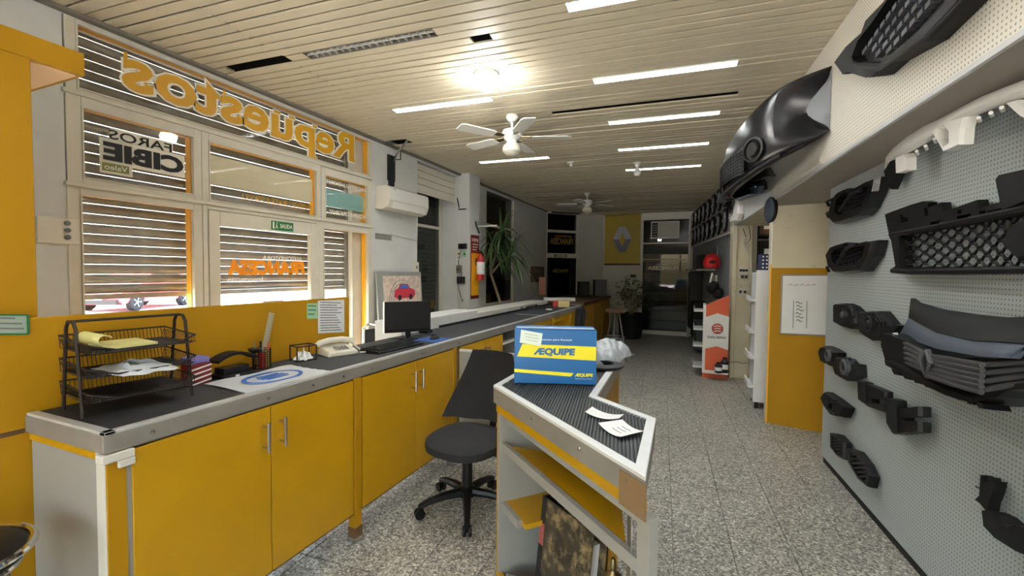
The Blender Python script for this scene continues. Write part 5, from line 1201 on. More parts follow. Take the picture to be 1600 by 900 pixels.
# stool with splayed metal legs
s_ = LZ(960, 560, 0); ss = thing('metal_stool', 'stool with splayed pale metal legs before the far counter', 'stool', s_)
tp_ = s_+EZ*.72; 
tops = [LD(x, y, 7.0) for x, y in ((950,486),(962,482),(972,487))]; c3 = (tops[0]+tops[2])/2
c3 = LD(961, 487, 7.35)
for k, (x, y) in enumerate(((946,532),(979,566),(957,563),(968,530))):
    f = LZ(x, y, 0) if k in (1, 2) else LZ(x, 545, 0); MB().tube([c3+(f-c3)*np.array([.3,.3,0]), f], .013, 8).build('leg', M['steel'] , ss, smooth=True)
MB().lathe([(.15,-.015),(.165,0),(.165,.03),(.14,.045),(.01,.048)], c3, 22).build('seat', M['wood'], ss, smooth=True)
ring_pts = [c3+EZ*(-.42)+np.array([.17*math.cos(a), .17*math.sin(a), 0]) for a in np.linspace(0, 2*PI, 21)[:-1]]; MB().tube(ring_pts, .008, 6, closed=True).build('foot_ring', M['steel'], ss)
# small yellow table by the window
fd = thing('side_table', 'small white legged table with a yellow panel under the far window', 'table', LZ(1045, 515, 0))
a0 = LZ(1036, 519, 0); 
x0_, y0_ = a0[0], a0[1]
for (dx, dy) in ((0,0),(.52,0),(0,.4),(.52,.4)): B(x0_+dx, x0_+dx+.035, y0_+dy, y0_+dy+.035, 0, .78).build('leg', M['whitelam'], fd)
B(x0_-.02, x0_+.57, y0_-.02, y0_+.45, .78, .81).build('top', M['whitelam'], fd); B(x0_+.035, x0_+.5, y0_+.01, y0_+.03, .25, .78).build('yellow_panel', M['wood_yellow'], fd)
# tall slender plant on the shop side
bp0 = np.array([-2.85, 6.75, 0.]); yu = thing('tall_yucca', 'tall yucca with drooping long leaves beside the column', 'plant', bp0)
MB().lathe([(.15,0),(.2,.4),(.21,.42),(.18,.42),(.01,.38)], bp0, 18).build('pot', M['blackmatt'], yu, smooth=True)
fork = LY(767, 428, 6.75); 
tips = [LY(770, 382, 6.75), LY(797, 398, 6.75), LY(783, 365, 6.6), LY(765, 395, 6.85)]
MB().tube([bp0+EZ*.38, (bp0+fork)/2+np.array([.02,0,.2]), fork], .028, 8, r1=.022).build('trunk', M['trunk'], yu, smooth=True)
rnd = random.Random(9)
for tpt in tips:
    br = MB().tube([fork, (fork+tpt)/2+EZ*.03, tpt], .02, 7, r1=.014).build('branch', M['trunk'], yu, smooth=True)
    for k in range(34):
        a = rnd.random()*2*PI; el = rnd.uniform(-.2, 1.15); L = rnd.uniform(.42, .66); u = np.array([math.cos(a)*math.cos(el), math.sin(a)*math.cos(el), math.sin(el)]); hd = np.array([math.cos(a), math.sin(a), 0]); v = np.array([-math.sin(a), math.cos(a), 0])
        pts = [tpt+u*L*s-EZ*(L*.75*s**2.2)*(1 if el < .9 else .35) for s in np.linspace(0, 1, 6)]; wd_ = [.010, .017, .018, .015, .009, .001]
        if min(q[0] for q in pts) < -3.33: continue
        vs = []; 
        for p, w_ in zip(pts, wd_): vs += [p-v*w_, p+v*w_]
        MB().add(vs, [(2*i, 2*i+1, 2*i+3, 2*i+2) for i in range(5)]).build('leaf', M['leaf'], br)

# ================================================================== RIGHT SIDE, FAR PART
# display stand
sd_ = thing('display_stand', 'orange and white display stand with shelves, before the pillar', 'display stand', r2w(.8, 6.95, 0))
SY = 6.95
def sp_(x, y): return LY(x, y, SY)
SR, SL = sp_(1139, 500)[0], sp_(1103, 500)[0]; zt1, zt0 = sp_(1139, 461)[2], sp_(1103, 476)[2]
def poly_st(pts, m, nme, o=0.0, th=.02): return MB().prism([(SL+(SR-SL)*s, SY-o, z) for s, z in pts], (0,th,0)).build(nme, m, sd_)
poly_st([(0,0.02),(1,0.02),(1,zt1),(0,zt0)], M['orange'], 'side_board')
zc = lambda y: sp_(1121, y)[2]
poly_st([(0,zc(546)),(.5,zc(541)),(1,zc(546)),(1,zc(494)),(.5,zc(489.5)),(0,zc(496))], M['white'], 'white_field', .003, .003)
em_c = sp_(1121, 513.5); 
MB().lathe([(.075,0),(.075,.003)], (em_c[0], SY-.004, em_c[2]), 26, ax=(0,-1,0)).build('round_emblem', mat('brick red print', srgb(176,70,46), .6), sd_)
for k, dz in enumerate((.035, 0, -.035)): MB().tube([(em_c[0]-.045, SY-.009, em_c[2]+dz-.006), (em_c[0], SY-.009, em_c[2]+dz+.006), (em_c[0]+.045, SY-.009, em_c[2]+dz-.004)], .006, 5).build('emblem_stripe', M['white'], sd_)
text('lettering', 'EURO REPAR', (SL+(SR-SL)*.10, SY-.0045, sp_(1121, 529)[2]), EX, EZ, (SR-SL)*.8, .034, M['ink'], sd_, bold=.01)
B(SL-.03, SR, SY-.01, SY+.45, 0, .06).build('base', M['orange'], sd_)
MB().box(SL-.035, SL+.0, SY+.02, SY+.42, .06, zt0).build('back_board', M['white'], sd_)
for k, y in enumerate((486, 515, 541, 574)): 
    z = sp_(1103, y)[2]; s = B(SL-.16, SL-.035, SY-.0, SY+.42, z-.012, z+.006).build('shelf', M['white'], sd_); B(SL-.165, SL-.158, SY, SY+.42, z-.012, z+.05).build('shelf_lip', M['white'], s)
for k, (x, w_, h, y, lb) in enumerate(((1123, 10, 14, 577, 'short dark brown bottle with white label at the foot of the display stand'), (1128.5, 10, 20, 577, 'taller dark bottle with white label at the foot of the display stand'))):
    c = LD(x-2+6*k, y+2, 7.15-.12*k); c[2] = 0; c = LZ(x-1+4*k, 590+0*k, 0.0); 
    c = np.array([sp_(x-1+4*k, 570)[0], SY-.10-.04*(1-k), sp_(x, 577)[2]-.02]); H_ = h/FPX*7.2
    t = thing('oil_bottle', lb, 'bottle', c); r_ = .05
    MB().lathe([(r_*.9,0),(r_,.008),(r_,H_*.72),(r_*.6,H_*.84),(r_*.5,H_*.86)], c, 16).build('body', M['skin_tan'], t, smooth=True); MB().lathe([(r_*.55,H_*.86),(r_*.55,H_),(.01,H_)], c, 14).build('cap', M['ink'], t); MB().lathe([(r_+.001,H_*.22),(r_+.001,H_*.55)], c, 16, closed_ends=False).build('label', M['paper'], t)
B(SL, SR, SY-.17, SY-.01, sp_(1121, 577)[2]-.035, sp_(1121, 577)[2]-.02).build('bottle_shelf', M['white'], sd_)
# things standing behind the display stand on its top and on the grey wall
def rwall(y): return .97-(y-7.3)*.075
def RW(x, y, off=0.0):  # on the far right wall
    A_, B_ = r2w(.97, 7.3, 0), r2w(.64, 11.7, 0); d = (B_-A_)/np.linalg.norm(B_-A_); n = np.array([-d[1], d[0], 0]); n = n if n@(CP-A_) > 0 else -n
    return on(x, y, n, A_+n*off), n, d
def wall_plate(x0, y0, x1, y1, m, name, label, cat, th=.03, parent=None, off=0.0):
    a, n, d = RW(x0, y0, off); b_, _, _ = RW(x1, y1, off); c = RW(x1, y0, off)[0]; e = RW(x0, y1, off)[0]; c[2] = a[2]; e[2] = b_[2]; z0, z1 = b_[2], a[2]
    pts = [np.array([a[0], a[1], z1]), np.array([c[0], c[1], z1]), np.array([b_[0], b_[1], z0]), np.array([a[0], a[1], z0])]
    o = MB().prism([p+n*th for p in pts], -n*th).build(name, m, parent)
    return tag(o, label, cat) if parent is None else o
wall_plate(1112, 420, 1122, 384, M['greywall'], 'wall_board', 'grey board on the right wall behind the red helmet', 'board', .02)
sh_ = thing('wall_shelf', 'dark wall shelf with a red helmet on the far right wall', 'shelf', RW(1108, 421)[0])
a, n, d = RW(1096, 418, .0); b_ = RW(1118, 422, 0)[0]; zz = RW(1110, 420, .1)[0][2]
pts = [a, b_, b_+n*.31, a+n*.31]; 
for p in pts: p[2] = zz-.03
MB().hexa(pts, [p+EZ*.025 for p in pts]).build('board', M['greylam'], sh_)
for p in (a, b_): MB().tube([p+n*.01-EZ*.12, p+n*.22-EZ*.003], .01, 5).build('bracket', M['black'], sh_)
hc = RW(1112, 420, .17)[0]; hc[2] = zz; hl = thing('helmet', 'glossy red helmet on the dark wall shelf', 'helmet', hc)
MB().lathe([(.10,0),(.125,.03),(.135,.10),(.12,.17),(.08,.22),(.03,.245),(.001,.25)], hc, 20).build('shell', M['red'], hl, smooth=True)
vdir = -RD; MB().sphere(hc+vdir*.06+EZ*.10, .085, .085, .05, 12, 7).build('visor', M['black'], hl, smooth=True); MB().lathe([(.107,-.002),(.107,.012),(.1,.014)], hc, 18).build('rim', M['ink'], hl)
cb2 = RW(1100, 418, .11)[0]; cb2[2] = zz; tag(MB().obox(cb2+EZ*.13, n*.2, d*.5, EZ*.26).build('speaker_box', M['black'], bev=.006), 'black box on the wall shelf beyond the red helmet', 'box')
p = LD(1112, 462, 6.95); hb = thing('black_bundle', 'black bundle of gear on top of the display stand', 'gear', p)
for k in range(5): MB().sphere(p+np.array([rnd.uniform(-.10,.10), rnd.uniform(-.02,.06), rnd.uniform(.02,.16)]), .08, .07, .075, 10, 7).build('pouch', M['blackmatt'], hb, smooth=True)
MB().tube([p+np.array([-.05,0,.08]), p+np.array([.0,-.02,.36])], .014, 6).build('white_tube', M['white'], hb)
tag(MB().lathe([(.035,0),(.04,.02),(.02,.07),(.001,.08)], LD(1121.5, 466, 7.05), 12).build('plastic_dome', M['white'], smooth=True), 'small white rounded dome on top of the display stand', 'object')
for k, (x0, y0, x1, y1, m, lb) in enumerate(((1121, 430, 1116, 460, 'dimwall', 'pale poster panel under the wall shelf'),)): wall_plate(x0, y0, x1, y1, M[m], 'wall_panel', lb, 'panel', .03)
# shelved clutter at the far right corner
for k, (x, y0, y1, m) in enumerate(((1088, 425, 512, 'black'), (1094, 470, 525, 'blackmatt'), (1099, 500, 545, 'dullgrey'))):
    p, n, d = RW(x, y1, .08); c = p.copy(); h = RW(x, y0, .08)[0][2]-p[2]; z0 = max(0, p[2])
    tag(MB().obox(np.array([c[0], c[1], z0+h/2])+n*.05, n*.22, d*.35, EZ*h).build('parts_rack', M[m], bev=.01), ['tall dark rack in the far right corner', 'black lower rack along the far right wall', 'grey low rack behind the display stand'][k], 'rack')
p = RW(1083, 350, .05)[0]; tag(MB().tube([np.array([-.165, YB-.10, 0]), np.array([-.165, YB-.10, 2.75])], .028, 8).build('drain_pipe', M['whitelam'], smooth=True), 'white upright pipe in the far right corner', 'pipe')

# board of wheel covers above the far right wall
wc = thing('cover_board', 'board on the upper far right wall carrying rows of wheel covers', 'board', RW(1110, 360)[0])
a, n, d = RW(1142, 352, .02); b_ = RW(1088, 380, .02)[0]; zlo = 2.18
A2 = np.array([a[0], a[1], 0]); B2_ = np.array([b_[0], b_[1], 0]); A2 = r2w(.95, 7.05, 0); 
A_, B_ = r2w(.965, 7.35, 0), r2w(.655, 11.4, 0); d = (B_-A_)/np.linalg.norm(B_-A_); n = np.array([-d[1], d[0], 0]); n = n if n@(CP-A_) > 0 else -n; LW = np.linalg.norm(B_-A_)
MB().hexa([A_+EZ*2.12, B_+EZ*2.12, B_+n*.02+EZ*2.12, A_+n*.02+EZ*2.12], [A_+EZ*2.93, B_+EZ*2.93, B_+n*.02+EZ*2.93, A_+n*.02+EZ*2.93]).build('board', M['greylam'], wc)
MB().tube([A_+n*.03+EZ*2.12, B_+n*.03+EZ*2.12], .016, 6).build('lower_rail', M['whitelam'], wc)
def cover(c, n, R_, label, k):
    t = thing('wheel_cover', label, 'wheel cover', c-EZ*R_, 'wheel covers on the far right wall')
    MB().lathe([(R_*.82,0),(R_,.0),(R_,.02),(R_*.9,.035),(R_*.84,.03),(R_*.82,.01)], c, 20, ax=n).build('rim', M['black'] if k % 2 else M['charcoal'], t, smooth=True)
    MB().lathe([(R_*.84,.004),(.01,.006)], c, 16, ax=n).build('dish', M['black'], t)
    MB().lathe([(R_*.25,.01),(R_*.24,.04),(R_*.1,.046),(.001,.047)], c, 12, ax=n).build('hub', M['wheel'], t, smooth=True)
    u = np.cross(n, EZ); sp2 = MB()
    for j in range(6): a_ = 2*PI*j/6+k; v = u*math.cos(a_)+EZ*math.sin(a_); w_ = np.cross(n, v); sp2.hexa([c+v*R_*.2-w_*.025+n*.012, c+v*R_*.86-w_*.018+n*.012, c+v*R_*.86+w_*.018+n*.012, c+v*R_*.2+w_*.025+n*.012], [c+v*R_*.2-w_*.02+n*.035, c+v*R_*.86-w_*.013+n*.028, c+v*R_*.86+w_*.013+n*.028, c+v*R_*.2+w_*.02+n*.035])
    sp2.build('spokes', M['wheel'], t)
ordn = ['nearest', 'second', 'third', 'fourth', 'fifth', 'sixth', 'seventh', 'farthest']
for r_ in range(2):
    for k in range(8): cover(A_+d*(.30+.50*k)+EZ*(2.34+.39*r_)+n*.022, n, .185, '%s wheel cover in the %s row on the far right wall' % (ordn[k], ('lower', 'upper')[r_]), k)

# store room contents seen through the opening
wu = thing('white_shelf_unit', 'tall white shelf unit standing just inside the store opening', 'shelf unit', r2w(1.2, 5.75, 0))
ys = 5.55; a = LY(1182, 422, ys); xl = a[0]; zt3_ = a[2]
wu.location = Vector((xl, ys, 0))
B(xl, xl+.02, ys, ys+.42, .08, zt3_).build('side_panel', M['whitepaint'], wu, bev=.002)
B(xl+.30, xl+.32, ys, ys+.42, .08, zt3_).build('side_panel', M['whitepaint'], wu)
B(xl, xl+.32, ys-.012, ys, .08, zt3_).build('front_panel', M['whitepaint'], wu); B(xl, xl+.32, ys, ys+.42, zt3_-.02, zt3_).build('top', M['whitepaint'], wu)
for k, y in enumerate((470, 520, 560, 605)): z = LY(1182, y, ys)[2]; B(xl-.05, xl+.0, ys+.0, ys+.40, z-.01, z+.01).build('shelf', M['whitepaint'], wu); B(xl-.055, xl-.045, ys, ys+.4, z-.01, z+.05).build('shelf_lip', M['whitepaint'], wu)
for (q1_, q2_) in ((.02, .02), (.26, .02), (.02, .36), (.26, .36)): B(xl+q1_, xl+q1_+.04, ys+q2_, ys+q2_+.04, 0, .08).build('foot', M['black'], wu)
cx = B(xl+.05, xl+.27, ys+.05, ys+.35, zt3_, zt3_+.18).build('patterned_box', mat('navy box', srgb(40,48,84), .6)); tag(cx, 'navy blue box with white dots on top of the white shelf unit', 'box')
for i in range(6):
    for j in range(4): MB().lathe([(.010,0),(.010,.001)], (xl+.068+.036*i, ys+.049, zt3_+.03+.04*j), 8, ax=(0,-1,0)).build('dot', M['paper'], cx)
sr = thing('store_rack', 'dark metal rack with cartons in the store room behind the opening', 'rack', r2w(1.9, 7.6, 0))
for (x_, y_) in ((1.31, 7.5), (2.7, 7.5), (1.31, 8.1), (2.7, 8.1)): MB(MR).box(x_, x_+.04, y_, y_+.04, 0, 2.6).build('upright', M['charcoal'], sr)
lv_ = (.35, .8, 1.25, 1.7, 2.1)
for z in lv_: MB(MR).box(1.31, 2.74, 7.5, 8.14, z-.025, z).build('shelf', M['charcoal'], sr)
rnd = random.Random(4); nmb = 0
wd1 = ['lowest', 'second', 'third', 'fourth', 'top']
for zi, z in enumerate(lv_):
    x_ = 1.37
    for j, nmj in enumerate(('first', 'second', 'third', 'fourth')):
        w_, h = rnd.uniform(.18, .26), rnd.uniform(.15, .33); m = rnd.choice(['card', 'card', 'wood', 'offwhite', 'black'])
        t = thing('storage_carton', '%s carton from the pillar on the %s shelf of the store rack' % (nmj, wd1[zi]), 'box', r2w(x_+w_/2, 7.7, z), 'cartons on the store rack')
        MB(MR).box(x_, x_+w_, 7.53, 8.0, z, z+h).build('carton', M[m], t, bev=.004); MB(MR).box(x_+w_*.3, x_+w_*.7, 7.525, 7.53, z+h*.3, z+h*.6).build('label', M['paper'], t); x_ += w_+.04
slt = thing('store_light', 'lit batten light on the ceiling of the store room', 'ceiling light', r2w(2.2, 6.6, 2.93)); MB(MR).box(1.8, 2.6, 6.55, 6.65, 2.95, 3.0).build('housing', M['white'], slt); MB(MR).tube([(1.82, 6.6, 2.93), (2.58, 6.6, 2.93)], .014, 8).build('tube', M['store_tube'], slt, smooth=True)  # unseen lamp added to light the cartons in the store
# wiring and sockets on the pillar
def pil(name, x0, y0, x1, y1, m, label, cat, th=.03, holes=0):
    n = -RD; o = r2w(.9, 7.03, 0); a = on(x0, y0, RD, o); b_ = on(x1, y1, RD, o); t = thing(name, label, cat, a)
    w_ = (b_-a)@RN; MB().hexa([a, a+RN*w_, a+RN*w_+n*th, a+n*th], [np.array([p[0], p[1], b_[2]]) for p in (a, a+RN*w_, a+RN*w_+n*th, a+n*th)]).build('case', m, t, bev=.003)
    for k in range(holes): c = a+RN*w_*(k+.5)/holes+n*th; c[2] = (a[2]+b_[2])/2; MB().lathe([(.02,0),(.017,.008)], c, 10, ax=n).build('outlet', M['ink'], t)
    return t
pil('junction_box', 1155, 417, 1168, 428, M['whitelam'], 'cream switch block on the pillar, upper of the two', 'switch', .03, 3); pil('socket_block', 1157, 429, 1168, 436, M['greylam'], 'socket block with two black outlets on the pillar', 'socket', .03, 2); pil('socket_block', 1153, 451, 1167, 461, M['whitelam'], 'lower socket block with a black plug on the pillar', 'socket', .03, 2)
o_ = r2w(.9, 7.0, 0); W_ = lambda x, y: on(x, y, RD, o_)
tag(MB().tube([W_(1172,342), W_(1160,352), W_(1168,366), W_(1162,380), W_(1172,398), W_(1174,420), W_(1172,440), W_(1160,446), W_(1170,452)], .007, 5).build('loose_cable', M['whitelam'], smooth=True), 'loose pale cable running down the pillar edge', 'cable')
tag(MB().tube([W_(1161,357), W_(1166,372), W_(1163,385), W_(1173,372), W_(1170,352), W_(1172,340)], .004, 5).build('loose_cable', M['ink']), 'thin dark wire stapled on the upper pillar', 'cable')
tag(MB().tube([W_(1140,566), W_(1152,565), W_(1160,568), W_(1167,567)], .004, 5).build('loose_cable', M['ink']), 'dark wire crossing the foot of the pillar', 'cable')
# round blue grey disc under the lintel
p = RP(1203.5, 328, .93); c = r2w(*p); md = thing('mirror_disc', 'blue grey round mirror disc hanging under the lintel edge', 'mirror', c-EZ*.11)
ax_ = -RN*.983-RD*.182; MB().lathe([(.112,-.02),(.118,-.005),(.118,.005),(.11,.012)], c, 28, ax=ax_).build('rim', M['black'], md, smooth=True); MB().lathe([(.109,.012),(.08,.017),(.001,.02)], c, 28, ax=ax_).build('face', M['bluegrey'], md, smooth=True)
B_ = MB().tube([c+EZ*.10-ax_*.02, c+EZ*.16-ax_*.05+RN*.04, r2w(.985, p[1], 2.2)], .008, 6).build('hanger', M['black'], md)
# whiteboard on the yellow return
def YQ(x, y, o=.012): return on(x, y, nq, q0-nq*o)
def YQ2(x, y, o): return on(x, y, nq, q0-nq*o)
wb = thing('whiteboard', 'small whiteboard with a handwritten list on the yellow return wall', 'whiteboard', YQ(1255, 522))
cs_ = [YQ(1222, 430), YQ(1300, 430), YQ(1300, 525), YQ(1219, 521)]
MB().prism(cs_, nq*.01).build('board', M['whitepaint'], wb)
e = MB(); 
for i in range(4): e.tube([cs_[i], cs_[(i+1)%4]], .007, 6)
e.build('board_frame', M['greylam'], wb)
for k in range(6): a, b_ = YQ(1244+rnd.uniform(-1,1), 473+5.6*k, .0135), YQ(1254+rnd.uniform(-2,2), 473.5+5.6*k, .0135); MB().tube([a, (a*2+b_)/3+EZ*.012, (a+2*b_)/3-EZ*.008, b_], .0045, 4).build('handwriting', M['ink'], wb)
for x in (1240, 1261): a, b_ = YQ(x, 470, .0135), YQ(x-1, 513, .0135); MB().tube([a, b_], .003, 4).build('ruled_line', M['greyink'], wb)
for k in range(5): a, b_ = YQ(1232+9*k, 446+1.0*(k%2), .0135), YQ(1239+9*k, 446, .0135); MB().tube([a, (a+b_)/2+EZ*.014, b_], .003, 4).build('handwriting', M['greyink'], wb)
# ================================================================== CAR PARTS ON THE RIGHT WALL (wall axes: r = away from the aisle, y = along the wall, z = up)
WD = 1.24
def wp(x, y, d): return RP(x, y, d)                 # a sight line meets the plane at distance d
def part(name, label, pts, d, cat='car part', group=None):
    p = np.mean([wp(x, y, WD) for x, y in pts], axis=0); t = thing(name, label, cat, r2w(*p), group); t['d'] = d; return t
def plate(t, nme, pts, d0, d1, m, ch=.86, holes=(), smooth=False, bev=0, parent=None):
    """chamfered plate: outline at d1 (towards the wall), face at d0 pulled in towards the centre"""
    dm = d0*.7+d1*.3
    o = [wp(x, y, dm) for x, y in pts]; H = [[wp(x, y, dm) for x, y in h] for h in holes]
    c = np.mean(o, axis=0)
    back = [np.array([d1, p[1], p[2]]) for p in o]; front = [np.array([d0, c[1]+(p[1]-c[1])*ch, c[2]+(p[2]-c[2])*ch]) for p in o]
    fh = [[np.array([d0, p[1], p[2]]) for p in h] for h in H]; bh = [[np.array([d1, p[1], p[2]]) for p in h] for h in H]
    # mid rim keeps the side walls upright before the chamfer
    mid = [np.array([d0+(d1-d0)*.35, p[1], p[2]]) for p in o]
    mb = MB(MR)
    loopsf = [front]+fh; flat = [Vector(p) for lp in loopsf for p in lp]
    tri = tessellate_polygon([[Vector((p[1], p[2], 0)) for p in lp] for lp in loopsf]); N = len(flat); k = len(o)
    vs = [tuple(p) for p in flat]+[tuple(p) for p in mid]+[tuple(p) for p in back]+[tuple(p) for h in bh for p in h]
    fs = [tuple(q) for q in tri]
    fs += [(i, (i+1)%k, N+(i+1)%k, N+i) for i in range(k)]+[(N+i, N+(i+1)%k, N+k+(i+1)%k, N+k+i) for i in range(k)]
    tb_ = tessellate_polygon([[Vector((p[1], p[2], 0)) for p in lp] for lp in [back]+bh])
    mp = list(range(N+k, N+2*k))+list(range(N+2*k, N+2*k+sum(len(h) for h in bh)))
    fs += [tuple(mp[i] for i in q) for q in tb_]
    b = 0
    for h in fh:
        L = len(h); fs += [(k+b+i, k+b+(i+1)%L, N+2*k+b+(i+1)%L, N+2*k+b+i) for i in range(L)]; b += L
    return mb.add(vs, fs).build(nme, m, parent or t, smooth=smooth, bev=bev)
def bar(t, nme, pts, r, m, n=6, flat=None, parent=None):    # a rod along picture points given as (x, y, d)
    return MB(MR).tube([wp(x, y, d) for x, y, d in pts], r, n).build(nme, m, parent or t, smooth=True)
def ringp(t, nme, x, y, d, R_, m, hole=.7, depth=.03, parent=None):
    d -= .022; c = wp(x, y, d); mb = MB(MR); mb.lathe([(R_*hole,depth),(R_*hole,0),(R_*.9,-.002),(R_,.004),(R_,depth)], c, 20, ax=(1,0,0), closed_ends=False); return mb.build(nme, m, parent or t, smooth=True)
def lens(t, nme, x, y, d, R_, m, parent=None):
    d -= .012; c = wp(x, y, d); return MB(MR).lathe([(R_,.01),(R_*.8,0),(R_*.4,-.006),(.001,-.008)], c, 16, ax=(1,0,0)).build(nme, m, parent or t, smooth=True)
def bil(c, u, v): return tuple((c[0][i]*(1-u)+c[1][i]*u)*(1-v)+(c[3][i]*(1-u)+c[2][i]*u)*v for i in range(2))

# --- two side grilles at the upper left of the pegboard
for lab, dy, o in (('upper black fog lamp grille at the top left of the pegboard', 0, [(1302,311),(1312,300),(1325,294),(1329,299),(1360,282),(1376,276),(1372,298),(1360,325),(1350,337),(1320,347),(1305,350),(1296,340)]),
                   ('lower black fog lamp grille at the left of the pegboard, under its twin', 0, [(1300,386),(1310,382),(1322,379),(1326,385),(1360,377),(1372,375),(1366,400),(1350,424),(1320,427),(1305,426),(1296,415),(1293,398)])):
    t = part('fog_lamp_grille', lab, o, .06, group='fog lamp grilles at the left of the pegboard')
    cx_, cy_ = np.mean(o, axis=0)
    hole = [(cx_+(x-cx_)*.68, cy_+(y-cy_)*.60) for x, y in o]
    plate(t, 'frame', o, 1.165, 1.235, M['blackgloss'], .92, [hole])
    plate(t, 'back_plate', [(cx_+(x-cx_)*.74, cy_+(y-cy_)*.68) for x, y in o], 1.215, 1.232, M['black'], .98)
    xs_ = [p[0] for p in hole]; x0, x1 = min(xs_), max(xs_)
    sl = (o[5][1]-o[9][1])/(o[5][0]-o[9][0])*.35
    for k in range(4):
        y_ = cy_-11+7.4*k; bar(t, 'rib', [(x0+3, y_+6, 1.185), (cx_, y_-1, 1.175), (x1-3-k*3, y_-8, 1.185)], .0085, M['blackgloss'])
    for k in range(7): bar(t, 'comb_tooth', [(cx_-16+5*k, cy_+18-1.6*k, 1.172), (cx_-15+5*k, cy_+25-1.6*k, 1.178)], .005, M['charcoal'])
    bar(t, 'brace', [(x0+4, cy_+16, 1.17), (cx_-4, cy_-10, 1.16), (cx_+12, cy_-16, 1.17)], .012, M['charcoal'])
    for yy in (-.02, 18): bar(t, 'clip', [(1301, cy_+yy-2, 1.2), (1292, cy_+yy+2, 1.2), (1295, cy_+yy+8, 1.2)], .011, M['black'])

# --- long honeycomb grille with its bracket strip
o = [(1392,366),(1600,325),(1660,313),(1660,420),(1600,421),(1425,428),(1395,423),(1404,416),(1397,375)]
t = part('honeycomb_grille', 'long black honeycomb radiator grille with a bracket strip on the pegboard', o, .1)
cor = [(1411,368),(1650,326),(1650,417),(1413,419)]
plate(t, 'frame', o, 1.165, 1.22, M['black'], .985, [[bil(cor, u, v) for u, v in ((0,0),(1,0),(1,1),(0,1))]])
hexm = MB(MR); NR, NC = 7, 11
for r_ in range(NR+1):
    for c_ in range(NC):
        u0 = (c_+(.5 if r_ % 2 else 0))/NC; v0 = r_/NR
        du, dv = .40/NC, .86/NR
        pts = []
        for a in range(6):
            u_, v_ = u0+du*math.cos(PI/3*a), v0+dv*math.sin(PI/3*a)
            if -.3/NC <= u_ <= 1+.3/NC and -.9/NR <= v_ <= 1+.9/NR: pts.append(wp(*bil(cor, min(1,max(0,u_)), min(1,max(0,v_))), 1.19))
        if len(pts) == 6: hexm.tube(pts, .0050, 4, closed=True)
        # little links between cells
        if False:
            for a in (0, 1, 2):
                u_, v_ = u0+du*1.3*math.cos(PI/3*a), v0+dv*1.25*math.sin(PI/3*a); u2, v2 = u0+du*1.9*math.cos(PI/3*a), v0+dv*1.9*math.sin(PI/3*a)
                if u2 < 1 and v2 < 1: hexm.tube([wp(*bil(cor, u_, v_), 1.16), wp(*bil(cor, u2, v2), 1.16)], .006, 4)
stuff(hexm.build('honeycomb', M['black'], t))
plate(t, 'bracket_strip', [(1385,335),(1425,320),(1446,314),(1455,316),(1453,325),(1475,316),(1478,330),(1498,324),(1532,312),(1535,326),(1560,318),(1600,306),(1650,292),(1655,316),(1600,328),(1500,346),(1392,368),(1388,350)], 1.19, 1.225, M['black'], .99,
      [[(1410,336),(1414,333),(1414,338),(1422,341),(1422,346),(1412,348)], [(1448,324),(1453,323),(1455,336),(1449,338)], [(1501,328),(1507,327),(1507,333),(1501,335)], [(1535,330),(1545,327),(1546,335),(1536,337)], [(1458,347),(1476,343),(1476,349),(1458,352)], [(1500,338),(1522,333),(1522,339),(1501,344)], [(1548,330),(1570,325),(1570,330),(1550,335)]])
bar(t, 'lower_rail', [(1395,423,1.13), (1425,425,1.12), (1500,424,1.10), (1600,422,1.10), (1655,421,1.10)], .014, M['black'])
bar(t, 'upper_rail', [(1393,367,1.13), (1450,357,1.12), (1600,327,1.10), (1655,315,1.10)], .013, M['black'])
plate(t, 'emblem_mount', [(1575,380),(1584,349),(1606,336),(1650,336),(1662,376),(1648,409),(1602,411),(1588,398)], 1.04, 1.13, M['blackmatt'], .72)
# --- flat dark cover overlapping its right end
o = [(1557,280),(1562,273),(1655,252),(1662,300),(1600,316),(1573,327),(1566,325),(1562,305)]
t = part('flat_panel', 'flat matt black cover panel at the right edge above the honeycomb grille', o, .1); plate(t, 'panel', o, 1.155, 1.172, M['blackmatt'], .97); bar(t, 'clip', [(1572,324,1.17), (1576,331,1.18)], .01, M['black'])

# --- white trim along the top
t = part('bumper_trim', 'long white unpainted bumper trim with brackets across the top of the pegboard', [(1400,240),(1500,190)], .1)
up = [(1382,262),(1384,246),(1396,229),(1418,211),(1443,197),(1469,185),(1500,168),(1535,150),(1567,137),(1600,125),(1660,104)]; lo_ = [(1386,272),(1390,258),(1400,247),(1421,238),(1445,225),(1466,213),(1495,192),(1520,183),(1550,171),(1580,160),(1660,132)]
dd = [1.19, 1.16, 1.12, 1.09, 1.075, 1.065, 1.06, 1.06, 1.06, 1.06, 1.06]
mb = MB(MR); vs = []; n = len(up)
for (a, b, d) in zip(up, lo_, dd):
    for k in range(5):
        f = k/4; x, y = a[0]*(1-f)+b[0]*f, a[1]*(1-f)+b[1]*f; vs.append(wp(x, y, d+.03*(2*f-1)**2+.015*f))
    vs.append(wp(b[0], b[1], d+.10)); vs.append(wp(a[0], a[1], d+.09))
for i in range(n-1): mb.f += [(i*7+k, i*7+(k+1)%7, (i+1)*7+(k+1)%7, (i+1)*7+k) for k in range(7)]
mb.v = [MR @ Vector(p) for p in vs]; mb.f += [tuple(range(7)), tuple((n-1)*7+k for k in range(7))]
mb.build('blade', M['white'], t, smooth=True)
plate(t, 'end_wing', [(1384,268),(1398,246),(1408,262),(1405,270),(1394,296)], 1.17, 1.21, M['black'], .95)
plate(t, 'bracket', [(1403,246),(1417,240),(1421,246),(1421,266),(1404,271)], 1.11, 1.15, M['white'], .95)
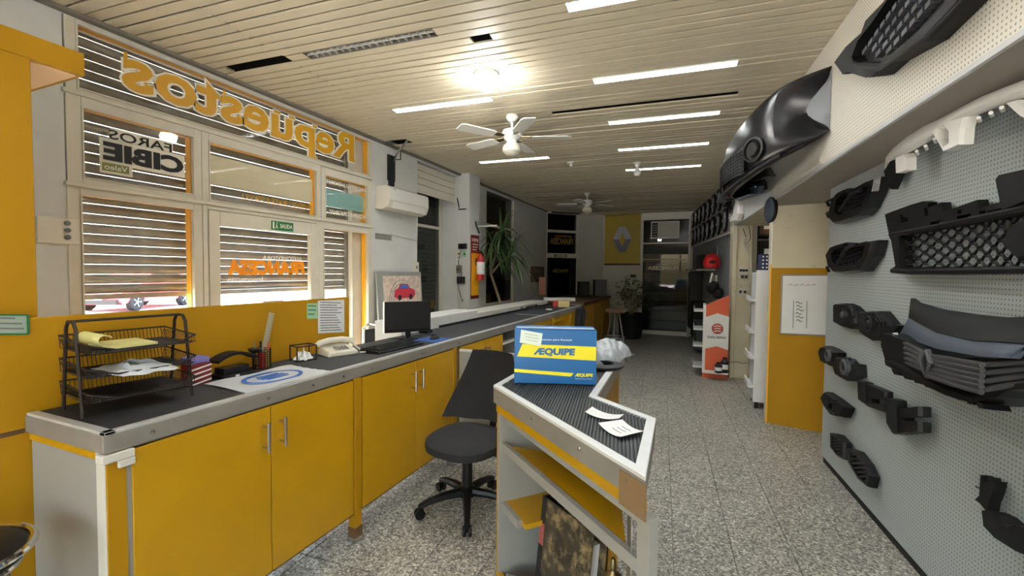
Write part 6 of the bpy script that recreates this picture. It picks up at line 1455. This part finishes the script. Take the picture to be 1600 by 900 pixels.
plate(t, 'emblem_bracket', [(1462,206),(1470,196),(1490,188),(1512,182),(1507,200),(1505,226),(1480,237),(1472,222)], 1.065, 1.11, M['white'], .96, [[(1471,200),(1480,193),(1489,205),(1489,223),(1480,229),(1471,217)]])
plate(t, 'bracket', [(1578,160),(1592,156),(1612,172),(1625,180),(1620,190),(1600,180)], 1.08, 1.12, M['white'], .95)
for x, y in ((1432,236),(1446,228),(1460,217),(1529,184),(1548,176),(1565,168)): bar(t, 'clip', [(x,y,1.08), (x+2,y+5,1.10)], .007, M['white'])

# --- fog lamp bezels in pairs
o = [(1304,475),(1322,474),(1332,479),(1340,487),(1343,507),(1330,514),(1315,510),(1304,504)]
t = part('fog_lamp_surround', 'black square fog lamp surround left of the pointed one on the pegboard', o, .05, group='fog lamp bezels')
plate(t, 'shell', o, 1.17, 1.235, M['blackmatt'], .86); ringp(t, 'ring', 1315.5, 492, 1.172, .045, M['black'], .72); lens(t, 'lens', 1314.5, 492, 1.166, .03, M['dullgrey']); bar(t, 'groove', [(1331,482,1.175),(1334,494,1.17),(1331,508,1.175)], .006, M['charcoal'])
o = [(1342,487),(1375,486),(1380,492),(1394,510),(1386,531),(1362,532),(1346,521),(1343,505)]
t = part('fog_lamp_surround', 'black pointed fog lamp surround right of the square one on the pegboard', o, .05, group='fog lamp bezels')
plate(t, 'shell', o, 1.165, 1.235, M['blackmatt'], .84); ringp(t, 'ring', 1355, 506, 1.167, .05, M['charcoal'], .72); lens(t, 'lens', 1353.5, 506, 1.163, .034, M['black'])
for k in range(3): bar(t, 'groove', [(1366+5*k,489+2*k,1.172),(1371+6*k,503,1.163),(1368+5*k,525-2*k,1.172)], .005, M['black'])
o = [(1281,550),(1284,542),(1290,540),(1299,544),(1310,551),(1307,568),(1297,572),(1285,566)]
t = part('lamp_ring', 'round black lamp ring, the left of the overlapping pair on the pegboard edge', o, .05, group='lamp rings'); plate(t, 'shell', o, 1.165, 1.235, M['black'], .82); ringp(t, 'ring', 1291, 555, 1.17, .045, M['dullgrey'], .7); lens(t, 'inner_cup', 1290, 555, 1.172, .03, M['blackmatt'])
o = [(1304,570),(1308,557),(1320,560),(1326,567),(1336,569),(1337,588),(1322,595),(1309,587)]
t = part('lamp_ring', 'round black lamp ring with spiky clips, right one of the overlapping pair', o, .05, group='lamp rings'); plate(t, 'shell', o, 1.15, 1.235, M['black'], .8); ringp(t, 'ring', 1316, 574, 1.152, .055, M['dullgrey'], .74); lens(t, 'inner_cup', 1315, 574, 1.158, .038, M['blackmatt'])
for x, y in ((1312,557),(1325,562),(1335,568)): bar(t, 'clip', [(x,y+3,1.18),(x+4,y-3,1.19)], .006, M['black'])
# triangular bezel
o = [(1284,621),(1291,612),(1305,621),(1325,637),(1318,652),(1301,649),(1290,634)]
t = part('triangular_bezel', 'small black triangular bezel with a slot, low at the left of the pegboard', o, .05); plate(t, 'frame', o, 1.17, 1.23, M['blackmatt'], .9, [[(1299,630),(1305,632),(1304,641),(1298,638)]]); plate(t, 'wing', [(1306,644),(1320,632),(1325,638),(1317,651)], 1.185, 1.225, M['dullgrey'], .95)
for a_, b_ in (((1292,616),(1306,626)), ((1293,640),(1306,648))): bar(t, 'ridge', [(a_[0],a_[1],1.168),(b_[0],b_[1],1.168)], .007, M['black'])
# notched tow covers
o = [(1345,595),(1386,612),(1386,624),(1365,623),(1365,630),(1386,632),(1386,645),(1360,636),(1346,625)]
t = part('notched_trim', 'flat slotted black trim without an ear, low on the pegboard', o, .05, group='notched trims'); plate(t, 'plate', o, 1.17, 1.21, M['black'], .97); bar(t, 'tab', [(1358,604,1.19),(1361,600,1.21)], .008, M['black'])
plate(t, 'side_flange', [(1345,595),(1352,598),(1353,630),(1346,625)], 1.15, 1.21, M['blackmatt'], .95)
o = [(1391,622),(1400,625),(1404,640),(1441,635),(1441,651),(1416,652),(1416,658),(1441,659),(1441,675),(1400,679),(1392,662)]
t = part('notched_trim', 'flat slotted black trim with an upright ear, low on the pegboard', o, .05, group='notched trims'); plate(t, 'plate', o, 1.165, 1.215, M['black'], .97); plate(t, 'side_flange', [(1391,622),(1399,625),(1401,677),(1392,662)], 1.14, 1.21, M['blackmatt'], .95)
# ribbed small grilles
for o, lb in (([(1300,676),(1310,679),(1322,692),(1322,719),(1311,713),(1300,699)], 'small black ribbed grille near the bottom of the pegboard, the left one'), ([(1326,700),(1340,705),(1355,725),(1364,745),(1360,762),(1345,750),(1328,722)], 'small black ribbed grille near the bottom of the pegboard, the right curved one')):
    t = part('ribbed_grille', lb, o, .05, group='ribbed grilles'); cx_, cy_ = np.mean(o, axis=0)
    hole = [(cx_+(x-cx_)*.76, cy_+(y-cy_)*.78) for x, y in o]; plate(t, 'frame', o, 1.175, 1.225, M['black'], .95, [hole]); plate(t, 'back_plate', [(cx_+(x-cx_)*.8, cy_+(y-cy_)*.8) for x, y in o], 1.21, 1.222, M['ink'], .98)
    ymin, ymax = min(p[1] for p in hole), max(p[1] for p in hole)
    for k in range(7):
        y_ = ymin+(ymax-ymin)*(k+.5)/7; xx = []
        for i in range(len(hole)):
            a, b = hole[i], hole[(i+1)%len(hole)]
            if (a[1]-y_)*(b[1]-y_) < 0: xx.append(a[0]+(b[0]-a[0])*(y_-a[1])/(b[1]-a[1]))
        if len(xx) >= 2: bar(t, 'rib', [(min(xx), y_, 1.185), (max(xx), y_, 1.185)], .008, M['black'])
    bar(t, 'clip', [(o[1][0], o[1][1], 1.19), (o[1][0]+5, o[1][1]+8, 1.21), (o[1][0]+9, o[1][1]+13, 1.2)], .006, M['charcoal'])
tag(MB(MR).prism([wp(x, y, 1.225) for x, y in ((1318,694),(1322,695),(1324,714),(1320,716))], (.005,0,0)).build('price_tag', M['paper']), 'white tag between the two ribbed grilles', 'tag')
# tow bracket with curved arm
o = [(1537,742),(1540,743),(1542,754),(1547,755),(1548,745),(1551,746),(1552,753),(1561,752),(1557,770),(1551,784),(1549,797),(1545,799),(1535,787),(1528,782),(1535,775)]
t = part('bumper_bracket', 'black bumper bracket with comb top and a curved arm at the lower right', o, .05); plate(t, 'comb_plate', o, 1.19, 1.225, M['blackmatt'], .97)
plate(t, 'curved_arm', [(1543,797),(1560,805),(1575,819),(1587,826),(1600,821),(1650,836),(1660,890),(1600,865),(1565,843),(1546,823)], 1.15, 1.225, M['blackmatt'], .93); bar(t, 'wire_hook', [(1535,763,1.215),(1528,762,1.235),(1525,760,1.238)], .003, M['ink'])

# --- big front grille with visor
t = part('radiator_grille', 'large dark car grille with a broad grey visor and louvres, right middle of the pegboard', [(1450,560)], .2)
def curve_band(nme, up, lo_, du_, dl_, m, th=.02, k=6):
    mb = MB(MR); n = len(up); vs = []
    for i in range(n):
        for j in range(k+1): f = j/k; vs.append(wp(up[i][0]*(1-f)+lo_[i][0]*f, up[i][1]*(1-f)+lo_[i][1]*f, du_[i]*(1-f)+dl_[i]*f-.012*math.sin(PI*f)))
    N = len(vs); vs += [np.array([p[0]+th, p[1], p[2]]) for p in vs]; K = k+1; fs = []
    for i in range(n-1): fs += [(i*K+j, (i+1)*K+j, (i+1)*K+j+1, i*K+j+1) for j in range(k)]
    fs += [tuple(N+q for q in reversed(f)) for f in fs]
    ed = [i*K for i in range(n)]+[(n-1)*K+j for j in range(1, K)]+[i*K+k for i in range(n-2, -1, -1)]+[j for j in range(k-1, 0, -1)]
    fs += [(ed[i], N+ed[i], N+ed[(i+1)%len(ed)], ed[(i+1)%len(ed)]) for i in range(len(ed))]
    return mb.add(vs, fs).build(nme, m, t, smooth=True)
X_ = [1420, 1432, 1468, 1519, 1568, 1610, 1660]
curve_band('visor', [(1423,466),(1432,473),(1468,483),(1519,491),(1568,496),(1610,495),(1660,492)], [(1419,496),(1431,503),(1463,520),(1519,532),(1568,534),(1610,537),(1660,536)], [1.21,1.20,1.17,1.14,1.12,1.11,1.11], [1.19,1.16,1.09,1.04,1.01,1.0,1.0], M['charcoal'])
curve_band('grey_band', [(1420,496),(1431,503),(1463,520),(1519,532),(1568,534),(1610,537),(1660,536)], [(1405,523),(1425,531),(1463,545),(1530,557),(1580,560),(1600,541),(1655,541)], [1.20,1.17,1.10,1.05,1.02,1.02,1.02], [1.18,1.13,1.05,.99,.97,1.02,1.02], M['bluegrey'])
o = [(1392,520),(1407,524),(1430,533),(1463,547),(1530,560),(1582,562),(1620,548),(1655,548),(1655,600),(1600,604),(1582,616),(1540,627),(1496,613),(1447,590),(1398,566),(1390,540)]
plate(t, 'backing', o, 1.065, 1.20, M['black'], .985)
curve_band('side_rim', [(1392,519),(1399,521),(1406,524)], [(1397,566),(1404,570),(1412,574)], [1.18,1.15,1.13], [1.18,1.14,1.11], M['black'], k=5)
for k in range(5):    # left wing louvres
    f = k/4.6; bar(t, 'louvre', [(1403+3*f,533+34*f,1.10), (1420+2*f,538+36*f,1.06), (1445,552+30*f,1.03)], .0095, M['louvre'])
for k in range(6):    # right wing louvres
    f = k/5.4; bar(t, 'louvre', [(1452,556+34*f,1.02), (1490,562+42*f,.99), (1535-2*f,570+46*f,.985)], .010, M['louvre'])
for k in range(4): f = k/3.6; bar(t, 'louvre', [(1540,570+46*f,1.0), (1580,568+40*f,1.03), (1655,560+38*f,1.09)], .0095, M['louvre'])
c = wp(1449, 562, 1.01)
bar(t, 'emblem_frame', [(1443,548,1.02),(1438,562,1.01),(1449,588,1.03),(1456,566,1.0),(1450,548,1.01)], .011, M['dullgrey'])
for x, y in ((1416,543),(1398,522)): lens(t, 'rivet', x, y, 1.02 if x > 1430 else 1.08, .010, M['wheel'])
for k in range(9):
    x = 1404+17*k; y = 584+6.6*k; plate(t, 'foot_tab', [(x-4,y-8),(x+7,y-5),(x+11,y+4),(x+1,y+2)], 1.03, 1.10, M['black'], .9)
plate(t, 'lower_lip', [(1396,563),(1447,587),(1496,610),(1540,624),(1582,614),(1600,602),(1655,600),(1655,608),(1600,612),(1584,622),(1540,632),(1496,619),(1447,596),(1398,571)], 1.03, 1.16, M['black'], .99)
plate(t, 'side_arm', [(1396,512),(1405,507),(1411,509),(1402,520)], 1.16, 1.22, M['black'], .9)

# --- upper grille on the white fascia
FDp = .96
o = [(1311,97),(1330,72),(1355,50),(1362,31),(1390,2),(1425,-40),(1480,-100),(1560,-92),(1512,0),(1450,65),(1395,97),(1372,119),(1362,121),(1332,112),(1325,116)]
t = part('upper_grille', 'long black car grille with staggered grey bars high on the white fascia', o, .1)
t.location = Vector(r2w(*wp(1400, 40, FDp)))
corn = [(1342,92),(1408,-14),(1480,-14),(1372,104)]
corn = [(1340,88),(1440,-62),(1515,-62),(1377,98)]
plate(t, 'frame', o, .87, .955, M['blackmatt'], .985, [[(1340,88),(1350,62),(1372,35),(1400,-5),(1450,-72),(1530,-72),(1490,2),(1440,54),(1385,98),(1345,97)]])
plate(t, 'back_plate', [(1336,92),(1346,58),(1370,30),(1396,-10),(1448,-80),(1538,-80),(1496,4),(1444,60),(1388,104),(1343,102)], .925, .94, M['ink'], .99)
for r_ in range(4):
    for c_ in range(11):
        u = (c_+.5*(r_ % 2)+.15)/11; v = (r_+.5)/4
        cl = bil([(1343,90),(1440,-62),(1515,-62),(1380,94)], 0, 0)
        q_ = lambda uu, vv: bil([(1346,84),(1446,-66),(1530,-66),(1388,92)], uu, vv)
        a, b = q_(min(.99, u), v), q_(min(.99, u+.062), v)
        P, Q = wp(a[0], a[1], .90), wp(b[0], b[1], .90); ax = Q-P; L = np.linalg.norm(ax); 
        if L < .004: continue
        ax /= L; nx_ = np.array([1., 0, 0]); s_ = np.cross(ax, nx_)
        MB(MR).obox((P+Q)/2, ax*L, s_*.021, nx_*.03).build('grille_bar', M['dullgrey'], t)
bar(t, 'inner_edge', [(1333,96,.875),(1345,104,.87),(1372,108,.87),(1392,96,.87),(1448,58,.87),(1508,-4,.87)], .008, M['charcoal'])

# --- black bumper hung on the fascia
t = part('front_bumper', 'large black front bumper hung on the white fascia, its end cut by a wheel arch', [(1220,190)], .4)
t.location = Vector(r2w(.8, 4.0, 2.3))
#  plan stations: (y, d) and section heights (top-back z, top z, belly z, low z)
SEC = [(3.215,.955, 2.77,2.765,2.56,2.39), (3.32,.80, 2.78,2.765,2.54,2.345), (3.42,.69, 2.78,2.74,2.52,2.30), (3.55,.60, 2.76,2.68,2.48,2.26), (3.72,.53, 2.74,2.61,2.43,2.22), (3.90,.49, 2.72,2.565,2.40,2.20), (4.10,.47, 2.71,2.54,2.38,2.19), (4.30,.475, 2.71,2.53,2.38,2.19), (4.5,.50, 2.72,2.56,2.40,2.2), (4.7,.56, 2.74,2.60,2.43,2.22), (4.88,.67, 2.76,2.68,2.48,2.28), (4.98,.82, 2.77,2.74,2.54,2.34), (5.03,.95, 2.77,2.76,2.56,2.39)]
def bump(i_, j_):
    y, d, zb_, zt_, zm, zl = SEC[i_]
    # wheel arch: the near end is scooped between top and bottom
    prof = [(d+.16 if d < .85 else d+.0, zb_), (d+.05 if d < .9 else d, (zb_+zt_)/2+.015), (d+.012, zt_), (d-.004, zt_*.6+zm*.4), (d-.008, zm), (d+.004, zm*.5+zl*.5), (d+.02, zl+.03), (d+.05, zl), (d+.09, zl-.004)]
    r_, z = prof[j_]; r_ = min(r_, .957)
    if i_ == 0: y = y+(.30*math.sin(PI*min(1, max(0, (2.77-z)/.38)))) * .55
    if i_ == 1: y = y+.10*math.sin(PI*min(1, max(0, (2.77-z)/.38)))
    return (r_, y, z)
nI, nJ = len(SEC)-1, 8
mb = MB(MR); mb.grid(lambda u, v: bump(int(round(u*nI)), int(round(v*nJ))), nI, nJ)
sk = mb.build('skin', M['blackgloss'], t, smooth=True); sm_ = sk.modifiers.new('solid', 'SOLIDIFY'); sm_.thickness = .006; sb = sk.modifiers.new('sub', 'SUBSURF'); sb.levels = 2; sb.render_levels = 2
def fp(y):
    for a, b in zip(SEC, SEC[1:]):
        if a[0] <= y <= b[0]: f = (y-a[0])/(b[0]-a[0]); return [p*(1-f)+q*f for p, q in zip(a, b)]
# fog lamp cup
y_ = 3.56; s = fp(y_); nrm_ = np.array([-.82, -.57, 0]); cpt = np.array([s[1]-.0, y_, 2.385])
MB(MR).lathe([(.085,-.02),(.09,.012),(.075,.016),(.068,-.0),(.02,-.01)], cpt, 22, ax=nrm_).build('fog_lamp_ring', M['black'], t, smooth=True); MB(MR).lathe([(.052,.004),(.045,.02),(.03,.022),(.001,.018)], cpt, 18, ax=nrm_).build('fog_lamp_cup', M['blackmatt'], t, smooth=True)
gm = MB(MR)
for k in range(8):
    z = 2.245+.024*k; gm.tube([(fp(y)[1]-.012, y, z-.01*0) for y in np.linspace(3.66, 4.5, 9)], .0045, 5)
for k in range(15):
    y = 3.68+.058*k; gm.tube([(fp(y)[1]-.010, y, 2.24), (fp(y)[1]-.016, y, 2.42)], .003, 4)
stuff(gm.build('lower_mesh', M['charcoal'], t)); 
MB(MR).grid(lambda u, v: (fp(3.66+.84*u)[1]-.007, 3.66+.84*u, 2.24+.18*v), 10, 2, (.004,0,0)).build('mesh_backing', M['ink'], t)
MB(MR).tube([(fp(y)[1]+.02, y, fp(y)[5]-.012) for y in np.linspace(3.4, 4.85, 14)], .016, 8).build('lower_lip', M['black'], t, smooth=True)
MB(MR).grid(lambda u, v: (.957-.17*math.sin(PI*v)*u, 3.24+.26*u, 2.75-.34*v), 5, 8, (0,.004,0)).build('wheel_arch_liner', M['greywall'], t, smooth=True)
# hanging lip piece, white bracket
t2 = part('bumper_lip', 'dark curved lip piece hanging under the black bumper on the fascia', [(1190,270)], .2); t2.location = Vector(r2w(.9, 4.5, 2.22))
plate(t2, 'lip', [(1160,286),(1176,272),(1196,262),(1200,270),(1204,275),(1180,282)], .80, .86, M['black'], .95); bar(t2, 'tab', [(1196,262,.84),(1204,256,.86),(1213,249,.9)], .006, M['ink']); bar(t2, 'strap', [(1180,275,.86),(1183,268,.955)], .008, M['ink'])
# blue grey fender piece and its neighbours, beyond the bumper
o = [(1124,312),(1127,299),(1137,292),(1145,275),(1150,278),(1152,292),(1166,290),(1180,287),(1186,291),(1183,303),(1166,309),(1154,313),(1143,310),(1126,318)]
t = thing('fender_panel', 'blue grey primed fender piece on the lintel beyond the black bumper', 'car part', r2w(*wp(1155, 298, .95))); plate(t, 'skin', o, .80, .86, M['bluegrey'], .95); bar(t, 'hanger', [(1170,292,.86),(1172,288,.957)], .01, M['black']); bar(t, 'crease', [(1130,308,.798),(1150,300,.792),(1180,292,.798)], .006, M['wheel']); plate(t, 'dark_flange', [(1183,290),(1192,283),(1193,296),(1185,303)], .9, .95, M['charcoal'], .95)
o = [(1136,322),(1147,309),(1152,314),(1150,327),(1140,330)]
t = thing('black_cover', 'small black cover on the lintel beside the white bracket', 'car part', r2w(*wp(1144, 320, .95))); plate(t, 'cover', o, .88, .95, M['black'], .9); bar(t, 'tab', [(1138,328,.9),(1142,333,.93)], .008, M['black'])
o = [(1146,312),(1150,309),(1153,313),(1155,322),(1155,334),(1152,345),(1142,347),(1144,338),(1148,333),(1148,324),(1145,320)]
t = thing('white_bracket', 'white moulded bracket hung at the end of the lintel', 'bracket', r2w(*wp(1150, 330, .95))); plate(t, 'moulding', o, .88, .95, M['white'], .92); bar(t, 'hook', [(1144,344,.9),(1139,341,.92),(1141,334,.94)], .008, M['white'])

# ================================================================== RED CAR IN THE STREET
car = thing('parked_car', 'red hatchback parked across the street, seen under the raised shutter', 'car', (0,0,0))
cp = np.array([-20.0, 10.25, -.02]); hd_ = math.radians(117)
cu_ = np.array([math.cos(hd_), math.sin(hd_), 0]); cv_ = np.array([math.sin(hd_), -math.cos(hd_), 0])      # forward, towards the shop
car.location = Vector(cp)
def cpnt(l, s, z): return cp-cu_*l+cv_*s+EZ*z
prof = [(2.05,.35),(2.08,.62),(1.95,.80),(1.25,.92),(.75,.98),(-.0,1.0),(-1.0,1.02),(-1.75,1.0),(-1.98,.85),(-2.0,.40),(-1.9,.22),(1.9,.22)]
arch = lambda c: [(c+.36*math.cos(a), .31+.36*math.sin(a)) for a in np.linspace(0, PI, 11)]
side = prof[:-2]+[(-1.9,.24)]+[(x,z) for x, z in reversed(arch(-1.28)) if z > .24]+[(x, z) for x, z in reversed(arch(1.32)) if z > .24]+[(1.92,.24)]
mb = MB(); ol = [cpnt(l, .86, z) for l, z in side]; mb.prism(ol, -cv_*1.72, front=[cpnt(l*.985, .88 if .4 < z < .9 else .84, z) for l, z in side]); mb.build('body', M['carred'], car, smooth=True)
cab = [(.85,.97),(.25,1.40),(-.2,1.48),(-1.0,1.47),(-1.75,1.15),(-1.8,.98)]; MB().prism([cpnt(l, .70, z) for l, z in cab], -cv_*1.4).build('cabin', M['carred'], car, smooth=True)
win_ = [(.62,1.02),(.2,1.36),(-.2,1.42),(-.95,1.41),(-1.5,1.12),(-1.5,1.03)]; MB().prism([cpnt(l, .715, z) for l, z in win_], -cv_*.02).build('side_glass', M['ink'], car)
for l in (1.32, -1.28):
    c = cpnt(l, .72, .31); wh = MB().lathe([(.31,-.02),(.315,.0),(.315,.16),(.30,.18),(.215,.185),(.21,.16)], c, 24, ax=cv_).build('wheel', M['rubber'], car, smooth=True)
    MB().lathe([(.212,.15),(.20,.175),(.19,.15),(.05,.15),(.045,.178),(.001,.18)], c, 22, ax=cv_).build('rim', M['wheel'], wh, smooth=True)
    sp3 = MB(); 
    for k in range(5): a = 2*PI*k/5; v = cu_*math.cos(a)+EZ*math.sin(a); sp3.tube([c+cv_*.172+v*.03, c+cv_*.172+v*.2], .022, 5)
    sp3.build('spokes', M['wheel'], wh)
    MB().lathe([(.31,-.02),(.315,.0),(.315,.16),(.30,.18),(.001,.16)], cpnt(l, -.88, .31), 16, ax=cv_).build('wheel', M['rubber'], car)
MB().hexa([cpnt(2.085,-.3,.42), cpnt(2.085,.3,.42), cpnt(2.095,.3,.42), cpnt(2.095,-.3,.42)], [cpnt(2.085,-.3,.54), cpnt(2.085,.3,.54), cpnt(2.095,.3,.54), cpnt(2.095,-.3,.54)]).build('number_plate', M['paper'], car)
MB().hexa([cpnt(1.98,-.8,.26), cpnt(1.98,.8,.26), cpnt(2.085,.75,.26), cpnt(2.085,-.75,.26)], [cpnt(1.98,-.8,.42), cpnt(1.98,.8,.42), cpnt(2.09,.75,.42), cpnt(2.09,-.75,.42)]).build('lower_intake', M['ink'], car)
for sgn in (-1, 1): MB().sphere(cpnt(1.93, .66*sgn, .72), .14, .1, .07, 12, 7).build('headlamp', M['white'], car, smooth=True)
for l in (.45, -.62): MB().tube([cpnt(l, .882, .4), cpnt(l, .885, .95)], .006, 4).build('door_seam', M['ink'], car)
# two more cars beyond the door pane, only their lower parts show
def copy_car(dx, dy, m, label):
    c = copy_tree(car); c['label'] = label; c.location = car.location+Vector((dx, dy, 0))
    for ch in c.children:
        if ch.name.split('.')[0] in ('body', 'cabin'): ch.data = ch.data.copy(); ch.data.materials.clear(); ch.data.materials.append(m)
copy_car(2.5, 9.6, mat('silver car paint', srgb(206,208,212), .3, .3), 'pale silver car parked across the street, seen through the door pane')
for o in bpy.data.objects:
    if 'd' in o.keys(): del o['d']
